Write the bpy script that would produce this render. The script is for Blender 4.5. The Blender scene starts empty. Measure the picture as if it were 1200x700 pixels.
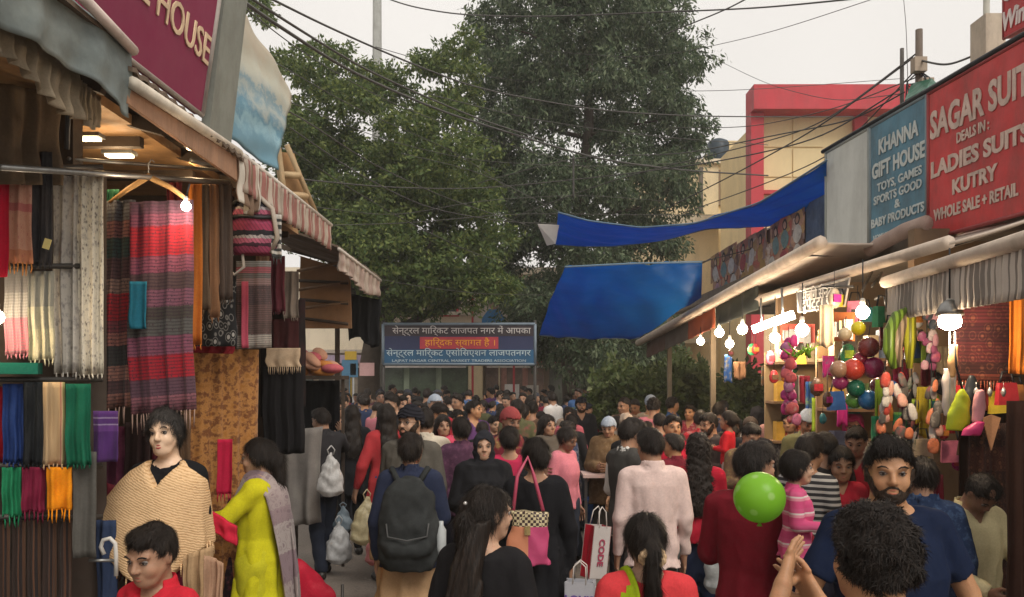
import bpy, bmesh, math, random
import numpy as np
from mathutils import Vector, Matrix, Euler
R = random.Random(7)
SC = bpy.context.scene
COL = SC.collection
F, CX, HY, CZ = 950.0, 600.0, 440.0, 2.05     # focal length in photo pixels, street vanishing point, eye height

# ---------------------------------------------------------------- camera
cam = bpy.data.cameras.new('camera'); camo = bpy.data.objects.new('camera', cam); COL.objects.link(camo)
camo.location = (0, 0, CZ); camo.rotation_euler = (math.radians(90), 0, 0)
cam.sensor_width = 36; cam.lens = 36*F/1200; cam.shift_y = (HY-350)/1200.0
cam.clip_start = .05; cam.clip_end = 2000
SC.camera = camo
# ---------------------------------------------------------------- light: overcast late afternoon
SC.view_settings.view_transform = 'Standard'; SC.view_settings.look = 'None'
SC.view_settings.exposure = 0.68; SC.view_settings.gamma = 1
W = bpy.data.worlds.new('World'); SC.world = W; W.use_nodes = True
nt = W.node_tree; nt.nodes.clear()
wo = nt.nodes.new('ShaderNodeOutputWorld'); bg = nt.nodes.new('ShaderNodeBackground')
sky = nt.nodes.new('ShaderNodeTexSky'); sky.sky_type = 'NISHITA'; sky.sun_disc = False
SUN_EL, SUN_AZ = math.radians(48), math.radians(150)
sky.sun_elevation = SUN_EL; sky.sun_rotation = SUN_AZ; sky.air_density = 1.5; sky.dust_density = 6
hs = nt.nodes.new('ShaderNodeHueSaturation'); hs.inputs['Saturation'].default_value = .12
mx = nt.nodes.new('ShaderNodeMix'); mx.data_type = 'RGBA'; mx.inputs[0].default_value = .85
tc = nt.nodes.new('ShaderNodeTexCoord'); nz = nt.nodes.new('ShaderNodeTexNoise'); nz.inputs['Scale'].default_value = 1.6
rp = nt.nodes.new('ShaderNodeValToRGB')
rp.color_ramp.elements[0].position = .3; rp.color_ramp.elements[0].color = (5.7, 5.4, 5.05, 1)
rp.color_ramp.elements[1].position = .7; rp.color_ramp.elements[1].color = (6.9, 6.55, 6.15, 1)
nt.links.new(tc.outputs['Generated'], nz.inputs['Vector']); nt.links.new(nz.outputs['Fac'], rp.inputs['Fac'])
nt.links.new(sky.outputs[0], hs.inputs['Color']); nt.links.new(hs.outputs[0], mx.inputs[6])
nt.links.new(rp.outputs[0], mx.inputs[7]); nt.links.new(mx.outputs[2], bg.inputs['Color'])
bg.inputs['Strength'].default_value = .095
nt.links.new(bg.outputs[0], wo.inputs['Surface'])
sl = bpy.data.lights.new('sun', 'SUN'); sl.energy = 1.4; sl.angle = math.radians(30); sl.color = (1, .95, .87)
so = bpy.data.objects.new('sun', sl); COL.objects.link(so)
sd = Vector((math.sin(SUN_AZ)*math.cos(SUN_EL), math.cos(SUN_AZ)*math.cos(SUN_EL), math.sin(SUN_EL)))
so.rotation_euler = (-sd).to_track_quat('-Z', 'Y').to_euler()

# ---------------------------------------------------------------- helpers
def P(px, py, d): return Vector(((px-CX)/F*d, d, CZ+(HY-py)/F*d))

def tag(o, label=None, cat=None, group=None, kind=None):
    if label: o['label'] = label
    if cat: o['category'] = cat
    if group: o['group'] = group
    if kind: o['kind'] = kind
    return o
def empty(name, loc=(0,0,0), rz=0, label=None, cat=None, group=None):
    o = bpy.data.objects.new(name, None); COL.objects.link(o); o.location = loc; o.rotation_euler = (0,0,rz)
    o.empty_display_size = .1
    return tag(o, label, cat, group)
def link(name, me, parent=None, mats=None, loc=None, rot=None, scale=None):
    o = bpy.data.objects.new(name, me); COL.objects.link(o)
    if parent: o.parent = parent
    if loc is not None: o.location = loc
    if rot is not None: o.rotation_euler = rot
    if scale is not None: o.scale = scale if hasattr(scale, '__len__') else (scale,)*3
    if mats:
        for i, m in enumerate(mats):
            if i < len(o.material_slots):
                o.material_slots[i].link = 'OBJECT'; o.material_slots[i].material = m
    return o
class MB:
    def __init__(s): s.v = []; s.f = []; s.m = []; s.uv = {}; s.mi = 0; s.sm = []
    def add(s, vs, fs, smooth=False, uvs=None):
        n = len(s.v); s.v += [tuple(a) for a in vs]
        for f in fs:
            s.f.append(tuple(i+n for i in f)); s.m.append(s.mi); s.sm.append(smooth)
        if uvs:
            for i, u in enumerate(uvs): s.uv[n+i] = u
        return s
    def box(s, c, size, rot=None, taper=1.0):
        x, y, z = [a/2 for a in size]; vs = []
        for dz in (-1, 1):
            t = taper if dz > 0 else 1
            for dx, dy in ((-1,-1),(1,-1),(1,1),(-1,1)): vs.append(Vector((dx*x*t, dy*y*t, dz*z)))
        if rot is not None:
            m = rot if isinstance(rot, Matrix) else Euler(rot).to_matrix()
            vs = [m @ v for v in vs]
        c = Vector(c)
        return s.add([v+c for v in vs], [(3,2,1,0),(4,5,6,7),(0,1,5,4),(1,2,6,5),(2,3,7,6),(3,0,4,7)])
    def slab(s, q, t, bev=0):            # quad corners (counter-clockwise seen from its front) made t thick behind
        q = [Vector(a) for a in q]; n = (q[1]-q[0]).cross(q[3]-q[0]).normalized()
        b = [a-n*t for a in q]
        return s.add(q+b, [(0,1,2,3),(7,6,5,4),(0,4,5,1),(1,5,6,2),(2,6,7,3),(3,7,4,0)],
                     uvs=[(0,0),(1,0),(1,1),(0,1)]*2)
    def tube(s, pts, r, n=6, close=True):
        pts = [Vector(p) for p in pts]; rs = r if hasattr(r, '__len__') else [r]*len(pts)
        vs = []; fs = []; up = None
        for i, p in enumerate(pts):
            t = (pts[min(i+1, len(pts)-1)]-pts[max(i-1, 0)]).normalized()
            if up is None: up = Vector((0,0,1)) if abs(t.z) < .9 else Vector((1,0,0))
            a = t.cross(up).normalized(); b = a.cross(t).normalized(); up = b
            for k in range(n):
                w = 2*math.pi*k/n; vs.append(p+(a*math.cos(w)+b*math.sin(w))*rs[i])
        for i in range(len(pts)-1):
            for k in range(n):
                k2 = (k+1) % n; fs.append((i*n+k, i*n+k2, (i+1)*n+k2, (i+1)*n+k))
        if close: fs.append(tuple(range(n-1, -1, -1))); fs.append(tuple((len(pts)-1)*n+k for k in range(n)))
        return s.add(vs, fs, True)
    def lathe(s, prof, c=(0,0,0), n=16, sx=1, sy=1, rot=None):
        vs = []; fs = []; c = Vector(c); m = Euler(rot).to_matrix() if rot is not None else None
        for (r, z) in prof:
            for k in range(n):
                w = 2*math.pi*k/n; v = Vector((r*math.cos(w)*sx, r*math.sin(w)*sy, z))
                if m: v = m @ v
                vs.append(v+c)
        for i in range(len(prof)-1):
            for k in range(n):
                k2 = (k+1) % n; fs.append((i*n+k, i*n+k2, (i+1)*n+k2, (i+1)*n+k))
        fs.append(tuple(range(n-1,-1,-1))); fs.append(tuple((len(prof)-1)*n+k for k in range(n)))
        return s.add(vs, fs, True)
    def ball(s, c, r, n=12, sx=1, sy=1, sz=1, rot=None):
        pr = [(max(r*math.sin(math.pi*i/n), r*.002), -r*math.cos(math.pi*i/n)*sz) for i in range(n+1)]
        return s.lathe(pr, c, n+4, sx, sy, rot)
    def mesh(s, name, mats):
        me = bpy.data.meshes.new(name); me.from_pydata(s.v, [], s.f)
        for m in mats: me.materials.append(m)
        me.polygons.foreach_set('material_index', s.m); me.polygons.foreach_set('use_smooth', s.sm)
        if s.uv:
            l = me.uv_layers.new(name='UVMap'); idx = np.zeros(len(me.loops), dtype=np.int32)
            me.loops.foreach_get('vertex_index', idx)
            A = np.zeros((len(s.v), 2), dtype=np.float32)
            for k, u in s.uv.items(): A[k] = u
            l.data.foreach_set('uv', A[idx].ravel())
        me.update(); return me
    def build(s, name, mats, parent=None, loc=None, **kw):
        if not isinstance(mats, (list, tuple)): mats = [mats]
        o = link(name, s.mesh(name, mats), parent, None, loc)
        return tag(o, **kw)

# ---------------------------------------------------------------- materials
class NT:
    def __init__(s, name):
        s.m = bpy.data.materials.new(name); s.m.use_nodes = True; s.t = s.m.node_tree; s.N = s.t.nodes
        s.b = s.N['Principled BSDF']
    def n(s, ty, **kw):
        o = s.N.new('ShaderNode'+ty)
        for k, v in kw.items(): setattr(o, k, v)
        return o
    def l(s, a, b): s.t.links.new(a, b)
    def coord(s, which='Object', scale=(1,1,1), rot=(0,0,0)):
        t = s.n('TexCoord'); m = s.n('Mapping'); m.inputs['Scale'].default_value = scale; m.inputs['Rotation'].default_value = rot
        s.l(t.outputs[which], m.inputs['Vector']); return m.outputs[0]
    def noise(s, vec, scale, detail=4, rough=.6):
        n = s.n('TexNoise'); n.inputs['Scale'].default_value = scale; n.inputs['Detail'].default_value = detail
        n.inputs['Roughness'].default_value = rough; s.l(vec, n.inputs['Vector']); return n.outputs['Fac']
    def ramp(s, fac, els, interp='LINEAR'):
        r = s.n('ValToRGB'); c = r.color_ramp; c.interpolation = interp
        while len(c.elements) < len(els): c.elements.new(.5)
        for e, (p, col) in zip(c.elements, els): e.position = p; e.color = (*col, 1) if len(col) == 3 else col
        s.l(fac, r.inputs['Fac']); return r.outputs[0]
    def mix(s, fac, a, b, mode='MIX'):
        m = s.n('Mix', data_type='RGBA', blend_type=mode)
        for v, i in ((fac, 0), (a, 6), (b, 7)):
            if isinstance(v, (int, float)): m.inputs[i].default_value = v
            elif isinstance(v, (tuple, list)): m.inputs[i].default_value = (*v, 1)
            else: s.l(v, m.inputs[i])
        return m.outputs[2]
    def math(s, op, a, b=0, clamp=False):
        m = s.n('Math', operation=op, use_clamp=clamp)
        for v, i in ((a, 0), (b, 1)):
            if isinstance(v, (int, float)): m.inputs[i].default_value = v
            else: s.l(v, m.inputs[i])
        return m.outputs[0]
    def out(s, col, rough=.8, bump=None, bs=.3, bd=.004, spec=.3, metal=0, sheen=0, sub=0, transl=0):
        b = s.b
        if isinstance(col, (tuple, list)): b.inputs['Base Color'].default_value = (*col, 1)
        else: s.l(col, b.inputs['Base Color'])
        if isinstance(rough, (int, float)): b.inputs['Roughness'].default_value = rough
        else: s.l(rough, b.inputs['Roughness'])
        b.inputs['Specular IOR Level'].default_value = spec; b.inputs['Metallic'].default_value = metal
        if sheen: b.inputs['Sheen Weight'].default_value = sheen; b.inputs['Sheen Roughness'].default_value = .5
        if sub:
            b.inputs['Subsurface Weight'].default_value = sub; b.inputs['Subsurface Radius'].default_value = (1,.35,.2)
            b.inputs['Subsurface Scale'].default_value = .01
        if bump is not None:
            bn = s.n('Bump'); bn.inputs['Strength'].default_value = bs; bn.inputs['Distance'].default_value = bd
            s.l(bump, bn.inputs['Height']); s.l(bn.outputs[0], b.inputs['Normal'])
        if transl:
            tr = s.n('BsdfTranslucent'); ms = s.n('MixShader'); ms.inputs[0].default_value = transl
            if isinstance(col, (tuple, list)): tr.inputs[0].default_value = (*col, 1)
            else: s.l(col, tr.inputs[0])
            s.l(b.outputs[0], ms.inputs[1]); s.l(tr.outputs[0], ms.inputs[2]); s.l(ms.outputs[0], s.N['Material Output'].inputs[0])
        return s.m
_mc = {}
def dk(c, f): return tuple(min(1, a*f) for a in c)
def cloth(col, col2=None, scale=6, weave=380, rough=.9, var=.22, sheen=0, transl=0):
    key = ('cloth', tuple(col), tuple(col2 or ()), scale, weave, rough, transl)
    if key in _mc: return _mc[key]
    t = NT('cloth'); v = t.coord()
    big = t.noise(v, scale, 5)
    c = t.ramp(big, [(.25, dk(col, 1-var)), (.5, col), (.75, col2 or dk(col, 1+var*.6))])
    fine = t.noise(v, weave*.25, 2)
    c = t.mix(.25, c, t.ramp(fine, [(.3, dk(col, .65)), (.7, dk(col, 1.3))]))
    h = t.math('ADD', t.math('MULTIPLY', t.noise(v, 14, 3), 2.0), t.math('MULTIPLY', fine, .35))
    _mc[key] = t.out(c, rough, h, .3, .005, .1, sheen=sheen, transl=transl); return _mc[key]
def plain(col, rough=.6, var=.25, scale=5, bump=.25, spec=.35, metal=0, grime=0, bd=.004):
    key = ('plain', tuple(col), rough, var, scale, bump, spec, metal, grime)
    if key in _mc: return _mc[key]
    t = NT('surface'); v = t.coord()
    n1 = t.noise(v, scale, 6, .65); c = t.ramp(n1, [(.25, dk(col, 1-var)), (.5, col), (.78, dk(col, 1+var*.7))])
    if grime:
        g = t.noise(t.coord(scale=(1,1,.25)), scale*1.7, 8, .75)
        c = t.mix(t.ramp(g, [(.45, (0,0,0)), (.72, (grime,)*3)]), c, (.07,.055,.04))
    r = t.ramp(t.noise(v, scale*3, 3), [(.3, (max(rough-.12,.05),)*3), (.7, (min(rough+.12,1),)*3)])
    _mc[key] = t.out(c, r, t.noise(v, scale*9, 5), bump, bd, spec, metal); return _mc[key]
def skin(tone):
    key = ('skin', tone)
    if key in _mc: return _mc[key]
    t = NT('skin'); v = t.coord()
    c = t.ramp(t.noise(v, 14, 4), [(.3, dk(tone, .82)), (.55, tone), (.75, (tone[0]*1.15, tone[1]*.98, tone[2]*.93))])
    c = t.mix(.2, c, t.ramp(t.noise(v, 160, 2), [(.35, dk(tone,.7)), (.65, dk(tone,1.2))]))
    _mc[key] = t.out(c, .52, t.noise(v, 300, 3), .15, .0015, .35, sub=.12); return _mc[key]
def hairm(col=(.008,.006,.005), streak=(.04,.027,.02), curly=False):
    key = ('hair', col, streak, curly)
    if key in _mc: return _mc[key]
    t = NT('hair'); v = t.coord(scale=(90, 90, 9) if not curly else (45,45,45))
    n = t.noise(v, 1.5, 5, .7); c = t.ramp(n, [(.4, col), (.72, streak)])
    _mc[key] = t.out(c, .5, n, .8, .006, .22); return _mc[key]
def emis(col, strength, name='glow'):
    t = NT(name); t.b.inputs['Emission Color'].default_value = (*col, 1); t.b.inputs['Emission Strength'].default_value = strength
    t.b.inputs['Base Color'].default_value = (*col, 1); return t.m
def bands(els, reps=1, fine=None, fcol=(.02,.02,.02), axis=1, noise=.01, weave=260, motif=None, transl=0):
    """woven textile: colour bands along v (els: constant ramp), optional fine cross stripes and small motifs"""
    t = NT('textile'); uv = t.coord('UV'); sp = t.n('SeparateXYZ'); t.l(uv, sp.inputs[0])
    v = sp.outputs[axis]; u = sp.outputs[1-axis]
    nz_ = t.math('MULTIPLY', t.math('SUBTRACT', t.noise(uv, 40, 3), .5), noise*2)
    vv = t.math('ADD', v, nz_)
    if reps != 1: vv = t.math('FRACT', t.math('MULTIPLY', vv, reps))
    c = t.ramp(vv, els, 'CONSTANT')
    if motif:
        (mu, mv, mcol, amt) = motif
        w = t.coord('UV', scale=(mu, mv, 1)); vo = t.n('TexVoronoi'); vo.inputs['Scale'].default_value = 1; t.l(w, vo.inputs['Vector'])
        vo.inputs['Randomness'].default_value = .6
        mk = t.ramp(vo.outputs['Distance'], [(.22, (amt,)*3), (.3, (0,0,0)), (.42, (0,0,0)), (.48, (amt*.6,)*3), (.55, (0,0,0))])
        c = t.mix(mk, c, mcol)
    if fine:
        s_ = t.math('SINE', t.math('MULTIPLY', v, fine*6.283)); k = t.math('MULTIPLY', t.math('GREATER_THAN', s_, .35), .55)
        c = t.mix(k, c, fcol)
    f2 = t.noise(t.coord('UV', scale=(1,1,1)), weave, 2); c = t.mix(.35, c, t.mix(f2, (.0,.0,.0), c), 'MIX')
    return t.out(c, .88, f2, .4, .003, .15, sheen=.1, transl=transl)
def floral(base, a, b, scale=14, thr=.5, asp=1.0):
    t = NT('printed_cloth'); uv = t.coord('UV', scale=(1,asp,1)); n = t.noise(uv, scale, 6, .7)
    vo = t.n('TexVoronoi'); vo.inputs['Scale'].default_value = scale*1.1; t.l(uv, vo.inputs['Vector'])
    c = t.ramp(n, [(thr-.12, base), (thr-.02, a), (thr+.08, b), (thr+.2, base)])
    c = t.mix(t.ramp(vo.outputs['Distance'], [(.15, (.8,)*3), (.3, (0,)*3)]), c, b)
    return t.out(c, .85, n, .4, .004, .15, sheen=.1)
BLACK = plain((.015,.015,.017), .5); METAL = plain((.33,.33,.32), .4, metal=.8, grime=.5); DARKMETAL = plain((.06,.055,.05), .5, metal=.4)
WOOD = plain((.20,.12,.065), .7, .4, 7); DWOOD = plain((.055,.038,.026), .75, .4, 6); PLY = plain((.38,.22,.10), .7, .35, 5, grime=.4)
# ---------------------------------------------------------------- implicit surfaces -> continuous meshes
def axis(lo, hi, base, fine=()):
    xs = [lo]
    while xs[-1] < hi:
        x = xs[-1]; st = base
        for (a, b, h) in fine:
            if a-h*2 <= x <= b: st = min(st, h)
            elif x < a and x+base > a: st = min(st, max(a-x, h))
        xs.append(x+st)
    return np.array(xs)
def smin(a, b, k):
    h = np.clip(.5+.5*(b-a)/k, 0, 1); return b*(1-h)+a*h-k*h*(1-h)
class Field:
    def __init__(s, xs, ys, zs):
        s.ax = (xs, ys, zs); s.D = np.full((len(xs), len(ys), len(zs)), .3, dtype=np.float32)
    def sub(s, lo, hi):
        sl = tuple(slice(max(np.searchsorted(a, l)-1, 0), min(np.searchsorted(a, h)+1, len(a))) for a, l, h in zip(s.ax, lo, hi))
        x, y, z = (a[c] for a, c in zip(s.ax, sl)); return sl, x[:,None,None], y[None,:,None], z[None,None,:]
    def put(s, fn, lo, hi, k=.02, cut=False):
        sl, x, y, z = s.sub(lo, hi)
        if min(c.stop-c.start for c in sl) <= 0: return
        d = fn(x, y, z)
        s.D[sl] = -smin(-s.D[sl], d, k) if cut else smin(s.D[sl], d, k)
    def cap(s, a, b, ra, rb, k=.02, M=None, flat=False, sy=1.0):
        a = np.array(a, float); b = np.array(b, float)
        if M is not None: a = M[0]@(a-M[1])+M[1]; b = M[0]@(b-M[1])+M[1]; ra *= M[2]; rb *= M[2]; k *= M[2]
        m = max(ra, rb)+.05; ab = b-a; L2 = max(float(ab@ab), 1e-9); L = math.sqrt(L2)
        def fn(x, y, z):
            t0 = ((x-a[0])*ab[0]+(y-a[1])*ab[1]+(z-a[2])*ab[2])/L2; t = np.clip(t0, 0, 1)
            d = np.sqrt((x-a[0]-t*ab[0])**2+((y-a[1]-t*ab[1])/sy)**2+(z-a[2]-t*ab[2])**2)-(ra+t*(rb-ra))
            if flat: d = np.maximum(d, (t0-1)*L)
            return d
        s.put(fn, np.minimum(a, b)-m, np.maximum(a, b)+m, k)
    def ell(s, c, r, k=.02, M=None, cut=False):
        c = np.array(c, float); r = np.array(r, float)
        if M is not None: c = M[0]@(c-M[1])+M[1]; Rm = M[0]/M[2]; r = r*M[2]; k *= M[2]
        else: Rm = np.eye(3)
        m = r.max()+.05
        def fn(x, y, z):
            X, Y, Z = x-c[0], y-c[1], z-c[2]
            q = [(Rm[0,i]*X+Rm[1,i]*Y+Rm[2,i]*Z)/r[i] for i in range(3)]
            n = np.sqrt(q[0]**2+q[1]**2+q[2]**2); return (n-1)*r.min()*(.6+.4*np.minimum(n, 1.5))
        s.put(fn, c-m, c+m, k, cut)
    def loft(s, secs, k=.03, infl=0.0):     # secs: (z, cx, cy, w, d) from low to high
        A = np.array(secs, float); zz = A[:,0]
        def fn(x, y, z):
            g = [np.interp(z.ravel(), zz, A[:,i]).reshape(z.shape) for i in range(1, 5)]
            w, d = g[2]+infl, g[3]+infl
            e = np.sqrt(((np.abs(x-g[0])/w)**2.3+(np.abs(y-g[1])/d)**2.3)**(2/2.3)); v = (e-1)*np.minimum(w, d)
            return np.maximum(v, np.maximum(z-zz[-1]-infl, zz[0]-z))
        mw = (np.abs(A[:,1])+A[:,3]).max()+.06+infl; md = (np.abs(A[:,2])+A[:,4]).max()+.06+infl
        s.put(fn, (-mw, -md, zz[0]-.04), (mw, md, zz[-1]+.06), k)
    def full(s, fn):
        x, y, z = s.ax[0][:,None,None], s.ax[1][None,:,None], s.ax[2][None,None,:]; s.D = fn(s.D, x, y, z).astype(np.float32)
    def mesh(s, name, slots=1, smooth=1):
        D = s.D; D[0]=D[-1]=.05; D[:,0]=D[:,-1]=.05; D[:,:,0]=D[:,:,-1]=.05
        I = D < 0; n = [q-1 for q in D.shape]
        cnt = np.zeros(n, np.int8)
        for a in (0,1):
            for b in (0,1):
                for c in (0,1): cnt += I[a:n[0]+a, b:n[1]+b, c:n[2]+c]
        act = (cnt > 0) & (cnt < 8); ii = np.argwhere(act)
        if len(ii) == 0: return None
        idx = -np.ones(n, np.int64); idx[act] = np.arange(len(ii))
        acc = np.zeros((len(ii), 3)); num = np.zeros(len(ii))
        co = [(a,b,c) for a in (0,1) for b in (0,1) for c in (0,1)]
        for p in co:
            for ax in range(3):
                if p[ax]: continue
                q = list(p); q[ax] = 1
                i0 = ii+np.array(p); i1 = ii+np.array(q)
                d0 = D[tuple(i0.T)]; d1 = D[tuple(i1.T)]; m = (d0 < 0) != (d1 < 0)
                if not m.any(): continue
                t = np.zeros(len(ii)); t[m] = d0[m]/(d0[m]-d1[m])
                p0 = np.stack([s.ax[j][i0[:,j]] for j in range(3)], 1); p1 = np.stack([s.ax[j][i1[:,j]] for j in range(3)], 1)
                pt = p0+(p1-p0)*t[:,None]; acc[m] += pt[m]; num[m] += 1
        V = acc/num[:,None]; Fs = []
        for ax in range(3):
            sl0 = [slice(None)]*3; sl1 = [slice(None)]*3; sl0[ax] = slice(0, -1); sl1[ax] = slice(1, None)
            a, b = I[tuple(sl0)], I[tuple(sl1)]; e = np.argwhere(a != b)
            o1, o2 = (ax+1) % 3, (ax+2) % 3
            e = e[(e[:,o1] > 0) & (e[:,o2] > 0) & (e[:,o1] < n[o1]) & (e[:,o2] < n[o2])]
            ins = a[tuple(e.T)]
            def cell(d1, d2):
                c = e.copy(); c[:,o1] -= d1; c[:,o2] -= d2; return idx[tuple(c.T)]
            q = np.stack([cell(1,1), cell(0,1), cell(0,0), cell(1,0)], 1); q[~ins] = q[~ins][:, ::-1]; Fs.append(q)
        Fq = np.concatenate(Fs)
        for _ in range(smooth):
            S = np.zeros_like(V); C = np.zeros(len(V))
            for k in range(4):
                np.add.at(S, Fq[:,k], V[Fq[:,(k+1)%4]]); np.add.at(C, Fq[:,k], 1)
            V = V*.5+.5*S/np.maximum(C, 1)[:,None]
        me = bpy.data.meshes.new(name)
        me.vertices.add(len(V)); me.vertices.foreach_set('co', V.astype(np.float32).ravel())
        me.loops.add(len(Fq)*4); me.loops.foreach_set('vertex_index', Fq.astype(np.int32).ravel())
        me.polygons.add(len(Fq)); me.polygons.foreach_set('loop_start', np.arange(0, len(Fq)*4, 4, dtype=np.int32))
        me.polygons.foreach_set('loop_total', np.full(len(Fq), 4, dtype=np.int32))
        me.polygons.foreach_set('use_smooth', np.ones(len(Fq), dtype=bool))
        for _ in range(slots): me.materials.append(None)
        me.update(calc_edges=True); me.validate(); return me
def wob(x, y, z, f, s=0.0):
    return np.sin(x*f+1.7*np.sin(z*f*.7+s)+s)*np.sin(y*f*1.1+1.3*np.sin(x*f*.6+s*2))+.6*np.sin(z*f*1.3+1.9*np.sin(x*f*.9+y*f*.7+s*3))
def hrot(yaw, pitch, roll=0, hs=.94):
    m = Euler((math.radians(pitch), math.radians(roll), 0)).to_matrix(); m = Matrix.Rotation(math.radians(yaw), 3, 'Z') @ m
    return (np.array(m)*hs, np.array((0, -.02, 1.47)), hs)

ARMS = {  # elbow, wrist for the right (x>0) arm of a 1.7 m body facing +Y
 'down': ((.212,-.03,1.11), (.222,.03,.86)), 'out': ((.29,-.02,1.13), (.31,.08,.88)),
 'bent': ((.205,-.02,1.13), (.17,.21,1.12)), 'hold': ((.215,.0,1.13), (.07,.22,1.14)),
 'carry': ((.215,-.05,1.11), (.225,.06,.87)), 'up': ((.24,.16,1.33), (.10,.32,1.50)),
 'reach': ((.25,.12,1.22), (.24,.38,1.22)), 'side': ((.36,.02,1.24), (.52,.14,1.20)), 'chest': ((.24,.03,1.13), (.05,.20,1.27)),
 'wide': ((.34,.10,1.22), (.34,.34,1.36)), 'lap': ((.24,.10,1.12), (.12,.32,1.02)), 'phone': ((.20,.08,1.14), (.04,.30,1.25))}
def hand(Fd, e, w, side, k=.012, curl=.35, pn=None):
    e, w = np.array(e), np.array(w); f = w-e; f /= np.linalg.norm(f)
    up = np.array(pn if pn is not None else (-side*1.0, 0, 0.2), float); up -= f*(up@f); up /= np.linalg.norm(up)   # palm normal
    s = np.cross(up, f)*side
    if pn is None and s[1] < 0: s = -s
    c = w+f*.045
    for o in (-.026,-.009,.009,.026): Fd.cap(w+s*o*.5, w+f*.085+s*o, .016, .0125, .012)
    for i, (o, L) in enumerate(((.033,.068), (.011,.078), (-.012,.073), (-.033,.056))):
        a = w+f*.085+s*o; a = a+s*o*.15; b = a+f*L*.5+up*L*.22*curl+s*o*.12; cc = b+f*L*(.5-.35*curl)+up*L*.5*curl
        Fd.cap(a, b, .0092, .0086, .004); Fd.cap(b, cc, .0086, .0068, .003)
    t0 = w+f*.02+s*.022; t1 = t0+s*.034+f*.03+up*.012; t2 = t1+f*.034+s*.006+up*.012
    Fd.cap(t0, t1, .015, .0115, .01); Fd.cap(t1, t2, .011, .009, .005)
def arm_pts(spec, side):
    if isinstance(spec, str): e, w = ARMS[spec]
    else: e, w = spec
    return (e[0]*side, e[1], e[2]), (w[0]*side, w[1], w[2])
def limb_legs(Fd, sex, stride, infl=0, fl=0, zend=.09):
    hw = .080 if sex == 'm' else .082
    for sd_ in (-1, 1):
        st = stride*sd_
        hip = (hw*sd_, 0, .90); kn = (hw*sd_*1.02, .02+st*.5, .50); an = (hw*sd_*1.02, -.02+st, .10)
        Fd.cap(hip, kn, .083+infl, .056+infl+fl*.6, .03); Fd.cap(kn, an, .055+infl+fl*.6, .038+infl+fl, .02)
def torso_secs(sex, fat=0.0):
    if sex == 'm': s = [(.86,0,-.01,.155,.105),(.95,0,-.01,.16,.112),(1.08,0,0,.145,.102),(1.22,0,.0,.163,.115),(1.33,0,-.01,.17,.108),(1.41,0,-.02,.135,.075),(1.46,0,-.025,.06,.05)]
    else: s = [(.86,0,-.015,.17,.115),(.95,0,-.02,.172,.12),(1.08,0,0,.132,.095),(1.22,0,.012,.146,.115),(1.32,0,0,.15,.105),(1.40,0,-.02,.12,.07),(1.45,0,-.025,.055,.048)]
    return [(a,b,c,w*.92+fat*(1.1 if a < 1.3 else 0),d*.95+fat*(1.3 if a < 1.3 else 0)) for a,b,c,w,d in s]
def head_field(Fd, M, sex, kid=False, neck=True):
    jw = .058 if sex == 'm' else .052
    if kid: jw = .06
    Fd.ell((0,-.012,1.605), (.077,.098,.094), .01, M)
    Fd.ell((0,.028,1.54), (jw+.004,.062,.066), .035, M)
    Fd.ell((0,.05,1.50), (.032,.034,.026), .03, M)
    for sd_ in (-1,1):
        Fd.ell((.038*sd_,.058,1.553), (.024,.024,.024), .02, M)               # cheek
        Fd.cap((.052*sd_,.02,1.545), (.035*sd_,.05,1.50), .016, .012, .02, M)  # jaw line
        Fd.ell((.033*sd_,.099,1.592), (.0185,.013,.0115), .012, M, cut=True)   # socket
        Fd.cap((.048*sd_,.074,1.612), (.014*sd_,.087,1.607), .008, .007, .012, M)
        Fd.ell((.079*sd_,-.006,1.583), (.010,.018,.031), .006, M)              # ear
    Fd.cap((0,.086,1.60), (0,.106,1.563), .008, .0125, .010, M)
    for sd_ in (-1,1): Fd.ell((.011*sd_,.098,1.558), (.0085,.009,.008), .006, M)
    Fd.cap((-.018,.083,1.531), (.018,.083,1.531), .0055, .0055, .010, M)
    Fd.cap((-.014,.083,1.521), (.014,.083,1.521), .006, .006, .010, M)
    if neck:
        a = M[0]@(np.array((0,-.02,1.54))-M[1])+M[1]
        r = .056 if sex == 'm' else .047
        Fd.cap(a, (0,-.03,1.42), r, r+.006, .025)
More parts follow.
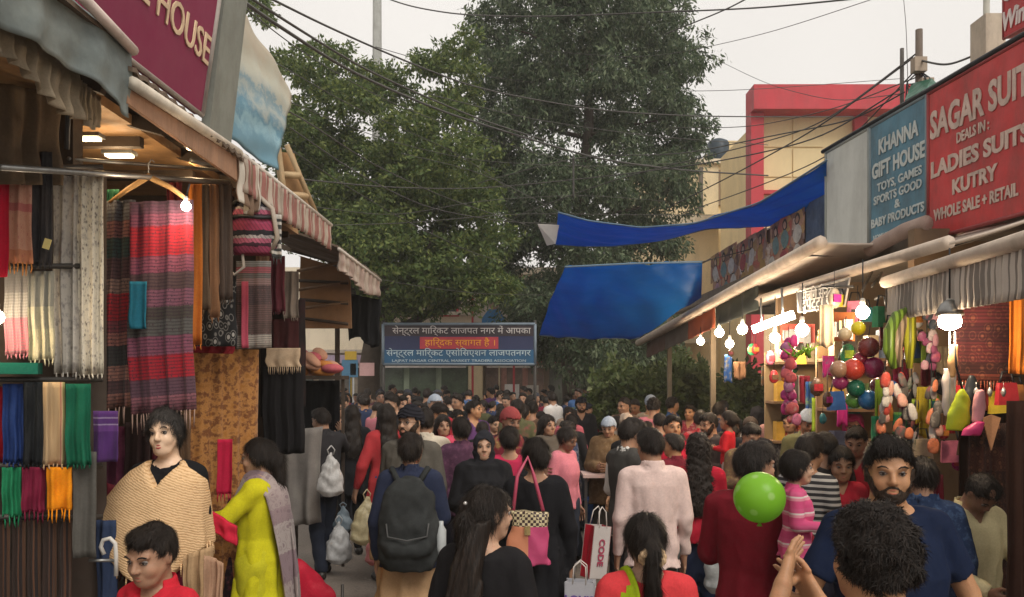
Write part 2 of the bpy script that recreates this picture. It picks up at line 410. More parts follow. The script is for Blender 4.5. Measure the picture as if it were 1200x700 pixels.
def g_body(sex, arms, head, stride, q, kid, fat, pns=(None,None), bend=0):
    hh = .0055 if q == 2 else (.008 if q == 1 else .013)
    b = .022 if q else .03
    ex = [arm_pts(arms[0], -1), arm_pts(arms[1], 1)]
    hz_ = (head[3]-1)*.28 if len(head) > 3 else 0; xf = [(-.1-hz_/2,.1+hz_/2,hh)]; yf = [(-.14,.15+hz_,hh*1.2)]; zf = [(1.45,1.72+hz_,hh)]
    lo = [-.3,-.3,-.02]; hi = [.3,.3,1.76+hz_]
    for (e, w) in ex:
        w = np.array(w); e = np.array(e); f = (w-e)/np.linalg.norm(w-e); t = w+f*.17
        a = np.minimum(w, t)-.04; c = np.maximum(w, t)+.04
        lo = list(np.minimum(lo, a-.05)); hi = list(np.maximum(hi, c+.05))
        if q: hq = .0055 if q == 2 else .0075; xf.append((a[0],c[0],hq)); yf.append((a[1],c[1],hq)); zf.append((a[2],c[2],hq))
    for (e,w) in ex: lo = list(np.minimum(lo, np.array(e)-.12)); hi = list(np.maximum(hi, np.array(e)+.12))
    Fd = Field(axis(lo[0],hi[0],b,xf), axis(lo[1],hi[1],b,yf), axis(lo[2],hi[2],b*1.3,zf))
    Fd.loft(torso_secs(sex, fat), .02)
    limb_legs(Fd, sex, stride)
    for sd_ in (-1,1):
        st = stride*sd_; hw = .09*sd_
        Fd.cap((hw,-.02+st,.05),(hw*1.15,.13+st,.035),.038,.03,.03)
    M = hrot(*head); head_field(Fd, M, sex, kid)
    sw = .165 if sex == 'm' else .145
    for sd_, (e, w), pn in zip((-1,1), ex, pns):
        sh = (sw*sd_, -.02, 1.375)
        Fd.cap((sw*.5*sd_,-.02,1.39), sh, .05, .052, .04)
        Fd.cap(sh, e, .05, .038, .02); Fd.cap(e, w, .037, .024, .015)
        if q: hand(Fd, e, w, sd_, pn=pn)
        else:
            w_ = np.array(w); f = w_-np.array(e); f /= np.linalg.norm(f); Fd.cap(w_, w_+f*.12, .028, .02, .02, sy=.7)
    return Fd.mesh('body')
def folds(x, y, z, seed):      # diagonal drag lines and vertical hanging folds
    a = np.arctan2(x, y+.001)
    return .006*np.sin(38*z+9*np.abs(x)*4+3*np.sin(a*2+seed))*np.clip((1.25-z)*3,0,1)*np.clip(.5+.5*np.sin(a*3+seed),0,1)+.006*np.sin(a*8+seed+4*z)*np.clip((1.35-z)*2.2,0,1)
def g_top(kind, sex, arms, stride, q, fat, seed):
    infl = {'shirt':.012,'tee':.010,'jacket':.020,'jumper':.012,'kurta':.013,'coat':.018,'vest':.020,'shawl':.035}[kind]
    hem = {'shirt':.80,'tee':.86,'jacket':.82,'jumper':.87,'kurta':.42,'coat':.70,'vest':.82,'shawl':.72}[kind]
    h = .010 if q == 2 else (.016 if q == 1 else .026)
    ex = [arm_pts(arms[0], -1), arm_pts(arms[1], 1)]
    lo = np.array([-.33,-.25,hem-.03]); hi = np.array([.33,.25,1.52])
    for (e,w) in ex:
        for p in (e, w): lo = np.minimum(lo, np.array(p)-.09); hi = np.maximum(hi, np.array(p)+.09)
    Fd = Field(axis(lo[0],hi[0],h), axis(lo[1],hi[1],h), axis(lo[2],hi[2],h))
    secs = [s for s in torso_secs(sex, fat)]
    dr = .012
    base = [(hem,0,-.01,.165+(.07 if kind == 'kurta' else 0),.13+(.04 if kind == 'kurta' else 0))] if hem < .84 else []
    if kind in ('kurta','coat'): base.append((.84,0,-.01,.165,.118))
    secs = base+[s for s in secs if s[0] > hem+.02 and s[0] < 1.44]
    secs = [(a,b_,c,w+dr,d+dr) for a,b_,c,w,d in secs]
    if secs[0][0] > hem: secs = [(hem,)+secs[0][1:]]+secs
    Fd.loft(secs, .02, infl)
    sw = .165 if sex == 'm' else .145
    if kind == 'shawl': Fd.loft([(hem,0,0,.23,.16),(1.1,0,.0,.225,.16),(1.3,0,-.01,.20,.13),(1.40,0,-.02,.15,.1),(1.46,0,-.02,.09,.08)], .03)
    Fd.cap((-sw*.7,-.02,1.385),(sw*.7,-.02,1.385),.055+infl,.055+infl,.04)
    for sd_, (e, w) in zip((-1,1), ex):
        sh = (sw*sd_,-.02,1.375)
        if kind == 'vest': Fd.cap((sw*.6*sd_,-.02,1.385), sh, .055+infl, .05+infl, .03); continue
        if kind == 'tee':
            m = np.array(sh)+(np.array(e)-np.array(sh))*.72; Fd.cap(sh, m, .054+infl, .052+infl, .02, flat=True)
        else:
            e_ = np.array(e); w_ = np.array(w)
            Fd.cap(sh, e, .052+infl, .044+infl*.9, .02); Fd.cap(e_, w_, .043+infl*.9, .030+infl*.7, .015, flat=True)
    def fin(D, x, y, z):
        am = .0035 if kind in ('kurta','shawl') else .0022
        D = D+am*1.3*wob(x*1.3, y*1.3, z*.35, 34, seed)*(.6+.6*np.sin(z*9+seed))+.0012*wob(x, y, z*.5, 90, seed+1)+folds(x, y, z, seed)
        if kind in ('kurta','shawl'):      # hanging folds
            a = np.arctan2(x, y+.001); D = D+.012*np.clip((1.05-z)*2.2, 0, 1)*np.sin(a*9+seed)
        r_ = .0615 if sex == 'm' else (.056 if kind in ('jacket','coat','shawl') else .064)
        rr = np.sqrt(x**2+((y+.025)*.95)**2)
        if kind in ('shirt','jacket','coat','vest','shawl'):      # standing collar
            lean = np.abs(z-1.455)-.030-np.clip(-y*.12,0,.01); D = np.minimum(D, np.maximum(np.abs(rr-r_-.010-(1.46-z)*.25)-.0075, lean))
        D = np.maximum(D, -np.maximum(rr-r_, 1.41-z))
        if kind in ('shirt','kurta','jacket') : D = np.maximum(D, -np.maximum(np.abs(x)-(z-1.34)*.55, .02-y))     # open at the throat
        return np.maximum(D, z-1.50)
    Fd.full(fin); return Fd.mesh('top')
def g_bottom(sex, stride, q, kind, seed):
    h = .018 if q else .03
    Fd = Field(axis(-.24,.24,h), axis(-.2-abs(stride),.2+abs(stride),h), axis(.04,1.06,h*1.2))
    infl, fl = {'jeans':(.014,.014),'trousers':(.02,.026),'salwar':(.035,.035),'leggings':(.008,.004)}[kind]
    s_ = torso_secs(sex); Fd.loft([(.86,0,-.01,s_[0][3],s_[0][4]),s_[1],(1.02,)+s_[1][1:]], .03, .003)
    limb_legs(Fd, sex, stride, infl, fl)
    def fin(D, x, y, z):
        D = D+.005*wob(x, y, z, 30, seed)+.004*np.sin(z*75+4*np.sin(x*20))*np.clip(1-np.abs(z-.5)*7,0,1)+.006*np.sin(z*80)*np.clip((.22-z)*6,0,1)
        return np.maximum(D, .075-z)
    Fd.full(fin); return Fd.mesh('trousers')
def g_shoes(stride, q):
    b = MB()
    Fd = Field(axis(-.18,.18,.015), axis(-.14-abs(stride),.24+abs(stride),.015), axis(-.015,.13,.012))
    for sd_ in (-1,1):
        st = stride*sd_; hw = .09*sd_
        Fd.cap((hw,-.04+st,.045),(hw*1.15,.15+st,.035),.048,.043,.03)
    Fd.full(lambda D,x,y,z: np.maximum(D, -z+.002)); return Fd.mesh('shoes')
HL = {'short': ([-.13,-.06,-.015,.0,.03,.05,.075,.12],[1.515,1.52,1.545,1.60,1.605,1.64,1.658,1.665]),
      'fem':   ([-.13,-.06,-.01,.02,.045,.07,.12],[1.48,1.49,1.53,1.585,1.63,1.662,1.672]),
      'low':   ([-.13,-.03,.01,.04,.06,.08,.12],[1.42,1.42,1.44,1.50,1.62,1.655,1.668])}
def g_hair(style, head, q, seed, sex='m'):
    h = .0048 if q == 2 else (.0075 if q == 1 else .012)
    M = hrot(*head); zlo = {'long':1.05,'wavy':1.0,'pony':1.18,'braid':.95,'scarf':1.25}.get(style, 1.44)
    hz_ = (head[3]-1)*.3 if len(head) > 3 else 0; Fd = Field(axis(-.17-hz_,.17+hz_,h), axis(-.21-hz_,.17+hz_,h), axis(zlo,1.78+hz_,h))
    th = {'short':.0125,'crop':.008,'curly':.018,'long':.018,'wavy':.022,'pony':.011,'bun':.011,'braid':.011,'bald':.003,'turban':.03,'beanie':.02,'scarf':.02,'cap':.013,'fringe':.017}[style]
    vr = (seed % 3-1)*.004
    Fd.ell((0,-.014-vr,1.607+vr*.5), (.0765+th*.8,.098+th+vr,.094+th*1.1+vr*.8), .01, M)
    if style == 'short': Fd.ell((0,.03,1.678+vr), (.055,.055,.032), .03, M)
    Rm, pv, hs = M
    def loc(x, y, z):
        X, Y, Z = x-pv[0], y-pv[1], z-pv[2]
        return [(Rm[0,i]*X+Rm[1,i]*Y+Rm[2,i]*Z)/hs**2+pv[i] for i in range(3)]
    hl = HL['short' if style in ('short','crop','curly','bald','turban','beanie','cap') else ('low' if style in ('long','wavy') else 'fem')]
    def cutline(D, x, y, z):
        X, Y, Z = loc(x, y, z)
        if style == 'scarf':
            fc = np.sqrt((X/.062)**2+((Z-1.575)/.085)**2)-1
            return np.maximum(D, -np.maximum(fc*.06, .02-Y))
        zl = np.interp(Y, hl[0], hl[1])+(.004*np.sin(X*90+seed) if style != 'turban' else 0)
        if style in ('beanie','turban'): zl = np.where(Y > .03, 1.628, np.where(Y > -.02, 1.60, 1.56))+(.0 if style == 'beanie' else .012*np.abs(X)*8)
        if style in ('long','wavy'): # curtain sides, keep the face free
            zl = np.where(np.abs(X) < .062, zl, np.minimum(zl, np.where(Y < .045, 1.4, zl)))
        if style not in ('beanie','turban','bald'): D = D+th*.85*np.clip(1-(Z-zl)/.035, 0, 1)**1.5
        return np.maximum(D, (zl-Z)*.8)
    Fd.full(cutline)
    if style in ('long','wavy'):
        end = 1.12 if style == 'long' else 1.08
        Fd.loft([(end,0,-.125,.05,.02),(end+.08,0,-.13,.085,.032),(1.30,0,-.115,.095,.04),(1.42,0,-.085,.09,.05),(1.52,0,-.06,.084,.06),(1.60,0,-.04,.08,.07)], .03)
    if style in ('pony','braid'):
        a = Rm@(np.array((0,-.10,1.615))-pv)+pv; b = a+np.array((0,-.045,-.05)); c = b+np.array((.0,.0,-.16)); e = c+np.array((.01,.02,-.13))
        Fd.cap(a, b, .022, .03, .02); Fd.cap(b, c, .034, .03, .02); Fd.cap(c, e, .028, .008, .02)
        if style == 'braid': Fd.cap(e, e+np.array((0,0,-.12)), .02, .008, .02)
    if style == 'bun': Fd.ell((0,-.115,1.60), (.042,.035,.042), .015, M)
    if style == 'scarf':
        Fd.loft([(1.3,0,-.0,.15,.12),(1.38,0,-.01,.13,.105),(1.46,0,-.015,.085,.085),(1.53,0,-.015,.082,.082)], .04)
        Fd.full(cutline)
    def fin(D, x, y, z):
        X, Y, Z = loc(x, y, z)
        if style in ('curly','wavy'): return D+.0055*wob(X,Y,Z,70,seed)+.0035*wob(X,Y,Z,130,seed+2)
        if style == 'turban': return D+.0035*np.sin(Z*260+X*90*np.sign(X))
        if style == 'beanie': return D+.0022*np.sin(np.arctan2(X,Y)*36)
        if style in ('scarf',): return D+.005*wob(X,Y,Z,40,seed)
        a = np.arctan2(X, Z-1.58); return D+.0012*np.sin(a*46+12*Y+seed)+.0035*wob(X,Y,Z,38,seed)+(.004*np.exp(-((X-.008)/.006)**2)*np.clip((Z-1.62)*20,0,1) if sex == 'f' and style != 'fringe' else 0)
    Fd.full(fin)
    me = Fd.mesh('hair', smooth=1)
    if style in ('scarf','turban','beanie'): return me
    return strands(me, ({2:7000,1:2000,0:350}[q]*(2 if style == 'curly' else 1)), style, seed, q)
def strands(me, n, style, seed, q, comb=None):
    nv = len(me.vertices); co = np.zeros(nv*3, np.float32); me.vertices.foreach_get('co', co); co = co.reshape(-1,3).astype(float)
    no = np.zeros(nv*3, np.float32); me.vertex_normals.foreach_get('vector', no) if hasattr(me, 'vertex_normals') else me.vertices.foreach_get('normal', no); no = no.reshape(-1,3).astype(float)
    g = np.random.RandomState(seed+11); k = g.randint(0, nv, n); p = co[k]+g.normal(size=(n,3))*.002; N = no[k]
    c = np.tile(np.array(comb or ((0,.55,-.6) if style in ('short','crop','curly','bald','fringe') else (0,-.25,-1))), (n,1)).astype(float)
    if style in ('short','crop','curly'): c[p[:,1] < -.03] = (0,-.1,-1)
    c += g.normal(size=(n,3))*(.22 if style not in ('curly','wavy') else .9)
    t = c-N*(c*N).sum(1)[:,None]; t /= np.linalg.norm(t, axis=1)[:,None]+1e-9
    L = g.uniform(.6,1.3,size=(n,1))*{'short':.030,'crop':.013,'curly':.02,'bald':.004}.get(style, .055); lift = L*g.uniform(.02,.36,size=(n,1))*(1.5 if style == 'curly' else (.6 if style not in ('short','crop') else 1))
    w = {2:.0011,1:.0018,0:.003}[q]; s_ = np.cross(t, N)*w
    p0 = p-N*.002; p1 = p0+t*L*.5+N*(lift*.5+.002); p2 = p0+t*L+N*lift+g.normal(size=(n,3))*L*.12+np.array((0,0,-.15))*L
    V = np.stack([p0-s_, p0+s_, p1+s_*.8, p1-s_*.8, p2], 1).reshape(-1,3)
    F = np.array([[0,1,2,3],[3,2,4,4]])
    bm_v = [tuple(v) for v in co]+[tuple(v) for v in V]; nl = len(me.loops); li = np.zeros(nl, np.int32); me.loops.foreach_get('vertex_index', li)
    old = li.reshape(-1,4) if nl == len(me.polygons)*4 else None
    base = nv+np.arange(n)*5; Q = base[:,None]+np.array([0,1,2,3]); T = base[:,None]+np.array([3,2,4])
    m2 = bpy.data.meshes.new('hair'); A = np.concatenate([co, V]).astype(np.float32); m2.vertices.add(len(A)); m2.vertices.foreach_set('co', A.ravel())
    if old is None: return me
    loops = np.concatenate([old.ravel(), Q.ravel(), T.ravel()]).astype(np.int32); m2.loops.add(len(loops)); m2.loops.foreach_set('vertex_index', loops)
    npol = len(old)+2*n; m2.polygons.add(npol); st = np.concatenate([np.arange(len(old)+n)*4, (len(old)+n)*4+np.arange(n)*3]).astype(np.int32); tot = np.concatenate([np.full(len(old)+n, 4), np.full(n, 3)]).astype(np.int32)
    m2.polygons.foreach_set('loop_start', st); m2.polygons.foreach_set('loop_total', tot); m2.polygons.foreach_set('use_smooth', np.ones(npol, dtype=bool))
    m2.materials.append(None); m2.update(calc_edges=True); bpy.data.meshes.remove(me); return m2
def g_beard(head, sex='m'):
    M = hrot(*head); Rm, pv, hs = M
    Fd = Field(axis(-.11,.11,.005), axis(-.11,.17,.005), axis(1.42,1.66,.005)); head_field(Fd, M, sex, neck=False)
    def fn(D, x, y, z):
        X, Y, Z = [(Rm[0,i]*(x-pv[0])+Rm[1,i]*(y-pv[1])+Rm[2,i]*(z-pv[2]))/hs**2+pv[i] for i in range(3)]
        D = D-.0035+.0014*wob(X,Y,Z,150)
        top = np.interp(np.abs(X), [0,.012,.03,.045,.06,.075], [1.547,1.547,1.532,1.522,1.548,1.60])
        D = np.maximum(D, (Z-top)); D = np.maximum(D, .0-Y-.0+.0*X); 
        lip = np.sqrt((X/.022)**2+((Z-1.526)/.0105)**2)-1; D = np.maximum(D, -np.maximum(lip*.01, .05-Y)); return D
    Fd.full(fn); return strands(Fd.mesh('beard'), 1400, 'bald', 3, 2)
_face = {}
def face_parts():
    if _face: return _face
    b = MB(); b.ball((0,0,0), .0125, 12); me = b.mesh('eye', [None, None, None]); 
    for p in me.polygons:
        c = p.center.normalized()
        ang = math.acos(max(-1, min(1, c.y))); p.material_index = 2 if ang < .22 else (1 if ang < .52 else 0)
    _face['eye'] = me
    b = MB(); b.tube([(-.019,.0,-.003),(-.01,.004,.003),(.004,.005,.004),(.019,.002,-.001)], [.001,.0028,.0035,.0025], 6); _face['brow'] = b.mesh('eyebrow', [None])
    b = MB(); b.tube([(-.0165,.0,-.0005),(-.008,.005,.004),(.004,.006,.0045),(.0165,.001,.0)], [.001,.0022,.0024,.001], 6)
    b.tube([(-.015,.0,-.002),(-.004,.005,-.0065),(.006,.005,-.006),(.015,.001,-.002)], [.0008,.0012,.0012,.0008], 5); _face['lid'] = b.mesh('eyelid', [None])
    b = MB(); b.tube([(-.027,-.006,0),(-.014,.002,.0035),(-.003,.005,.0045),(.0,.0045,.003),(.003,.005,.0045),(.014,.002,.0035),(.027,-.006,0)], [.001,.0035,.004,.0035,.004,.0035,.001], 6)
    b.tube([(-.023,-.003,-.0015),(-.012,.003,-.0075),(0,.005,-.0095),(.012,.003,-.0075),(.023,-.003,-.0015)], [.001,.0042,.005,.0042,.001], 6); _face['lips'] = b.mesh('lips', [None])
    return _face
_g = {}
def gc(fn, *a):
    k = (fn.__name__,)+a
    if k not in _g: _g[k] = fn(*a)
    return _g[k]
HAIR = hairm(); EYEW = plain((.30,.27,.245), .4, .05); IRIS = plain((.014,.008,.005), .4, spec=.2); 
SK = {'m': (.36,.20,.125), 'l': (.47,.28,.185), 'd': (.23,.12,.075), 'o': (.42,.215,.11), 'k':(.30,.165,.10)}
TOPNAME = {'shirt':'shirt','tee':'shirt','jacket':'jacket','jumper':'jumper','kurta':'kurta','coat':'coat','vest':'vest','shawl':'shawl'}
ALLP = []
def person(label, px, ytop, d, yaw=0, sex='m', hair='short', head=(0,0,0), top='shirt', tcol=(.1,.1,.1), bot='jeans', bcol=(.02,.025,.04),
           arms=('down','down'), stride=.06, tone='m', q=1, kid=False, fat=0.0, beard=False, group=None, face=None, seed=None, hairmat=None,
           tmat=None, bmat=None, h=None, z0=0, pns=(None,None), under=None, cat='person', skinmat=None, lipcol=None, scarfmat=None, xy=None):
    h = h or (CZ-(ytop-HY)/F*d-z0+(.0)); s = h/1.70
    X = (px-CX)/F*d; Y = d
    if xy: X, Y = xy
    seed = seed if seed is not None else (len(ALLP) % 5)
    root = empty('person' if cat == 'person' else 'mannequin', (X, Y, z0), math.radians(yaw), label, cat, group); root.scale = (s,s,s)
    ALLP.append((X, Y)); sm = skinmat or skin(SK[tone])
    body = link('body', gc(g_body, sex, tuple(arms), tuple(head), stride, q, kid, fat, tuple(pns)), root, [sm])
    hm = {'turban': cloth((.015,.015,.02)), 'beanie': cloth([(.30,.34,.40),(.05,.05,.06),(.25,.05,.05),(.12,.10,.08)][0 if ytop else seed % 4]), 'scarf': scarfmat or cloth((.02,.02,.025))}.get(style_ := hair, hairmat or HAIR)
    if hairmat is not None: hm = hairmat
    hr = link({'turban':'turban','beanie':'beanie','scarf':'headscarf'}.get(hair, 'hair'), gc(g_hair, hair, tuple(head), q, seed % 3, sex), root, [hm])
    tk = link(TOPNAME[top], gc(g_top, top, sex, tuple(arms), stride, q, fat, seed), root, [tmat or cloth(tcol)])
    if under: link('shirt', gc(g_top, under[0], sex, tuple(arms), stride, q, fat-.006, seed+1), root, [cloth(under[1])])
    link('trousers', gc(g_bottom, sex, stride, min(q,1), bot, seed % 2), root, [bmat or cloth(bcol)])
    link('shoes', gc(g_shoes, stride, 0), root, [plain((.03,.025,.022), .5)])
    if face is None: face = q > 0
    if face:
        M = hrot(*head); Rm = Matrix(M[0].tolist()); pv = Vector(M[1]); e = Rm.normalized().to_euler(); hs_ = M[2]; fp = face_parts()
        def at(p): return Rm @ (Vector(p)-pv)+pv
        for sd_ in (-1, 1):
            link('eye', fp['eye'], root, [EYEW, IRIS, BLACK], at((.0325*sd_,.0742,1.5915)), e, hs_)
            ed = Rm.normalized() @ Matrix.Rotation(-.38*sd_, 3, 'Z') ; 
            o = link('eyelid', fp['lid'], root, [plain((.04,.022,.016), .6)], at((.033*sd_,.0845,1.593)), ed.to_euler(), (sd_*hs_,hs_,hs_))
            o = link('eyebrow', fp['brow'], root, [HAIR], at((.034*sd_,.0895,1.615)), ed.to_euler(), (sd_*hs_,hs_,hs_*1.2))
        lc = lipcol or tuple(a*b for a, b in zip(SK[tone], (.9,.55,.6)))
        link('lips', fp['lips'], root, [plain(lc, .45, .1)], at((0,.0860,1.5265)), e, hs_)
    if beard: link('beard', gc(g_beard, tuple(head)), root, [hairm((.022,.014,.010), (.07,.045,.03), True)])
    return root
# ================================================================ SETTING
def structure(o): o['kind'] = 'structure'; return o
def sheet(name, x0, x1, y0, y1, z, n, mats, amp=0, seed=0):
    b = MB(); vs = []; r = random.Random(seed)
    for j in range(n+1):
        for i in range(n+1):
            vs.append((x0+(x1-x0)*i/n, y0+(y1-y0)*j/n, z+r.uniform(-amp, amp)))
    fs = [(j*(n+1)+i, j*(n+1)+i+1, (j+1)*(n+1)+i+1, (j+1)*(n+1)+i) for j in range(n) for i in range(n)]
    b.add(vs, fs, True); return structure(b.build(name, mats))
def ground_mat():
    t = NT('concrete_street'); v = t.coord(); a = t.noise(v, .9, 8, .7); f = t.noise(v, 40, 6, .7)
    c = t.ramp(a, [(.3, (.13,.105,.085)), (.5, (.20,.165,.135)), (.68, (.26,.22,.18))])
    c = t.mix(.4, c, t.ramp(f, [(.35, (.08,.065,.055)), (.6, (.26,.22,.19))]))
    st = t.noise(v, 3.1, 5, .8); c = t.mix(t.ramp(st, [(.58, (0,0,0)), (.7, (.7,.7,.7))]), c, (.06,.05,.045))
    sp = t.n('TexVoronoi'); sp.inputs['Scale'].default_value = 5; t.l(v, sp.inputs['Vector'])
    c = t.mix(t.ramp(sp.outputs['Distance'], [(.05, (.8,)*3), (.09, (0,)*3)]), c, (.34,.31,.28))
    return t.out(c, t.ramp(a, [(.3, (.55,)*3), (.7, (.9,)*3)]), f, .5, .006, .3)
sheet('ground', -300, 300, -60, 600, -.02, 12, plain((.17,.15,.13), .9, .3, .4))
sheet('street', -3.4, 5.0, -3, 45, 0, 60, ground_mat(), .0015)
for i in range(46):      # litter trodden into the street
    r_ = R.uniform(.02,.06); b = MB(); a = R.uniform(0, 6)
    c = Vector((R.uniform(-2.1,1.6), R.uniform(5.5,13), .006)); pts = []
    for k in range(5):
        w = a+k*1.257; pts.append(c+Vector((math.cos(w)*r_*R.uniform(.5,1), math.sin(w)*r_*R.uniform(.5,1), R.uniform(0,.012))))
    n = len(b.v); b.add(pts, [(0,1,2),(0,2,3),(0,3,4)], False)
    b.build('litter', plain(R.choice([(.5,.47,.42),(.35,.2,.12),(.6,.58,.55),(.15,.1,.07)]), .7), label='small scraps of litter trodden flat on the street', cat='litter', group='litter on the street')

# ---------------------------------------------------------------- foliage
def leafmat(name, cols):
    t = NT(name); g = t.n('NewGeometry'); c = t.ramp(g.outputs['Random Per Island'], [(i/max(len(cols)-1,1), k) for i, k in enumerate(cols)])
    big = t.noise(t.coord(), .9, 3); c = t.mix(t.ramp(big, [(.35, (.45,)*3), (.65, (0,)*3)]), c, cols[0])
    return t.out(c, .6, None, spec=.25, transl=.35)
def leaves(name, clumps, n, size, mat, parent, seed=1, droop=.3, aspect=.4, shell=.55):
    g = np.random.RandomState(seed); C = np.array([c[0] for c in clumps], float); Rr = np.array([c[1] if hasattr(c[1], '__len__') else (c[1],)*3 for c in clumps], float)
    wgt = (Rr[:,0]*Rr[:,2]); wgt /= wgt.sum(); k = g.choice(len(C), n, p=wgt)
    d = g.normal(size=(n,3)); d /= np.linalg.norm(d, axis=1)[:,None]
    # twigs: leaves gather round twig ends inside each clump
    tw = g.normal(size=(len(C), 26, 3)); tw /= np.linalg.norm(tw, axis=2)[:,:,None]; tw *= g.uniform(shell, 1.08, size=(len(C), 26, 1))
    tk = tw[k, g.randint(0, 26, n)]
    p = C[k]+Rr[k]*(tk+d*g.uniform(.02,.42,size=(n,1)))
    ax = g.normal(size=(n,3))*.7+tk*.6; ax[:,2] -= droop; ax /= np.linalg.norm(ax, axis=1)[:,None]
    up = g.normal(size=(n,3)); sd_ = np.cross(ax, up); sd_ /= np.linalg.norm(sd_, axis=1)[:,None]
    L = size*g.uniform(.6,1.35,size=(n,1)); Wd = L*aspect*.5; nn = np.cross(ax, sd_)
    V = np.empty((n,4,3)); V[:,0] = p; V[:,1] = p+ax*L*.5+sd_*Wd+nn*L*.06; V[:,2] = p+ax*L; V[:,3] = p+ax*L*.5-sd_*Wd+nn*L*.06
    me = bpy.data.meshes.new(name); me.vertices.add(n*4); me.vertices.foreach_set('co', V.astype(np.float32).ravel())
    me.loops.add(n*4); me.loops.foreach_set('vertex_index', np.arange(n*4, dtype=np.int32)); me.polygons.add(n)
    me.polygons.foreach_set('loop_start', np.arange(0, n*4, 4, dtype=np.int32)); me.polygons.foreach_set('loop_total', np.full(n, 4, dtype=np.int32))
    me.update(calc_edges=True); me.materials.append(mat); o = link(name, me, parent); return o
BARK = plain((.085,.065,.05), .9, .45, 4, .8, .15, bd=.02)
def limb(b, p0, p1, r0, r1, seed, n=7, wig=.12):
    r = random.Random(seed); p0, p1 = Vector(p0), Vector(p1); L = (p1-p0).length; pts = []
    for i in range(n+1):
        t = i/n; q = p0.lerp(p1, t); 
        if 0 < i < n: q += Vector((r.uniform(-1,1), r.uniform(-1,1), r.uniform(-.5,.5)))*wig*L*.25
        pts.append(q)
    b.tube(pts, [r0+(r1-r0)*i/n for i in range(n+1)], 8); return pts
LEAF_A = leafmat('leaves_olive', [(.05,.085,.028), (.095,.14,.040), (.15,.195,.055), (.25,.28,.08)])
LEAF_B = leafmat('leaves_dark', [(.04,.07,.036), (.075,.112,.056), (.125,.165,.082), (.26,.30,.18)])
LEAF_C = leafmat('leaves_shrub', [(.05,.075,.022), (.08,.11,.035), (.13,.165,.055), (.22,.24,.11)])
# spreading tree on the left of the banner
def tree_left():
    D = 19.5; base = P(432, 440, D); base.z = 0; root = empty('tree', base, 0, 'broad olive green tree with forked trunk rising behind the left stalls and the banner', 'tree')
    O = base; W_ = lambda px, py, dd=0: P(px, py, D+dd)-O
    b = MB(); fork = W_(437, 400)
    b.tube([(0,0,-.1), W_(432,470), W_(433,430), fork], [.34,.27,.25,.22], 12)
    b.build('trunk', BARK, root)
    tips = [(470,330,0),(520,300,-1.0),(400,290,.5),(360,250,-1),(450,240,1),(540,230,1.5),(590,330,.6),(490,180,0),(420,150,.5),(350,170,.8),(560,140,1)]
    for i, (x, y, dd) in enumerate(tips[:8]):
        b = MB(); pts = limb(b, fork, W_(x, y, dd), .15, .03, i+5)
        limb(b, pts[4], W_(x+R.uniform(-50,50), y-30, dd+R.uniform(-1,1)), .06, .015, i+50, 5)
        b.build('branch', BARK, root)
    g = random.Random(3); cl = []
    spec = [(340,80,20),(375,105,26),(330,135,22),(405,120,26),(430,85,20),(455,110,24),(400,65,14),(380,60,14),(500,75,20),(543,55,17),(470,145,30),(350,180,30),(400,170,32),(440,190,32),(515,135,26),(545,110,20),(500,180,32),(540,180,26),(370,225,34),(420,240,36),(345,265,22),(470,240,36),(520,235,34),(560,230,24),(395,290,30),(440,300,34),(490,295,36),(540,290,36),(580,290,22),(475,340,24),(520,335,28),(560,330,26),(410,335,24),(585,338,18),(450,355,18),(355,140,18),(450,265,34),(400,255,30),(540,262,30),(500,210,30),(375,190,28),(500,320,30),(420,270,30),(310,20,10),(300,2,12),(545,80,14),(497,345,22)]
    for x, y, r in spec:
        for q in range(3):
            c = W_(x+g.uniform(-.5,.5)*r, y+g.uniform(-.4,.4)*r, g.uniform(-2.0,2.0)); rr = r*.023*g.uniform(.7,1.2)
            cl.append((c, (rr*1.15, rr*1.1, rr*.72)))
    leaves('crown', cl, 120000, .125, LEAF_A, root, 4, .2, .42)
def tree_right():
    D = 23; base = P(669, 440, D); base.z = 0; root = empty('tree', base, 0, 'tall dense dark green tree towering behind the blue tarpaulins', 'tree')
    O = base; W_ = lambda px, py, dd=0: P(px, py, D+dd)-O
    b = MB(); b.tube([(0,0,-.1), W_(669,475), W_(667,420), W_(672,300), W_(690,150), W_(690,0), W_(690,-90)], [.27,.24,.22,.19,.14,.09,.03], 12); b.build('trunk', BARK, root)
    g = random.Random(9); cl = []
    prof = [(-110,650,735),(-60,622,755),(-10,598,775),(40,580,790),(90,568,803),(140,568,815),(190,575,803),(240,582,790),(290,590,785),(340,600,775),(375,605,780),(405,630,760)]
    for y, x0, x1 in prof:
        n = max(5, int((x1-x0)/19))
        for i in range(n+1):
            for q in range(2):
                x = x0+(x1-x0)*i/n+g.uniform(-12,12); e = abs(i/n-.5)*2; dd = g.uniform(-1,1)*2.6*math.sqrt(max(0, 1-e*e))
                r = g.uniform(.48,.82); cl.append((W_(x, y+g.uniform(-24,24), dd), (r, r, r*.95)))
        b = MB(); 
        for sgn in (-1,1): limb(b, W_(680, y+20), W_(690+sgn*(x1-x0)*.42, y-5, g.uniform(-1,1)), .07, .015, int(y)+200+sgn, 5)
        b.build('branch', BARK, root)
    leaves('crown', cl, 190000, .15, LEAF_B, root, 8, .85, .34, .35)
tree_left(); tree_right()
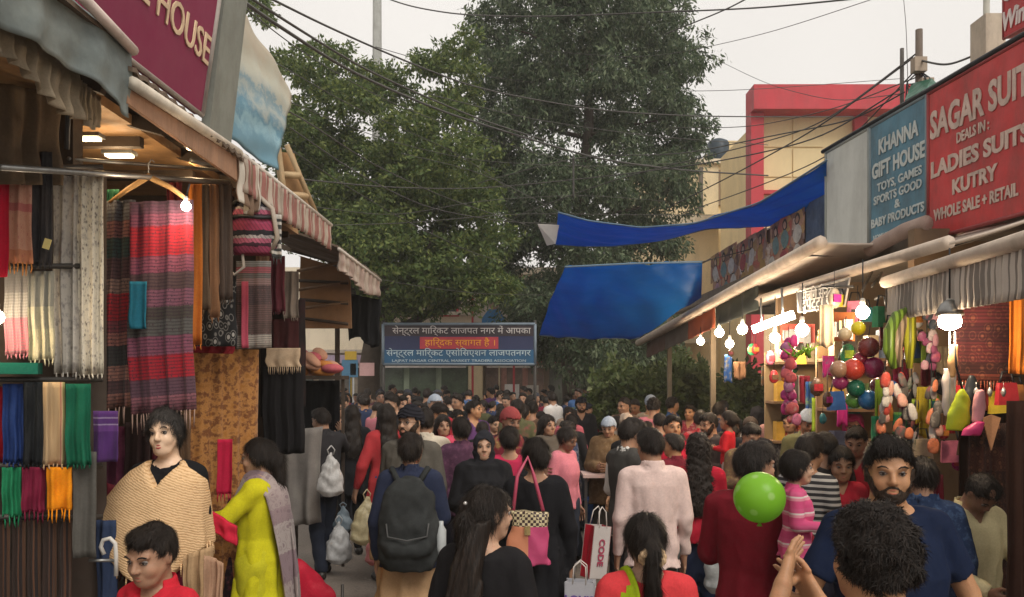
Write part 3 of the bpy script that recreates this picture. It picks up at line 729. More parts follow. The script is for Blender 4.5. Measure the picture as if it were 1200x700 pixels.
for (x0, x1, yt, D, lab, n) in ((690,762,432,15.5,'low leafy shrub beside the dark tree trunk at the crowd edge',9000), (762,842,414,15,'tallest leafy shrub under the lower blue tarpaulin',12000), (842,915,428,13.8,'leafy shrub below the row of lit bulbs on the right',10000)):
    base = P((x0+x1)/2, 440, D); base.z = 0; root = empty('shrub', base, 0, lab, 'shrub', 'shrubs behind the crowd'); g = random.Random(x0); cl = []
    w = (x1-x0)/F*D
    for i in range(34):
        x = g.uniform(-.55,.55)*w; top = (CZ+(HY-yt)/F*D)*(1-.25*(abs(x)/w*2)**2)
        z = g.uniform(.9, top-.15); cl.append((Vector((x, g.uniform(-.7,.7), z)), g.uniform(.22,.40)))
    b = MB()
    for i in range(7): limb(b, (0,0,0), cl[i*3][0], .035, .01, i)
    b.build('stem', BARK, root); leaves('foliage', cl, n, .13, LEAF_C, root, x0, 0, .5, .4)

# ---------------------------------------------------------------- buildings behind
CREAM = plain((.72,.62,.47), .85, .12, .6, .2, .2, grime=.35); CREAM2 = plain((.74,.60,.38), .85, .12, .5, .2, .2, grime=.4)
YELLOWW = plain((.76,.60,.34), .85, .12, .5, .2, .2, grime=.2); REDW = plain((.52,.045,.06), .6, .15, .7, .2, .3, grime=.35)
GLASS = plain((.03,.035,.04), .12, .3, 1, .02, .6); FRAME = plain((.28,.25,.22), .6)
def text_mesh(s, size, ext=.004, off=0, sx=1, align='CENTER', lsp=1.0, csp=1.0):
    c = bpy.data.curves.new('t', 'FONT'); c.body = s; c.size = size; c.extrude = ext; c.offset = off; c.align_x = align; c.align_y = 'CENTER'
    c.space_character = csp; c.space_line = lsp; c.resolution_u = 3
    o = bpy.data.objects.new('t', c); COL.objects.link(o); dg = bpy.context.evaluated_depsgraph_get(); dg.update()
    me = bpy.data.meshes.new_from_object(o.evaluated_get(dg)); bpy.data.objects.remove(o); bpy.data.curves.remove(c)
    if sx != 1:
        for v in me.vertices: v.co.x *= sx
    me.materials.clear(); return me
def lettering(s, parent, origin, xdir, updir, size, mat, ext=.004, off=0, sx=1, csp=1.0, name='lettering', width=None, up=.0):
    me = text_mesh(s, size, ext, off, sx, csp=csp); x = Vector(xdir).normalized(); u = Vector(updir).normalized(); n = x.cross(u).normalized(); u = n.cross(x)
    if width:
        xs = [v.co.x for v in me.vertices]; w0 = max(xs)-min(xs); mid = (max(xs)+min(xs))/2
        for v in me.vertices: v.co.x = (v.co.x-mid)*width/w0
    me.materials.append(mat); m = Matrix((x, u, n)).transposed().to_4x4(); m.translation = Vector(origin)+n*(ext+.003+up); me.transform(m)
    o = link(name, me, parent); return o
def window(parent, c, w, h, mf=FRAME, mg=GLASS, d=.12, mull=1):
    b = MB(); t = .07
    for sx_ in (-1,1): b.box((c[0]+sx_*w/2, c[1], c[2]), (t, d, h+t))
    for sz in (-1,1): b.box((c[0], c[1]-.005, c[2]+sz*h/2), (w+t*1.6, d, t))
    for k in range(mull): b.box((c[0]-w/2+w*(k+1)/(mull+1), c[1]+.01, c[2]), (.04, d*.7, h))
    f = b.build('window', mf, parent); g = MB(); g.box((c[0], c[1]+.03, c[2]), (w-.02, .03, h-.02)); g.build('pane', mg, f); return f
def bg_left():
    D = 29.0; root = empty('building', (0, 0, 0), 0, 'cream shop building with a half hidden store sign behind the banner', 'building')
    x0, x1 = P(300,440,D).x, P(742,440,D).x; zt = P(0,322,D).z
    b = MB(); b.box(((x0+x1)/2, D+2.5, zt/2), (x1-x0, 5, zt)); b.box(((x0+x1)/2, D-.05, zt+.1), (x1-x0+.3, .5, .25)); b.build('wall', CREAM, root)
    f = D-.02
    # storey bands
    for z in (2.55+.35, 4.25): 
        b = MB(); b.box(((x0+x1)/2, f-.12, z), (x1-x0, .25, .12)); b.build('ledge', plain((.46,.40,.32), .8, grime=.5), root)
    for px in (455, 520, 640, 700): window(root, (P(px,0,D).x, f-.03, P(0,352,D).z), 1.0, 1.1, REDW, GLASS)
    # shopfronts at street level
    cols = [(.45,.2,.18),(.45,.38,.3),(.30,.36,.26),(.5,.36,.26),(.5,.25,.2),(.45,.38,.3)]
    xs = [P(p,0,D).x for p in (302,372,440,552,566,640,742)]
    for i in range(6):
        a, c = xs[i], xs[i+1]; 
        b = MB(); b.box(((a+c)/2, f-.10, 1.35), (c-a-.25, .16, 2.5)); s_ = b.build('shopfront', plain(cols[i], .5, .5, 2, grime=.3), root)
        g = MB(); 
        for k in range(3): g = MB(); g.box((a+(c-a)*(k+.5)/3, f-.2, 1.4), ((c-a)/3-.2, .04, 1.9)); g.build('pane', plain([(.10,.11,.10),(.14,.12,.10),(.09,.12,.08),(.2,.12,.07),(.2,.13,.10),(.12,.12,.10)][i], .2, .5, 3), s_)
        b = MB(); b.box(((a+c)/2, f-.35, 2.62), (c-a-.1, .5, .28)); b.build('fascia', plain([(.5,.45,.4),(.42,.32,.42),(.25,.3,.22),(.5,.42,.3),(.42,.13,.12),(.45,.16,.14)][i], .6, grime=.4), root)
        b = MB(); b.box(((a+c)/2, f-.5, 2.35), (c-a-.3, .06, .07)); b.build('awning_bar', plain((.6,.55,.5), .5), root)
    b = MB(); b.box((P(558,0,D).x, f-.3, 1.4), (.5, .5, 2.8)); b.build('column', CREAM2, root)
    lettering('Man Store', root, (P(478,0,D).x, f-.02, P(0,366,D).z), (1,0,0), (0,0,1), .62, plain((.33,.26,.16), .6), .02)
    for (px, py, w, h, c) in ((600,461,.5,.62,(.75,.74,.7)),(624,461,.42,.55,(.55,.5,.44)),(410,432,.55,.6,(.1,.25,.4)),(414,433,.2,.4,(.7,.7,.7)),(411,417,.4,.3,(.65,.42,.05)),(585,404,.5,.3,(.55,.45,.3))):
        p = P(px, py, D-1.2); s_ = MB(); s_.box(p, (w, .04, h)); s_.box(p+Vector((0,.02,-h/2-(p.z-h/2)/2)), (.05,.05,max(p.z-h/2,.1)))
        s_.build('notice_board', plain(c, .5, .1), label={600:'plain white notice board on a post behind the crowd',624:'faded grey notice board right of the white one',410:'blue shop sign on a post left of the tree trunk',414:'narrow white sign panel beside the blue shop sign',411:'small yellow sign above the blue shop sign',585:'small cream sign just below the banner'}[px], cat='sign')
bg_left()
def hoarding():
    D = 27.5; c = P(578, 366, D); root = empty('hoarding', (c.x, D, 0), 0, 'tall advertising hoarding showing a figure in blue, above the banner', 'hoarding')
    z = c.z; b = MB(); b.box((0,0,z), (1.35,.08,1.35)); b.build('panel', plain((.5,.42,.36), .6, .2, 2), root)
    b = MB(); 
    for s_ in (-1,1): b.box((s_*.7,0,z/2+.35), (.07,.12,z+.7))
    b.box((0,0,z+.7), (1.47,.12,.07)); b.box((0,0,z-.7), (1.33,.12,.07)); b.build('frame', REDW, root)
    b = MB(); b.add([(-.4,-.05,z-.66),(.42,-.05,z-.66),(.38,-.05,z-.2),(.2,-.05,z+.1),(-.15,-.05,z+.1),(-.38,-.05,z-.2)], [(0,1,2,3,4,5)]); b.build('printed_torso', plain((.04,.17,.38), .6), root)
    b = MB(); b.add([(.02+.17*math.cos(k*.5236),-.055,z+.28+.2*math.sin(k*.5236)) for k in range(12)], [tuple(range(12))]); b.build('printed_head', plain((.28,.17,.12), .6), root)
    b = MB(); b.add([(.02+.19*math.cos(k*.2855),-.06,z+.33+.2*math.sin(k*.2855)) for k in range(12)], [tuple(range(12))]); b.build('printed_hair', BLACK, root)
hoarding()
def bg_yellow():
    D = 33.0; root = empty('building', (0,0,0), 0, 'yellow plastered building with balconies and rooftop tank right of the tall tree', 'building')
    q = lambda px, py, dd=0: P(px, py, D+dd)
    def blk(x0, x1, yt, yb, dd, mat, name, dep=4):
        a, c = q(x0, yt, dd), q(x1, yb, dd); zb = c.z if yb < 600 else 0
        b = MB(); b.box(((a.x+c.x)/2, D+dd+dep/2, (a.z+zb)/2), (c.x-a.x, dep, a.z-zb)); return b.build(name, mat, root)
    blk(752, 842, 190, 999, 0, CREAM2, 'wall'); blk(842, 905, 165, 999, .8, YELLOWW, 'wall'); blk(690, 752, 345, 999, .4, CREAM, 'wall')
    blk(748, 862, 252, 262, -.6, CREAM, 'balcony_slab', 1); blk(748, 850, 186, 191, -.15, CREAM, 'parapet_cap', .6)
    blk(820, 824, 196, 250, -.12, plain((.12,.1,.08)), 'drain_pipe', .1)
    for (px, py, w, h) in ((793,208,.75,1.1),(768,215,.7,.9),(795,330,1.0,1.2),(765,330,.8,1.2),(730,375,.8,1.0),(860,215,.8,1.4)):
        window(root, (q(px,0).x, D-.04+(.8 if px > 842 else 0), q(0,py).z), w, h, plain((.25,.17,.1), .6))
    b = MB(); p = q(850, 176, 1); b.lathe([(.42,-.55),(.46,-.4),(.46,.35),(.4,.45),(.2,.55)], p-Vector((.3,0,.1)), 18); b.build('water_tank', plain((.02,.035,.05), .5), root)
    blk(698, 834, 396, 402, -1.6, CREAM, 'awning_slab', 1.6); blk(700, 760, 428, 446, -1.2, plain((.6,.3,.06), .6, .5, 2), 'fascia', .2); blk(765, 834, 424, 446, -1.2, CREAM2, 'fascia', .2)
    blk(718, 722, 400, 999, -1.5, DWOOD, 'post', .15); blk(745, 748, 400, 999, -1.5, DWOOD, 'post', .15)
bg_yellow()
def bg_red():
    D = 26.0; root = empty('building', (0,0,0), 0, 'yellow tiled building framed in crimson on the right skyline', 'building')
    x0 = P(876,0,D).x; x1 = P(1120,0,D).x; zt = P(0,108,D).z; zb = P(0,136,D).z
    b = MB(); b.box(((x0+x1)/2+.2, D+2.6, zb/2), (x1-x0-.5, 5, zb)); b.build('wall', YELLOWW, root)
    b = MB(); b.box(((x0+x1)/2, D-.25, (zt+zb)/2), (x1-x0, .9, zt-zb)); b.build('cornice', REDW, root)
    b = MB(); b.box((x0+.2, D-.1, zb/2-.01), (.4, .6, zb-.02)); b.build('pilaster', REDW, root)
    b = MB(); b.box((P(1008,0,D).x, D+.02, zb-.55), (.42, .2, 1.05)); b.build('pilaster', REDW, root)
    b = MB(); b.box((x0+1.0, D-.03, P(0,226,D).z), (1.3, .2, .12)); b.build('band', REDW, root)
    me = None
    pw, ph = 1.02, .96
    for i in range(7):
        for j in range(8):
            if me is None:
                b = MB(); b.box((0,0,0), (pw-.05,.05,ph-.05), None); me = b.mesh('panel', [YELLOWW])
            if 3.1 < x0+.95+i*pw-x0 < 3.9 and j == 0: pass
            x = x0+.95+i*pw; z = zb-.52-j*ph
            if x+pw/2 > x1 or (abs(x-P(1008,0,D).x) < .7 and j == 0): continue
            link('panel', me, root, None, (x, D+.08, z))
bg_red()
# ---------------------------------------------------------------- poles and cables
def pole(px, ytop, D, r, lab, mat, extra=None, name='utility_pole'):
    a = P(px, ytop, D); root = empty(name, (a.x, D, 0), 0, lab, 'pole'); b = MB(); b.tube([(0,0,-.1),(0,0,a.z*.5),(0,0,a.z)], [r*1.2,r,r*.8], 10); b.build('shaft', mat, root)
    if extra: extra(root, a.z)
    return root
def xarm(root, z):
    b = MB(); b.box((0,0,z-.5), (1.6,.1,.1)); b.build('crossarm', METAL, root)
    for x in (-.7,-.25,.25,.7):
        b = MB(); b.lathe([(.03,0),(.05,.05),(.03,.1),(.045,.14)], (x,0,z-.45), 8); b.build('insulator', plain((.3,.12,.06), .2), root)
pole(442, -60, 25, .16, 'grey concrete utility pole rising above the left tree', plain((.30,.30,.28), .8, grime=.4), xarm)
def junct(root, z):
    for k in range(9):
        b = MB(); a = R.uniform(0,6.28); b.tube([(0,0,z-.42-R.uniform(0,.3)), (.12*math.cos(a), .12*math.sin(a), z-.55), (.16*math.cos(a+.8), .16*math.sin(a+.8), z-.8-R.uniform(0,.2))], .008, 5)
        b.build('cable_loop', BLACK, root)
    for k in range(3):
        b = MB(); b.box((R.uniform(-.05,.1), -.06, z-.4-k*.22), (.13,.1,.15)); b.build('junction_box', plain((.35,.27,.2), .6, grime=.5), root)
pole(1077, 35, 8.6, .045, 'rusty pipe pole wrapped in cable loops above the blue gift shop sign', plain((.12,.09,.07), .8), junct)
pole(1057, 57, 8.8, .026, 'thin dark pipe standing left of the cable wrapped pole', plain((.09,.08,.07), .7))
pole(1156, -30, 6.6, .03, 'pale pipe standing on the roof left of the small red sign', plain((.35,.33,.28), .7))
CABM = plain((.06,.055,.05), .6)
def cable(pts, r=.012, lab=None, sag=0, mat=None):
    Q = [P(*p) for p in pts]; out = []
    for i in range(len(Q)-1):
        for k in range(10):
            t = k/10; out.append(Q[i].lerp(Q[i+1], t))
    out.append(Q[-1])
    # smooth into a hanging curve
    for _ in range(14): out = [out[0]]+[(out[i-1]+out[i]*2+out[i+1])/4 for i in range(1, len(out)-1)]+[out[-1]]
    if sag: out = [q-Vector((0,0,sag*math.sin(math.pi*i/(len(out)-1)))) for i, q in enumerate(out)]
    b = MB(); b.tube(out, r, 5); b.build('cable', mat or CABM, label=lab, cat='cable', group='overhead cables across the street')
CBL = iter(['thickest black cable sweeping down from the top left across both trees', 'second thick cable just above the thickest one at top left', 'long cable over the left treetop running level to the red framed building', 'nearly level cable across the top of the sky behind the dark tree', 'thin cable leaving the crumpled banner and falling into the left tree', 'thin cable low over the left tree behind the striped awning', 'cable curving from the left tree up to the rusty pole top', 'cable from the dark tree rising to the rusty pole', 'steep cable from behind the upper tarpaulin to the rusty pole top', 'cable rising from the yellow building to the rusty pole', 'lower steep thin cable rising to the rusty pole', 'thin level cable just above the upper blue tarpaulin', 'faint level cable behind both treetops', 'short cable rising out of the top of the picture right of the dark tree', 'black cable looping from the rusty pole over the red signboard', 'thin cable sagging over the letters of the red signboard', 'hair thin cable dropping from the sky beside the thin dark pipe', 'thin cable crossing the middle of the dark tree', 'thin cable slanting down through the left tree to the upper tarpaulin', 'fine cable under the thickest one in front of the left treetop', 'fine nearly level cable through the upper middle of both trees', 'fine cable plunging steeply across the gap between the trees', 'fine cable in the sky left of the rusty pole above the red frame', 'fine cable rising across the sky from the dark tree to the top right', 'fine cable just over the cream tiles of the red framed building', 'fine cable low between the left awnings and the banner top', 'fine cable crossing the lower middle of both trees'])
for pts, r in [
    (((240,-30,5),(310,20,7),(410,85,9),(520,132,12),(600,157,13),(700,187,15),(800,200,17),(900,206,19)), .022),
    (((240,-38,5),(330,22,7),(430,84,9),(560,140,12),(640,165,14)), .016),
    (((300,-10,8),(380,30,10),(470,70,12),(560,105,14),(700,130,17),(820,137,19),(1000,137,22)), .018),
    (((430,-10,18),(480,8,18),(540,18,18),(640,20,18),(760,15,17),(890,10,15),(1010,-2,13)), .02),
    (((250,92,6),(345,132,8),(430,190,10),(520,232,13),(620,265,15)), .010),
    (((340,150,9),(420,205,11),(500,245,13),(600,262,16),(700,262,18)), .011),
    (((350,210,10),(450,220,12),(560,222,14),(700,208,14),(830,192,12),(960,165,10),(1056,104,8.8)), .012),
    (((560,215,16),(680,182,15),(800,182,13),(900,160,11),(1000,142,9.5),(1060,108,8.7)), .012),
    (((600,255,16),(720,210,15),(850,178,13),(960,150,10.5),(1075,62,8.6)), .011),
    (((780,245,14),(860,205,12),(960,150,10),(1070,68,8.6)), .012),
    (((800,250,14),(880,222,12),(980,182,10),(1075,80,8.6)), .010),
    (((350,265,11),(480,262,14),(600,250,17),(740,252,18),(840,252,18)), .009),
    (((440,55,20),(560,90,21),(700,105,22),(850,108,23),(1060,92,24)), .012),
    (((780,40,16),(850,12,14),(880,-4,13),(910,-20,12)), .016),
    (((1075,70,8.6),(1110,78,8),(1150,62,7.2),(1200,30,6.4),(1260,-5,5.8)), .014),
    (((1080,96,8.5),(1120,100,7.8),(1165,92,7.0),(1230,70,6.2)), .009),
    (((1058,-10,12),(1062,30,10.5),(1064,100,9)), .006),
    (((500,110,14),(620,140,16),(760,160,18),(900,170,20)), .010),
    (((340,175,10),(400,215,12),(480,262,14),(560,300,15),(640,318,16)), .009),
    (((250,-20,7),(350,60,9),(450,118,12),(560,160,15),(700,200,18)), .008),
    (((340,120,10),(450,165,13),(560,190,16),(700,196,19),(820,190,21)), .008),
    (((300,60,9),(420,130,12),(540,180,15),(620,240,18),(700,290,20)), .008),
    (((820,60,20),(900,100,17),(980,120,13),(1056,110,8.8)), .007),
    (((640,60,20),(760,70,18),(900,40,15),(1050,-10,12)), .008),
    (((780,150,17),(880,150,14),(980,128,11),(1076,90,8.6)), .009),
    (((350,300,12),(450,330,14),(560,345,16),(640,346,18)), .007),
    (((350,240,12),(460,255,14),(560,235,16),(680,228,18),(780,236,20)), .008),
]: cable(pts, r*.78, next(CBL))
cable(((672,182,15),(672,232,15)), .02, 'short upright cable clamp hanging between two cables before the dark tree')
# ================================================================ cloth goods and shops
def hang(name, a, b, length, mat, folds=4, amp=.02, fringe=0, label=None, cat='scarf', group=None, parent=None, nu=26, nv=14, flare=1.0, thick=.006,
         skew=(0,0,0), seed=0, bottom=0.0, fmat=None, wavy=.25, parts=(), gather=0):
    a, b = Vector(a), Vector(b); x = (b-a); wd = x.length; x.normalize(); n = x.cross(Vector((0,0,1))).normalized()
    r = random.Random(seed+int(abs(a.x*1000))+int(abs(a.z*77))); ph = r.uniform(0,6); f2 = folds*r.uniform(1.6,2.3); m = MB(); V = []; U = []
    def pt(u, v, o=0):
        g = .35+.65*v; s = u-.5; s *= 1+(flare-1)*v; s *= 1-gather*math.sin(math.pi*min(v*1.0,1))
        dz = -length*v-bottom*math.sin(u*7+ph)*v*.6
        k = amp*g*(math.sin(u*folds*6.283+ph+wavy*math.sin(v*4)+.8*math.sin(u*5+ph))+.45*math.sin(u*f2*6.283+2*ph+v*1.5)+.35*math.sin(v*9+u*4+ph))
        s += (.035*math.sin(v*5+ph)+.02*math.sin(v*11+2*ph))*v*(min(1,.3/wd)**2)
        return a+x*wd*(.5+s)+Vector((0,0,dz))+n*(k+o)+Vector(skew)*v
    for sgn in (0, 1):
        for j in range(nv+1):
            for i in range(nu+1): V.append(pt(i/nu, j/nv, -thick*sgn)); U.append((i/nu, 1-j/nv))
    N = (nu+1)*(nv+1); fs = []
    for j in range(nv):
        for i in range(nu):
            p = j*(nu+1)+i; fs.append((p, p+nu+1, p+nu+2, p+1)); fs.append((N+p, N+p+1, N+p+nu+2, N+p+nu+1))
    for i in range(nu): fs.append((i, i+1, N+i+1, N+i)); q = nv*(nu+1)+i; fs.append((q+1, q, N+q, N+q+1))
    for j in range(nv): p = j*(nu+1); fs.append((p+nu+1, p, N+p, N+p+nu+1)); p += nu; fs.append((p, p+nu+1, N+p+nu+1, N+p))
    m.add(V, fs, True, U); o = m.build(name, mat, parent, label=label, cat=cat, group=group)
    if fringe:
        t = MB(); k = int(wd/.016)
        for i in range(k):
            u = (i+.5)/k; p = pt(u, 1); q = p+Vector((r.uniform(-.006,.006), r.uniform(-.004,.004), -fringe*r.uniform(.75,1.1)))
            t.tube([p+Vector((0,0,.005)), (p+q)/2+Vector((r.uniform(-.004,.004),0,0)), q], [.003,.004,.0015], 4)
        t.build('fringe', fmat or mat, o, kind='stuff')
    return o
def stripe_mat(a, b, n, axis=0, dirty=.5, transl=0.15):
    t = NT('striped_canvas'); uv = t.coord('UV'); sp = t.n('SeparateXYZ'); t.l(uv, sp.inputs[0])
    s = t.math('GREATER_THAN', t.math('SINE', t.math('MULTIPLY', sp.outputs[axis], n*6.2832)), 0)
    c = t.mix(s, a, b); d = t.noise(t.coord(scale=(3,3,1)), 2.3, 7, .75); c = t.mix(t.ramp(d, [(.4, (0,)*3), (.75, (dirty,)*3)]), c, (.10,.075,.05))
    return t.out(c, .85, t.noise(t.coord(), 60, 3), .3, .003, .15, transl=transl)
DIRTYCLOTH = cloth((.34,.28,.20), (.22,.16,.10), 3, var=.6, transl=.15); BROWNMETAL = plain((.12,.085,.06), .8, .4, 3, grime=.6)
def box_struct(name, c, s, mat, rot=None, parent=None, **kw):
    b = MB(); b.box(c, s, rot); return b.build(name, mat, parent, **kw)

# ------------------------------------------------ left row of stalls
sh = empty('market_stall', (-2.4, 0, 0), 0, 'long wooden stall row on the left hung with scarves and shawls', 'market stall'); OL = Vector((-2.4,0,0))
def L(c): return Vector(c)-OL
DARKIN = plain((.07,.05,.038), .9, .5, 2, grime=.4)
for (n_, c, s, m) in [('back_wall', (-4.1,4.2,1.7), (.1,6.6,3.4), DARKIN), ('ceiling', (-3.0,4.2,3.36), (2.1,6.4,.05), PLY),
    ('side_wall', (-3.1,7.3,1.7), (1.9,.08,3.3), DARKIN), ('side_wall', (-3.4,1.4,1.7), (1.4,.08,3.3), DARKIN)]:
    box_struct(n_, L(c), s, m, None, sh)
for i in range(9): box_struct('ceiling_joist', L((-3.0, 1.5+i*.72, 3.31)), (2.0,.05,.06), DWOOD, None, sh)
for (x, y, zb, w_) in ((-2.16,3.95,2.95,.09),(-2.2,5.3,0,.06),(-2.13,7.28,0,.07),(-2.1,9.75,0,.05)): box_struct('post', L((x,y,(zb+3.4)/2)), (w_,w_,3.4-zb), DWOOD, None, sh)
b = MB(); b.tube([P(60,88,3.5)-OL, P(80,130,3.55)-OL, P(78,175,3.6)-OL], .012, 5); b.build('wire', BLACK, sh)
for (px,py,d,ln) in ((100,162,4.1,.14),(140,182,4.46,.14),(232,174,4.9,.12)):
    r_ = empty('ceiling_lamp', P(px,py,d), 0, {100:'slim lit ceiling lamp nearest the wooden post on the left',140:'slim lit ceiling lamp in the middle of the left stall',232:'slim ceiling lamp farthest along, above the red shawl'}[px], 'lamp')
    b = MB(); b.box((0,0,.012), (ln+.03,.07,.02)); b.build('lamp_frame', METAL, r_); b = MB(); b.box((0,0,-.004), (ln,.05,.012)); b.build('diffuser', emis((1,.78,.45), 4), r_)
    l_ = bpy.data.lights.new('lamp_light', 'POINT'); l_.energy = 2.5; l_.color = (1,.72,.42); l_.shadow_soft_size = .05; lo_ = bpy.data.objects.new('lamp_light', l_); COL.objects.link(lo_); lo_.parent = r_; lo_.location = (0,0,-.08)
# sloping corrugated roof sheets over the stall front, seen from below
def roof_sheet(y0, y1, xf, zf, xb, zb, name, mat, waves=0, label=None, parent=None, off=OL, th=.02):
    b = MB(); n = 40 if waves else 8; V = []
    for s_ in (0,1):
        for i in range(n+1):
            y = y0+(y1-y0)*i/n; w = .012*math.sin(i/n*waves*6.283) if waves else .012*math.sin(i*1.7)
            V += [Vector((xf,y,zf+w+s_*th))-off, Vector((xb,y,zb+w+s_*th))-off]
    N = 2*(n+1); fs = []
    for i in range(n):
        p = i*2; fs += [(p,p+1,p+3,p+2), (N+p,N+p+2,N+p+3,N+p+1), (p,p+2,N+p+2,N+p), (p+1,N+p+1,N+p+3,p+3)]
    fs += [(0,N,N+1,1), (2*n,2*n+1,N+2*n+1,N+2*n)]
    b.add(V, fs, False); return b.build(name, mat, parent)
roof_sheet(1.2, 3.4, -1.62, 3.42, -2.9, 3.7, 'roof_sheet', BROWNMETAL, 0, parent=sh)
roof_sheet(3.42, 4.86, -1.6, 3.33, -2.9, 3.72, 'roof_sheet', BROWNMETAL, 14, parent=sh)
roof_sheet(4.86, 7.15, -1.6, 3.36, -2.7, 3.68, 'roof_sheet', BROWNMETAL, 18, parent=sh)
roof_sheet(7.4, 9.85, -1.6, 3.22, -2.6, 3.55, 'roof_sheet', BROWNMETAL, 18, parent=sh)
for i in range(10): box_struct('rafter', L((-2.32, 1.7+i*.62 if i < 9 else 9.6, 3.46)), (1.1,.045,.06), DWOOD, (0,.27,0), sh)
b = MB(); b.tube([P(155,97,3.43)-OL, P(280,180,4.84)-OL], .028, 8); b.build('front_rail', plain((.62,.55,.45), .6, grime=.3), sh)
box_struct('fascia', L((-1.64, 4.14, 3.27)), (.02,1.4,.13), plain((.36,.20,.12), .8, grime=.5), (0,.0,0), sh)
b = MB(); b.tube([P(95,-5,3.0)-OL, P(157,60,3.43)-OL], .022, 8); b.build('front_rail', plain((.55,.45,.40), .6, grime=.3), sh)
b = MB(); b.tube([P(284,182,4.84)-OL, P(388,264,7.1)-OL], .017, 8); b.build('front_rail', plain((.55,.50,.44), .6, grime=.3), sh)
b = MB(); b.tube([P(397,292,7.4)-OL, P(446,329,9.8)-OL], .017, 8); b.build('front_rail', plain((.5,.45,.4), .6, grime=.3), sh)
for (p, q, r_) in ((P(0,196,3.2),P(268,214,5.0),.014),(P(80,186,3.9),P(265,200,5.0),.01),(P(225,188,4.6),P(300,198,5.2),.018)):
    b = MB(); b.tube([p-OL,q-OL], r_, 8); b.build('hanging_rail', METAL, sh)
# plywood gable, its battens, and the lean-to trestle above the awning
gb = empty('plywood_panel', P(378,340,8.9), 0, 'plywood panel with diagonal battens under the end of the left awnings', 'panel')
b = MB(); o = P(378,340,8.9); c = [P(350,385,8.9)-o, P(412,385,8.9)-o, P(410,318,8.9)-o, P(352,300,8.9)-o]; b.slab([c[0],c[1],c[2],c[3]], .03); b.build('board', plain((.30,.16,.075), .75, .35, 3, grime=.3), gb)
for i in range(6):
    p = P(348+i*1, 318+i*11, 8.83)-o; q = P(408, 312+i*12+(8 if i%2 else -6), 8.83)-o; b = MB(); b.tube([p,q], .018, 5); b.build('batten', DWOOD if i%2 else WOOD, gb)
tr = empty('wooden_trestle', P(345,210,6.7), 0, 'leaning wooden trestle standing on the roof above the striped awning', 'trestle'); o = P(345,210,6.7)
for (p,q) in ((P(325,172,6.5),P(334,245,6.6)),(P(336,170,6.6),P(370,250,6.9)),(P(328,205,6.6),P(352,206,6.7)),(P(329,228,6.6),P(360,230,6.8))):
    b = MB(); b.tube([p-o,q-o], .03, 4); b.build('timber', plain((.42,.30,.17), .8), tr)
b = MB(); b.slab([P(327,240,6.75)-o,P(364,243,6.95)-o,P(345,180,6.75)-o,P(327,178,6.65)-o], .02); b.build('board', PLY, tr)
# awnings and valances on the left
PINKSTR = stripe_mat((.34,.15,.13), (.50,.42,.35), 24, 0, .75)
hang('valance', P(287,184,4.84), P(389,266,7.12), .215, PINKSTR, 14, .012, 0, 'pink and cream striped awning valance with a scalloped edge', 'awning', nu=140, nv=6, seed=4, bottom=.012)
hang('valance', P(282,182,4.80), P(306,199,5.15), .30, stripe_mat((.20,.13,.09),(.6,.55,.48),4,0,.4), 3, .02, 0, 'ragged striped end flap of the awning above the hanging backpack', 'awning', nu=30, seed=5, bottom=.05)
hang('valance', P(398,294,7.42), P(446,331,9.82), .21, stripe_mat((.40,.30,.26),(.48,.40,.34),14,0,.7), 9, .02, 0, 'faded grey pink valance farthest along the left row', 'awning', nu=70, seed=6, bottom=.06)
hang('tarpaulin', P(-60,-130,2.45), P(157,61,3.45), .27, cloth((.16,.185,.18), (.24,.25,.22), 2.5, 120, .6, .5, 0), 3, .02, 0, 'grey green tarpaulin strip hanging below the pale rail at top left', 'tarpaulin', nu=60, seed=7, bottom=.03)
hang('curtain', P(-40,-20,2.62), P(92,88,3.25), .17, DIRTYCLOTH, 9, .02, .0, 'stained cream cloth hanging in tatters at the top left corner', 'cloth', nu=70, seed=8, bottom=.05)
for i in range(7):
    p = P(70+i*6, 78+i*5, 3.2+i*.04); hang('rag', p, p+Vector((.02,.06,0)), R.uniform(.08,.2), DIRTYCLOTH, 1, .01, 0, 'stained rag strip dangling beside the wooden post', 'cloth', group='rag strips beside the post', nu=6, nv=5, seed=i)
hang('curtain', P(-10,95,3.3), P(72,110,3.7), .42, cloth((.10,.07,.045), (.16,.12,.08), 3, var=.6), 3, .02, 0, 'brown sackcloth sheet hanging behind the wooden post', 'cloth', seed=9)
# big signboards on the left
def board(name, c, t, mat, label, cat='signboard', frame=None, ft=.03):
    o = (Vector(c[0])+Vector(c[1]))/2; root = empty(name, o, 0, label, cat); b = MB(); b.slab([Vector(k)-o for k in c], t); b.build('panel', mat, root)
    if frame:
        for i in range(4):
            b = MB(); p, q = Vector(c[i])-o, Vector(c[(i+1)%4])-o; b.tube([p,q], ft, 4); b.build('frame', frame, root)
    return root, o
def yz(x, y, z): return Vector((x,y,z))
MAROON = plain((.20,.012,.055), .55, .12, 1.2, .1, .3, grime=.1)
sA, sB = 2.6, 5.02
root, o = board('signboard', [yz(-1.92,sA,3.6), yz(-1.92,sB,3.66), yz(-1.74,sB,4.9), yz(-1.74,sA,4.9)], .05, MAROON, 'big maroon shop signboard with tall pale serif letters at top left', frame=plain((.4,.36,.33), .6, grime=.4), ft=.018)
ud = Vector((.18,0,1.3)).normalized()
lettering('SAREE HOUSE', root, yz(-1.92,4.27,3.64)+ud*.39-o, (0,1,0), ud, .25, plain((.62,.46,.30), .6), .004, .001, width=1.42, up=.0)
board('signboard', [yz(-1.90,5.08,3.55), yz(-1.86,5.36,3.55), yz(-1.70,5.36,4.95), yz(-1.74,5.08,4.95)], .06, plain((.20,.21,.18), .6, .3, 2, grime=.5), 'narrow grey upright board between the maroon sign and the crumpled poster')
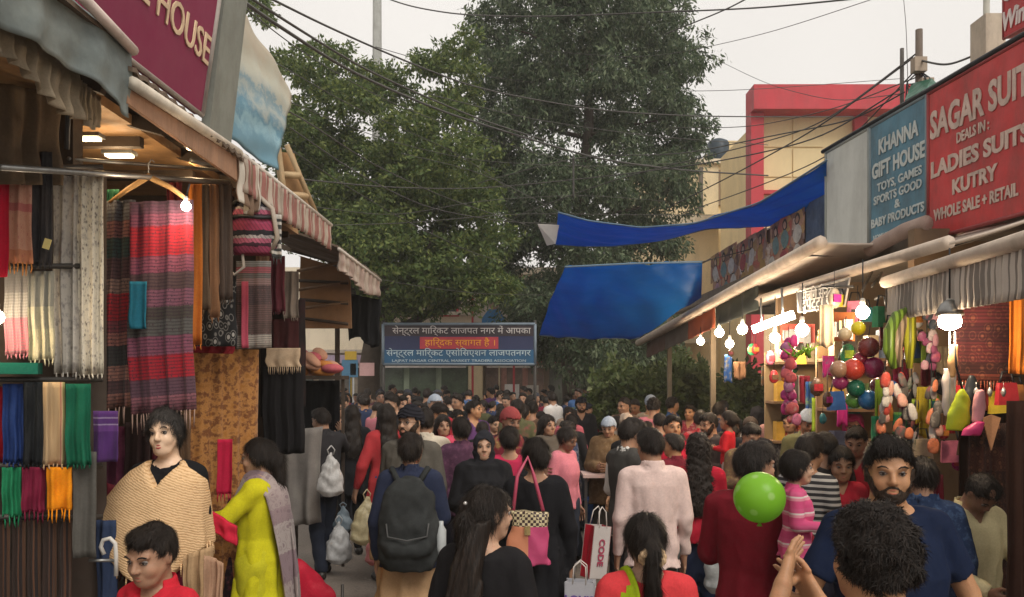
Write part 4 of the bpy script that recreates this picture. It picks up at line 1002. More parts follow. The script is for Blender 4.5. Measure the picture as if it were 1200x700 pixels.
def crumple(name, pts, n, mat, label, cat, seed, amp, thick=.012):
    r = random.Random(seed); o = pts[0].copy(); m = MB(); V = []; U = []
    ph = [r.uniform(0,6) for _ in range(6)]; nrm = (pts[1]-pts[0]).cross(pts[3]-pts[0]).normalized()
    for s_ in (0,1):
        for j in range(n+1):
            for i in range(n+1):
                u, v = i/n, j/n; q = pts[0].lerp(pts[1], u).lerp(pts[3].lerp(pts[2], u), v)
                k = amp*(math.sin(u*9+ph[0]+3*v)*math.sin(v*7+ph[1]+2*u)+.5*math.sin(u*19+v*13+ph[2])+.4*math.sin(v*23-u*9+ph[3]))
                V.append(q-o+nrm*(k-thick*s_)); U.append((u,v))
    N = (n+1)**2; fs = []
    for j in range(n):
        for i in range(n): p = j*(n+1)+i; fs.append((p,p+1,p+n+2,p+n+1)); fs.append((N+p,N+p+n+1,N+p+n+2,N+p+1))
    for i in range(n):
        fs.append((i,N+i,N+i+1,i+1)); q = n*(n+1)+i; fs.append((q,q+1,N+q+1,N+q)); p = i*(n+1); fs.append((p,p+n+1,N+p+n+1,N+p)); p += n; fs.append((p,N+p,N+p+n+1,p+n+1))
    m.add(V, fs, True, U); return m.build(name, mat, None, o, label=label, cat=cat)
t = NT('weathered_banner'); uv = t.coord('UV'); sp = t.n('SeparateXYZ'); t.l(uv, sp.inputs[0]); nn = t.noise(uv, 3.5, 6, .7)
vv = t.math('ADD', sp.outputs[1], t.math('MULTIPLY', t.math('SUBTRACT', nn, .5), .7)); uu = t.math('ADD', vv, t.math('MULTIPLY', sp.outputs[0], -.25))
cc = t.ramp(uu, [(.0, (.12,.24,.31)), (.14, (.22,.36,.42)), (.22, (.10,.22,.30)), (.34, (.34,.38,.36)), (.44,(.18,.28,.33)), (.50,(.38,.40,.36)), (.6, (.42,.42,.35)), (.8, (.40,.35,.27))])
BANW = t.out(cc, .5, nn, .4, .01, .35)
pts_ = [P(250,150,5.45), P(330,200,6.3), P(343,115,6.45), P(292,-8,6.0)]
crumple('crumpled_banner', [P(252,150,5.45), P(324,200,6.2), P(343,112,6.5), P(268,-20,5.6)], 30, BANW, 'crumpled pale banner with faded blue swirls beside the maroon sign', 'banner', 3, .014)

# ------------------------------------------------ scarves and shawls on the left
IK1 = bands([(0,(.30,.13,.10)),(.07,(.10,.05,.05)),(.13,(.34,.16,.12)),(.20,(.05,.05,.045)),(.30,(.36,.14,.11)),(.36,(.22,.05,.06)),(.42,(.40,.02,.03)),(.55,(.30,.18,.14)),(.62,(.12,.06,.06)),(.72,(.05,.09,.08)),(.82,(.30,.13,.12)),(.9,(.14,.14,.15))], 1, 58, (.03,.02,.025), motif=(20,40,(.05,.03,.03),.8))
IK2 = bands([(0,(.26,.10,.12)),(.08,(.12,.06,.08)),(.16,(.38,.018,.03)),(.27,(.22,.07,.11)),(.36,(.10,.10,.09)),(.44,(.07,.06,.05)),(.50,(.23,.09,.13)),(.58,(.10,.06,.06)),(.66,(.26,.07,.11)),(.74,(.40,.018,.03)),(.88,(.20,.06,.10)),(.94,(.12,.05,.08))], 1, 64, (.035,.02,.03), motif=(26,44,(.06,.03,.04),.75))
FR = cloth((.30,.20,.16))
hang('shawl', P(113,236,4.18), P(158,234,4.22), 1.08, IK1, 2.2, .034, .09, 'left half of the banded red and black ethnic shawls on the wooden hanger', 'shawl', seed=1, flare=1.15, fmat=FR, skew=(-.03,0,0))
hang('shawl', P(152,237,4.14), P(226,234,4.2), 1.09, IK2, 3.2, .026, .11, 'bright red and plum banded shawl on the right of the wooden hanger', 'shawl', seed=2, flare=1.04, fmat=FR)
hang('shawl', P(152,330,4.10), P(172,330,4.10), .24, cloth((.02,.14,.20)), 1, .01, 0, 'small teal cloth strip over the middle of the red shawls', 'cloth', seed=3, nu=10)
hg = empty('clothes_hanger', P(174,206,4.2), 0, 'pale wooden clothes hanger holding the banded red shawls', 'hanger'); o = P(174,206,4.2)
b = MB(); b.tube([P(128,238,4.2)-o, P(150,222,4.2)-o, (0,0,-.005), P(200,220,4.2)-o, P(222,236,4.2)-o], [.010,.014,.018,.014,.010], 8); b.build('arms', plain((.55,.32,.13), .45), hg)
b = MB(); b.tube([(0,0,0),(0,0,.06),(.015,0,.085),(.03,0,.07)], .003, 6); b.build('hook', METAL, hg)
WH1 = floral((.50,.46,.40), (.36,.33,.30), (.24,.22,.20), 6, .62, 3.5); WH2 = floral((.66,.60,.48), (.40,.36,.31), (.12,.10,.09), 8, .64, 3.5)
hang('scarf', P(62,206,3.80), P(92,206,3.82), .93, WH1, 2.2, .022, .03, 'tall grey printed scarf left of the cream one beside the hanger', 'scarf', seed=4)
hang('scarf', P(90,206,3.81), P(121,207,3.85), .94, WH2, 2.4, .022, .02, 'tall cream scarf with dark leafy print touching the red shawls', 'scarf', seed=5)
hang('scarf', P(36,178,3.55), P(61,178,3.58), .50, cloth((.03,.028,.03),(.06,.05,.045)), 2, .012, .02, 'black folded scarf with a small gold tag in the top row', 'scarf', seed=6)
box_struct('tag', P(55,286,3.53), (.03,.004,.045), plain((.6,.5,.2), .4), (0,.3,0), label='small gold paper tag on the black folded scarf', cat='tag')
hang('scarf', P(7,172,3.5), P(38,176,3.55), .50, bands([(0,(.55,.23,.12)),(.12,(.62,.33,.22)),(.45,(.50,.16,.14)),(.52,(.62,.34,.24))], 1, None, motif=(9,16,(.45,.12,.1),.5)), 2, .014, .05, 'peach scarf with woven motifs and orange fringe in the top row', 'scarf', seed=7, fmat=cloth((.5,.2,.05)))
hang('scarf', P(-28,170,3.4), P(10,170,3.45), .56, cloth((.40,.01,.03),(.5,.02,.04)), 2, .014, 0, 'plain crimson scarf cut by the left edge of the photo', 'scarf', seed=8)
hang('scarf', P(5,312,3.62), P(35,312,3.66), .40, bands([(0,(.62,.22,.26)),(.42,(.45,.42,.38)),(.7,(.33,.31,.29))], 1, 30, (.3,.28,.26)), 3, .014, .02, 'grey scarf with a wide pink lower band in the second row', 'scarf', seed=9)
hang('scarf', P(33,318,3.62), P(64,318,3.68), .40, bands([(0,(.55,.50,.33)),(.35,(.45,.42,.30)),(.6,(.30,.29,.24))], 1, None, motif=(7,9,(.2,.2,.18),.5)), 3, .014, .03, 'cream printed scarf right of the pink banded one', 'scarf', seed=10)
row = [(-14,6,453,(.26,.01,.02),.34,'crimson folded scarf at the far left of the third row'),(3,29,450,(.02,.045,.16),.355,'navy blue folded scarf in the third row'),(27,53,448,(.018,.02,.022),.37,'black folded scarf between the navy and cream ones'),
       (50,76,448,(.56,.38,.20),.37,'cream folded scarf with a flowered edge in the third row'),(77,106,450,(.012,.11,.06),.365,'bottle green folded scarf at the right of the third row')]
for i, (a, c, y, col, ln, lb) in enumerate(row): hang('scarf', P(a,y,3.6), P(c,y,3.64), ln, cloth(col) if i != 3 else bands([(0,(.58,.40,.22)),(.78,(.40,.14,.12)),(.84,(.6,.42,.24)),(.9,(.3,.3,.1))], 1, 40, (.45,.3,.16), axis=0), 1.6, .022, .02, lb, 'scarf', seed=20+i, thick=.03, nu=16)
row = [(2,25,548,(.02,.20,.09),.22,'bright green small folded scarf in the fourth row'),(26,53,548,(.17,.015,.04),.20,'maroon small folded scarf in the fourth row'),(54,84,548,(.72,.24,.01),.19,'orange folded scarf with fringe in the fourth row')]
for i, (a, c, y, col, ln, lb) in enumerate(row): hang('scarf', P(a,y,3.6), P(c,y,3.64), ln, cloth(col), 1.6, .018, .05, lb, 'scarf', seed=30+i, thick=.03, nu=16)
hang('scarf', P(86,530,3.66), P(113,530,3.7), .48, cloth((.09,.085,.075),(.12,.11,.10)), 1.2, .012, 0, 'long charcoal grey folded shawl right of the orange scarf', 'shawl', seed=36, thick=.03)
hang('scarf', P(109,482,3.8), P(138,482,3.84), .24, bands([(0,(.09,.03,.15)),(.6,(.14,.05,.22)),(.72,(.32,.25,.38)),(.75,(.10,.035,.17)),(.85,(.28,.2,.34)),(.88,(.10,.035,.17))]), 1.3, .014, .0, 'purple folded scarf with pale stripes left of the mannequin', 'scarf', seed=37, thick=.03)
for i in range(6): hang('trousers_length', P(-22+i*18,610,3.6+i*.02), P(-6+i*18,610,3.62+i*.02), .5, bands([(0,(.045,.028,.022)),(.4,(.13,.06,.035)),(.55,(.03,.02,.018)),(.75,(.10,.05,.03))],1,None,axis=0), 1.5, .02, 0, 'dark brown striped cloth length hanging in the bottom row', 'cloth', group='striped cloth lengths in the bottom row', seed=40+i, nu=12)
rk = empty('display_rack', P(40,500,3.72), .5, 'dark wooden scarf rack with horizontal bars at the left edge', 'rack'); o = P(40,500,3.72)
for py in (196,312,445,546,606):
    b = MB(); rot = Matrix.Rotation(-.5, 3, 'Z'); b.tube([rot@(P(-40,py,3.52)-o), rot@(P(120,py,3.9)-o)], .014, 6); b.build('bar', DARKMETAL, rk)
b = MB(); b.slab([rot@(P(-80,720,3.66)-o), rot@(P(125,720,4.05)-o), rot@(P(125,200,4.05)-o), rot@(P(-80,200,3.66)-o)], .04); b.build('backboard', DARKIN, rk)
box_struct('folded_pile', P(14,432,3.62), (.22,.15,.05), cloth((.01,.10,.07)), (0,0,.4), label='dark green folded cloth lying on the rack above the navy scarf', cat='cloth')
OR = floral((.30,.125,.03), (.40,.19,.06), (.14,.05,.02), 9, .5, 3.2)
hang('curtain', P(222,408,5.35), P(304,410,5.7), 1.75, OR, 4, .02, 0, 'orange brown floral curtain hanging to the ground behind the mannequin', 'curtain', seed=50, nu=50)
hang('scarf', P(226,392,5.3), P(275,394,5.4), .12, cloth((.25,.02,.03)), 3, .015, 0, 'dull red cloth strip above the orange curtain', 'cloth', seed=51)
hang('scarf', P(228,320,5.2), P(277,322,5.3), .47, bands([(0,(.02,.02,.022))],1,None,motif=(7,8,(.45,.43,.40),.9)), 2, .012, 0, 'black scarf dotted with rows of white, above the orange curtain', 'scarf', seed=52)
for i, (a, c, col, ln, lb) in enumerate([(222,236,(.50,.16,.03),.95,'orange scarf edge hanging just right of the bare bulb'),(235,247,(.12,.08,.05),.75,'narrow brown scarf second from the bare bulb'),(246,258,(.20,.10,.05),.8,'narrow rust scarf left of the backpack'),(258,272,(.07,.05,.04),.7,'dark scarf partly behind the backpack'),(240,246,(.42,.37,.3),.33,'short cream strap dangling from the rail')]):
    hang('scarf', P(a,216,4.75+i*.04), P(c,216,4.8+i*.04), ln, cloth(col), 1.5, .02, .03, lb, 'scarf', seed=60+i, nu=12)
hang('shawl', P(277,306,5.5), P(318,306,5.6), .60, bands([(0,(.42,.38,.33)),(.16,(.12,.08,.07)),(.3,(.16,.10,.09)),(.5,(.10,.07,.07)),(.72,(.30,.20,.19)),(.8,(.16,.15,.14)),(.86,(.35,.1,.12)),(.93,(.2,.2,.19))],1,40,(.05,.04,.04),motif=(10,20,(.3,.14,.14),.4)), 2, .015, 0, 'grey patterned woven shawl hanging below the backpack', 'shawl', seed=70)
hang('shawl', P(283,330,5.46), P(291,330,5.48), .45, cloth((.45,.08,.12)), 1, .006, 0, 'narrow pink stripe cloth on the grey woven shawl', 'cloth', seed=71, nu=6)
# more layered goods in the dark of the left stall
for i,(x0,x1,y0,d,ln,col,c2,lb) in enumerate([(118,146,500,4.55,.45,(.10,.02,.05),(.2,.05,.1),'plum shawl behind the mannequin, just under the red shawls'),(146,176,495,4.6,.5,(.05,.03,.03),None,'dark brown shawl behind the mannequin head on its left'),(176,204,488,4.75,.55,(.09,.012,.02),None,'deep red shawl directly behind the mannequin head'),
  (204,224,470,4.9,.6,(.12,.07,.04),None,'brown shawl between the mannequin and the orange curtain'),(226,250,250,4.95,.4,(.13,.03,.04),None,'dark red scarf high behind the rail right of the bulb'),(300,316,300,6.3,.5,(.20,.12,.08),(.3,.2,.14),'tan scarf in shade right of the woven shawl'),
  (316,334,300,6.5,.45,(.12,.03,.04),None,'maroon scarf in shade under the striped awning end'),(332,350,318,6.9,.4,(.25,.20,.16),None,'beige scarf beside the post at the plywood panel'),(126,140,222,4.4,.3,(.03,.12,.06),None,'green scarf glimpsed above the left red shawl'),(196,214,214,4.5,.3,(.16,.02,.02),None,'dark red scarf glimpsed above the bare bulb')]):
    hang('scarf', P(x0,y0,d), P(x1,y0,d+.05), ln, cloth(col, c2, 12), 2, .02, .03, lb, 'scarf', seed=200+i, nu=16)
# dark garments and mannequins further along
hang('cardigan', P(305,360,7.0), P(358,350,7.1), .95, cloth((.018,.014,.014),(.05,.02,.02)), 3, .03, 0, 'long black cardigan hanging right of the woven shawl', 'cardigan', seed=72)
hang('cardigan', P(318,375,6.9), P(350,372,6.95), .35, cloth((.05,.015,.015)), 2, .02, 0, 'dark maroon knit hanging in front of the black cardigan', 'cardigan', seed=73)
hang('top', P(312,408,6.8), P(352,408,6.85), .16, cloth((.45,.33,.22)), 2, .01, .06, 'peach crochet top with fringe on the black display torso', 'top', seed=74)
hang('dress', P(308,430,6.85), P(356,428,6.9), .75, cloth((.012,.011,.012)), 3, .03, 0, 'black dress hanging below the peach crochet top', 'dress', seed=75)
hang('garment', P(405,343,9.6), P(448,352,9.8), .55, cloth((.010,.010,.011)), 3, .05, 0, 'black garments bunched at the far end of the left awning', 'garment', seed=76, bottom=.08, flare=.85)
b = MB()
pu = empty('cloth_pile', P(372,425,8.6), 0, 'heap of orange and pink scarves on the stall behind the black coat', 'cloth')
for i in range(16):
    b = MB(); b.ball((R.uniform(-.22,.22),R.uniform(-.1,.1),R.uniform(-.12,.12)), R.uniform(.06,.10), 8, 1.4, 1, .6, (R.uniform(0,1),R.uniform(0,1),0)); b.build('bundle', cloth(R.choice([(.55,.22,.06),(.6,.35,.15),(.5,.12,.14),(.55,.3,.2)])), pu)
b = MB(); b.box((0,.1,-.16), (.55,.4,.04)); [b.box((sx_*.25,.1,-1.2), (.03,.03,2.1)) for sx_ in (-1,1)]; b.build('shelf', DWOOD, pu)
# patterned backpack
bp = empty('backpack', P(297,262,5.15), 0, 'pink and black woven rucksack hanging from the striped awning', 'backpack')
t = NT('woven_bag'); uv = t.coord(scale=(1,1,1)); sp = t.n('SeparateXYZ'); t.l(uv, sp.inputs[0]); n1 = t.noise(uv, 30, 3)
w = t.math('FRACT', t.math('ADD', t.math('MULTIPLY', sp.outputs[2], 5.5), t.math('MULTIPLY', n1, .18)))
c = t.ramp(w, [(0,(.28,.05,.10)),(.22,(.05,.02,.03)),(.34,(.33,.09,.14)),(.5,(.30,.27,.27)),(.6,(.02,.02,.025)),(.78,(.26,.04,.08))], 'CONSTANT')
zz = t.math('GREATER_THAN', t.math('SINE', t.math('ADD', t.math('MULTIPLY', sp.outputs[0], 260), t.math('MULTIPLY', sp.outputs[2], 180))), .5)
c = t.mix(t.math('MULTIPLY', zz, .4), c, (.03,.02,.025)); BAGM = t.out(c, .85, t.noise(uv, 90, 3), .4, .003, .15)
Fd = Field(axis(-.22,.22,.012), axis(-.14,.14,.012), axis(-.25,.22,.012))
Fd.loft([(-.20,0,0,.13,.06),(-.15,0,0,.165,.085),(0,0,0,.165,.085),(.10,0,0,.13,.07),(.17,0,0,.045,.035)], .03); Fd.full(lambda D,x,y,z: D+.004*wob(x,y,z,35)+.004*np.sin(np.arctan2(x,y)*14)*np.clip(z*10,0,1))
link('bag_body', Fd.mesh('bag_body'), bp, None).data.materials[0] = BAGM
b = MB(); b.tube([(-.13,-.06,.02),(-.05,-.09,.03),(.08,-.09,.02),(.15,-.04,.03)], .012, 6); b.build('zip', BLACK, bp)
for s_ in (-1,1):
    b = MB(); b.tube([(s_*.04,-.04,.17),(s_*.14,-.07,.08),(s_*.17,-.06,-.1),(s_*.12,-.03,-.19)], .015, 6); b.build('strap', cloth((.35,.3,.25) if s_ > 0 else (.03,.03,.03)), bp)
b = MB(); b.tube([(-.12,-.04,-.2),(-.16,-.03,-.28),(-.11,-.03,-.33),(-.05,-.03,-.28),(-.06,-.03,-.2)], .010, 6); b.tube([(0,0,.17),(0,0,.26)], .006, 5); b.build('strap', cloth((.33,.29,.25)), bp)
hang('stole', P(318,250,5.1), P(330,252,5.12), .28, bands([(0,(.05,.05,.05)),(.3,(.5,.47,.42)),(.5,(.05,.05,.05)),(.7,(.5,.47,.42))],3), 1, .01, .04, 'black and white tasselled strip beside the rucksack', 'scarf', seed=80, nu=8)
def bulb(px, py, d, r, e, label, col=(1,.83,.6), cat='light bulb', cfl=False, group=None, strength=40, cord=.25):
    p = P(px,py,d); root = empty('light_bulb', p, 0, label, cat, group); g = MB()
    if cfl: 
        g.lathe([(r*.35,r*.9),(r*.85,r*.55),(r,0),(r*.9,-r*.45),(r*.4,-r*.75)], (0,0,0), 14)
    else: g.lathe([(r*.4,r*.98),(r*.7,r*.72),(r*.95,r*.3),(r,-.05*r),(r*.86,-r*.5),(r*.55,-r*.84),(r*.2,-r)], (0,0,0), 16)
    g.build('glass', emis(col, strength), root); g = MB(); g.lathe([(r*.38,r*1.2),(r*.4,r*1.9),(r*.25,r*2.1)], (0,0,0), 10); g.build('socket', plain((.6,.58,.52), .5), root)
    g = MB(); g.tube([(0,0,r*2),(0.01,0.02,r*2+cord)], .005, 5); g.build('cord', BLACK, root)
    l_ = bpy.data.lights.new('lamp_light', 'POINT'); l_.energy = e; l_.color = (1,.76,.5); l_.shadow_soft_size = r; lo_ = bpy.data.objects.new('lamp_light', l_); COL.objects.link(lo_); lo_.parent = root; lo_.location = (0,-r*.2,-r*1.4)
    return root
bulb(218,242,4.08,.024,2.6,'bare lit bulb at the top right corner of the red shawls', strength=60, cord=.07)
bulb(-4,372,3.45,.03,2,'lit bulb half cut off by the left edge of the photo')
# ================================================================ right side of the street
rs = empty('market_stall', (4.0,0,0), 0, 'row of small shops on the right under signboards and lit bulbs', 'market stall'); OR_ = Vector((4.0,0,0))
def Rr(c): return Vector(c)-OR_
INW = plain((.20,.13,.075), .8, .35, 2, grime=.4)
for (n_, c, s, m) in [('back_wall', (5.3,6.2,1.65), (.12,7.4,3.3), INW), ('side_wall', (4.25,2.5,1.6), (2.1,.1,3.2), INW), ('side_wall', (4.1,6.4,1.6), (1.9,.1,3.2), INW),
      ('side_wall', (4.1,9.2,1.6), (2.2,.1,3.2), INW)]: box_struct(n_, Rr(c), s, m, None, rs)
for (y0,y1,x0) in ((2.4,6.5,3.55),(6.5,9.2,3.3),(9.2,14,2.75)):
    box_struct('roof_slab', Rr(((x0+5.35)/2,(y0+y1)/2,3.16)), (5.35-x0,y1-y0-.01,.12), plain((.16,.13,.10), .8, grime=.5), None, rs)
for (x,y) in ((3.45,4.0),(3.3,6.5),(3.05,9.2),(2.85,11.5),(2.7,13.9)): box_struct('post', Rr((x,y,1.6)), (.07,.07,3.1), plain((.25,.2,.14), .6, grime=.4), None, rs)
# signboards, plane leaning with the row
def sx(d): return 4.0-.09*d
def sgn(px): d = 4.0/((px-CX)/F+.09); return d
Z0, Z1 = 3.16, 4.35
def rsign(px0, px1, z0, z1, mat, label, frame):
    a, c = sgn(px0), sgn(px1)   # a far, c near
    q = [Vector((sx(a),a,z0)), Vector((sx(c),c,z0)), Vector((sx(c),c,z1)), Vector((sx(a),a,z1))]
    return (*board('signboard', q, .06, mat, label, frame=frame, ft=.016), q)
REDS = plain((.52,.045,.045), .5, .35, 2.5, .1, .35, grime=.5); CRM = plain((.58,.44,.37), .6, .35, 9, grime=.3); BLUS = plain((.10,.23,.31), .55, .35, 2.5, .1, .3, grime=.55)
dirx = Vector((.09,-1,0)).normalized(); UPV = Vector((0,0,1))
def slet(root, o, q, u, v, s, size, width, mat=CRM, off=.0):
    p = q[0].lerp(q[1], u); p.z = q[0].z+(q[3].z-q[0].z)*v
    lettering(s, root, p-o, dirx, UPV, size, mat, .003, off, width=width)
root, o, q = rsign(1088, 1290, Z0, Z1, REDS, 'large red signboard with pale block letters on the right', plain((.30,.05,.05), .5))
LN = (q[1]-q[0]).length; rel = lambda px: (Vector((sx(sgn(px)),sgn(px),0))-Vector((q[0].x,q[0].y,0))).length/LN
def span(a, c): return (rel(a)+rel(c))/2, (rel(c)-rel(a))*LN
for s_, a, c, v, size, off in (('SAGAR SUITS',1091,1220,.755,.30,.010),('DEALS IN :',1122,1160,.60,.11,.003),('LADIES SUITS',1092,1208,.455,.175,.007),('KUTRY',1117,1170,.290,.155,.006),('WHOLE SALE + RETAIL',1095,1194,.145,.125,.004)):
    u, w = span(a, c); slet(root, o, q, u, v, s_, size, w, CRM, off)
root, o, q = rsign(1020, 1086, Z0, Z1, BLUS, 'blue signboard of a gift and toy shop beside the red one', plain((.2,.25,.27), .5))
LN = (q[1]-q[0]).length; BL = plain((.50,.54,.52), .6, .3)
for s_, a, c, v, size, off in (('KHANNA',1030,1078,.80,.185,.006),('GIFT HOUSE',1022,1086,.63,.185,.006),('TOYS, GAMES',1028,1082,.497,.105,.002),('SPORTS GOOD',1024,1082,.405,.105,.002),('&',1049,1056,.325,.105,.002),('BABY PRODUCTS',1021,1085,.235,.11,.003),('HOME PRODUCT',1024,1060,.12,.07,.001)):
    u, w = span(a, c); slet(root, o, q, u, v, s_, size, w*.97, BL if v > .6 else plain((.5,.55,.54), .6), off)
rsign(968, 1018, Z0-.02, Z1, plain((.60,.62,.58), .5, .2, 1.2, .1, .3, grime=.3), 'blank pale grey signboard left of the blue one', plain((.3,.32,.3), .5))
b = MB(); a_, c_ = sgn(964), sgn(1290); b.tube([Vector((sx(a_),a_,Z1+.03)), Vector((sx(c_),c_,Z1+.03))], .022, 6); b.build('roof_edge_pipe', BLACK, label='black pipe running along the top edge of the right signboards', cat='pipe')
# mural of portraits beyond the signs
mq = [P(836,352,11.4), P(944,296,9.0), P(944,248,9.0), P(836,300,11.4)]
mr, mo = board('poster_board', mq, .05, plain((.10,.055,.045), .6, .4, 3), 'board crowded with fashion portrait posters under the right end of the blue tarpaulin', frame=None)
mx_ = (mq[1]-mq[0]).normalized(); mn = mx_.cross(UPV).normalized()
t = NT('collage'); v = t.coord(); vo = t.n('TexVoronoi'); vo.inputs['Scale'].default_value = 9; t.l(v, vo.inputs['Vector']); n_ = t.noise(v, 14, 5, .7)
sp_ = t.n('SeparateXYZ'); t.l(vo.outputs['Color'], sp_.inputs[0]); COLLAGE = t.out(t.mix(t.ramp(n_, [(.4,(0,)*3),(.6,(.8,)*3)]), t.ramp(sp_.outputs[0], [(0,(.12,.07,.06)),(.2,(.45,.26,.17)),(.45,(.58,.50,.42)),(.6,(.42,.09,.07)),(.75,(.42,.28,.10)),(.9,(.20,.17,.18))], 'CONSTANT'), (.28,.14,.09)), .5)
g = random.Random(5)
for i in range(9):
    for j in range(2):
        u = (i+.5+g.uniform(-.2,.2))/9; v = .28+.42*j+g.uniform(-.05,.05); p = mq[0].lerp(mq[1],u).lerp(mq[3].lerp(mq[2],u), v)-mo+mn*(.012+.003*(i%3)+.004*j); w_, h_ = .14, .19
        b = MB(); b.slab([p-mx_*w_-UPV*h_, p+mx_*w_-UPV*h_, p+mx_*w_+UPV*h_, p-mx_*w_+UPV*h_], .006); po = b.build('poster', COLLAGE, mr)
        cN = p+mn*.003+mx_*g.uniform(-.03,.03); sk_ = g.choice([(.40,.24,.17),(.34,.2,.14),(.45,.3,.22)])
        for (nm_, cu, cz, ru, rz, col_, lv) in (('printed_hair',0,.075,.052,.075,(.03,.02,.018),0),('printed_face',0,.07,.032,.045,sk_,.002),('printed_dress',0,-.09,.085,.11,g.choice([(.45,.42,.38),(.30,.05,.06),(.34,.2,.06),(.12,.2,.2),(.35,.2,.25)]),.001)):
            b = MB(); b.add([cN+mn*lv+mx_*(cu+ru*math.cos(k*.628)*(1+.2*math.sin(k*5+i)))+UPV*(cz+rz*math.sin(k*.628)) for k in range(10)], [tuple(range(10))]); b.build(nm_, plain(col_, .5, .4, 14), po)
b = MB(); b.slab([P(836,348,11.38), P(850,342,11.0), P(850,292,11.0), P(836,300,11.38)], .08); b.build('red_panel', plain((.42,.01,.05), .5), label='narrow crimson panel at the left end of the portrait posters', cat='panel')
b = MB(); b.slab([P(944,300,9.0), P(966,303,8.45), P(966,228,8.45), P(944,240,9.0)], .05); b.build('blue_panel', plain((.05,.08,.14), .5, .5, 5), label='dark blue panel between the portrait posters and the blank signboard', cat='panel')
b = MB(); b.slab([P(822,308,11.9)+Vector((0,0,.0)), P(955,242,8.9), P(960,236,9.6), P(850,296,12.2)], .02); b.build('roof_sheet', plain((.13,.10,.08), .7, grime=.5), label='thin dark roof sheet over the portrait posters', cat='roof sheet')
# awnings right
def awning(name, f0, f1, b0, b1, mat, label, th=.02, cat='awning', bar=.045):
    o = f0.copy(); root = empty(name, o, 0, label, cat); b = MB(); n = 16; V = []; 
    for s_ in (0,1):
        for j in range(5):
            for i in range(n+1):
                u, v = i/n, j/4; q = f0.lerp(f1,u).lerp(b0.lerp(b1,u),v); V.append(q-o+Vector((0,0,-.05*math.sin(v*3.14)*abs(math.sin(u*9))-th*s_)))
    N = 5*(n+1); fs = []
    for j in range(4):
        for i in range(n): p = j*(n+1)+i; fs += [(p,p+1,p+n+2,p+n+1),(N+p,N+p+n+1,N+p+n+2,N+p+1)]
    for i in range(n): fs += [(i,N+i,N+i+1,i+1)]; p = 4*(n+1)+i; fs += [(p,p+1,N+p+1,N+p)]
    for j in range(4): p = j*(n+1); fs += [(p,p+n+1,N+p+n+1,N+p)]; p += n; fs += [(p,N+p,N+p+n+1,p+n+1)]
    b.add(V, fs, True); b.build('canvas', mat, root)
    b = MB(); b.tube([f0-o+Vector((0,0,.0)), f1-o], bar, 8); b.build('front_bar', plain((.52,.43,.35), .7, grime=.25), root)
    for u in (.05,.5,.95):
        b = MB(); b.tube([f0.lerp(f1,u)-o+Vector((0,0,-.03)), b0.lerp(b1,u)-o+Vector((0,0,-.05))], .013, 5); b.build('arm', DARKMETAL, root)
    return root, o
BEI = plain((.50,.42,.35), .8, .2, 1.5, .2, .2, grime=.3)
f0, f1 = P(748,402,14.5), P(962,284,6.9)
a1, o = awning('awning', f0, f1, f0+Vector((.9,.3,.20)), f1+Vector((1.2,.2,.06)), BEI, 'long beige canvas awning running from the lower blue tarpaulin to the blank signboard', bar=.06)
for i, (u0,u1,col) in enumerate(((.02,.2,(.10,.06,.05)),(.2,.38,(.10,.08,.07)),(.38,.55,(.32,.08,.04)),(.55,.75,(.04,.045,.04)))):
    p, q_ = f0.lerp(f1,u0)+Vector((.12,0,-.02)), f0.lerp(f1,u1)+Vector((.12,0,-.02)); hang('valance', p, q_, .26, cloth(col, None, 4), 3, .015, 0, ('brown','dull grey','orange red','black')[i]+' cloth strip hanging below the long beige awning', 'cloth', seed=i, nu=18)
f0, f1 = P(866,358,9.6), P(1112,284,5.15)
a2, o2 = awning('awning', f0, f1, f0+Vector((.75,0,.30)), f1+Vector((1.0,0,.34)), BEI, 'second beige awning below the grey and blue signboards, above the bulbs')
q = [P(936,366,7.6), P(990,358,6.55), P(996,326,6.5), P(934,342,7.6)]
r_, o = board('cloth_banner', q, .008, plain((.13,.12,.115), .7, .4, 4, grime=.3), 'small dark grey banner with rough white lettering under the second beige awning', 'banner', plain((.45,.42,.38), .6), .010)
xx = (q[1]-q[0]).normalized()
for s_, v, w in (('मैचिंग सेन्टर',.68,.72),('दुपट्टा सूट',.30,.8)): lettering(s_, r_, (q[0]+q[1])/2+(q[3]-q[0])*v-o, xx, UPV, .14, plain((.55,.52,.48), .6), .002, 0, width=(q[1]-q[0]).length*w)
b = MB(); b.tube([P(1017,296,7.1), P(1030,287,7.0), P(1062,270,6.6), P(1086,261,6.35)], [.05,.062,.065,.06], 12); b.build('rolled_awning', cloth((.36,.27,.23),(.45,.36,.31), 5), label='rolled up beige canvas resting in front of the blue signboard', cat='rolled canvas')
GRSTR = stripe_mat((.27,.24,.21), (.62,.56,.49), 34, 0, .12)
f0, f1 = P(1038,331,5.8), P(1262,262,3.4)
a3, o3 = awning('awning', f0, f1, f0+Vector((.85,0,.32)), f1+Vector((.95,0,.34)), plain((.58,.51,.43), .8, .2, 2, grime=.2), 'nearest awning on the right with a grey striped scalloped valance')
hang('valance', f0-o3+Vector((0,0,-.01)), f1-o3+Vector((0,0,-.01)), .27, GRSTR, 30, .012, 0, None, None, parent=a3, nu=200, nv=5, seed=3)
hang('valance', P(1038,333,5.78)-o3, P(1085,330,6.0)-o3, .2, stripe_mat((.17,.15,.135), (.40,.36,.31), 6, 0, .35), 5, .012, 0, None, None, parent=a3, nu=40, nv=5, seed=3)
for i in range(5):
    b = MB(); p = P(1000+i*11, 345+R.uniform(-10,10), 6.3); b.tube([p, p+Vector((R.uniform(-.2,.3),.3,R.uniform(-.3,.2)))], .012, 5); b.build('strut', DARKMETAL, rs, Vector((0,0,0))-OR_)
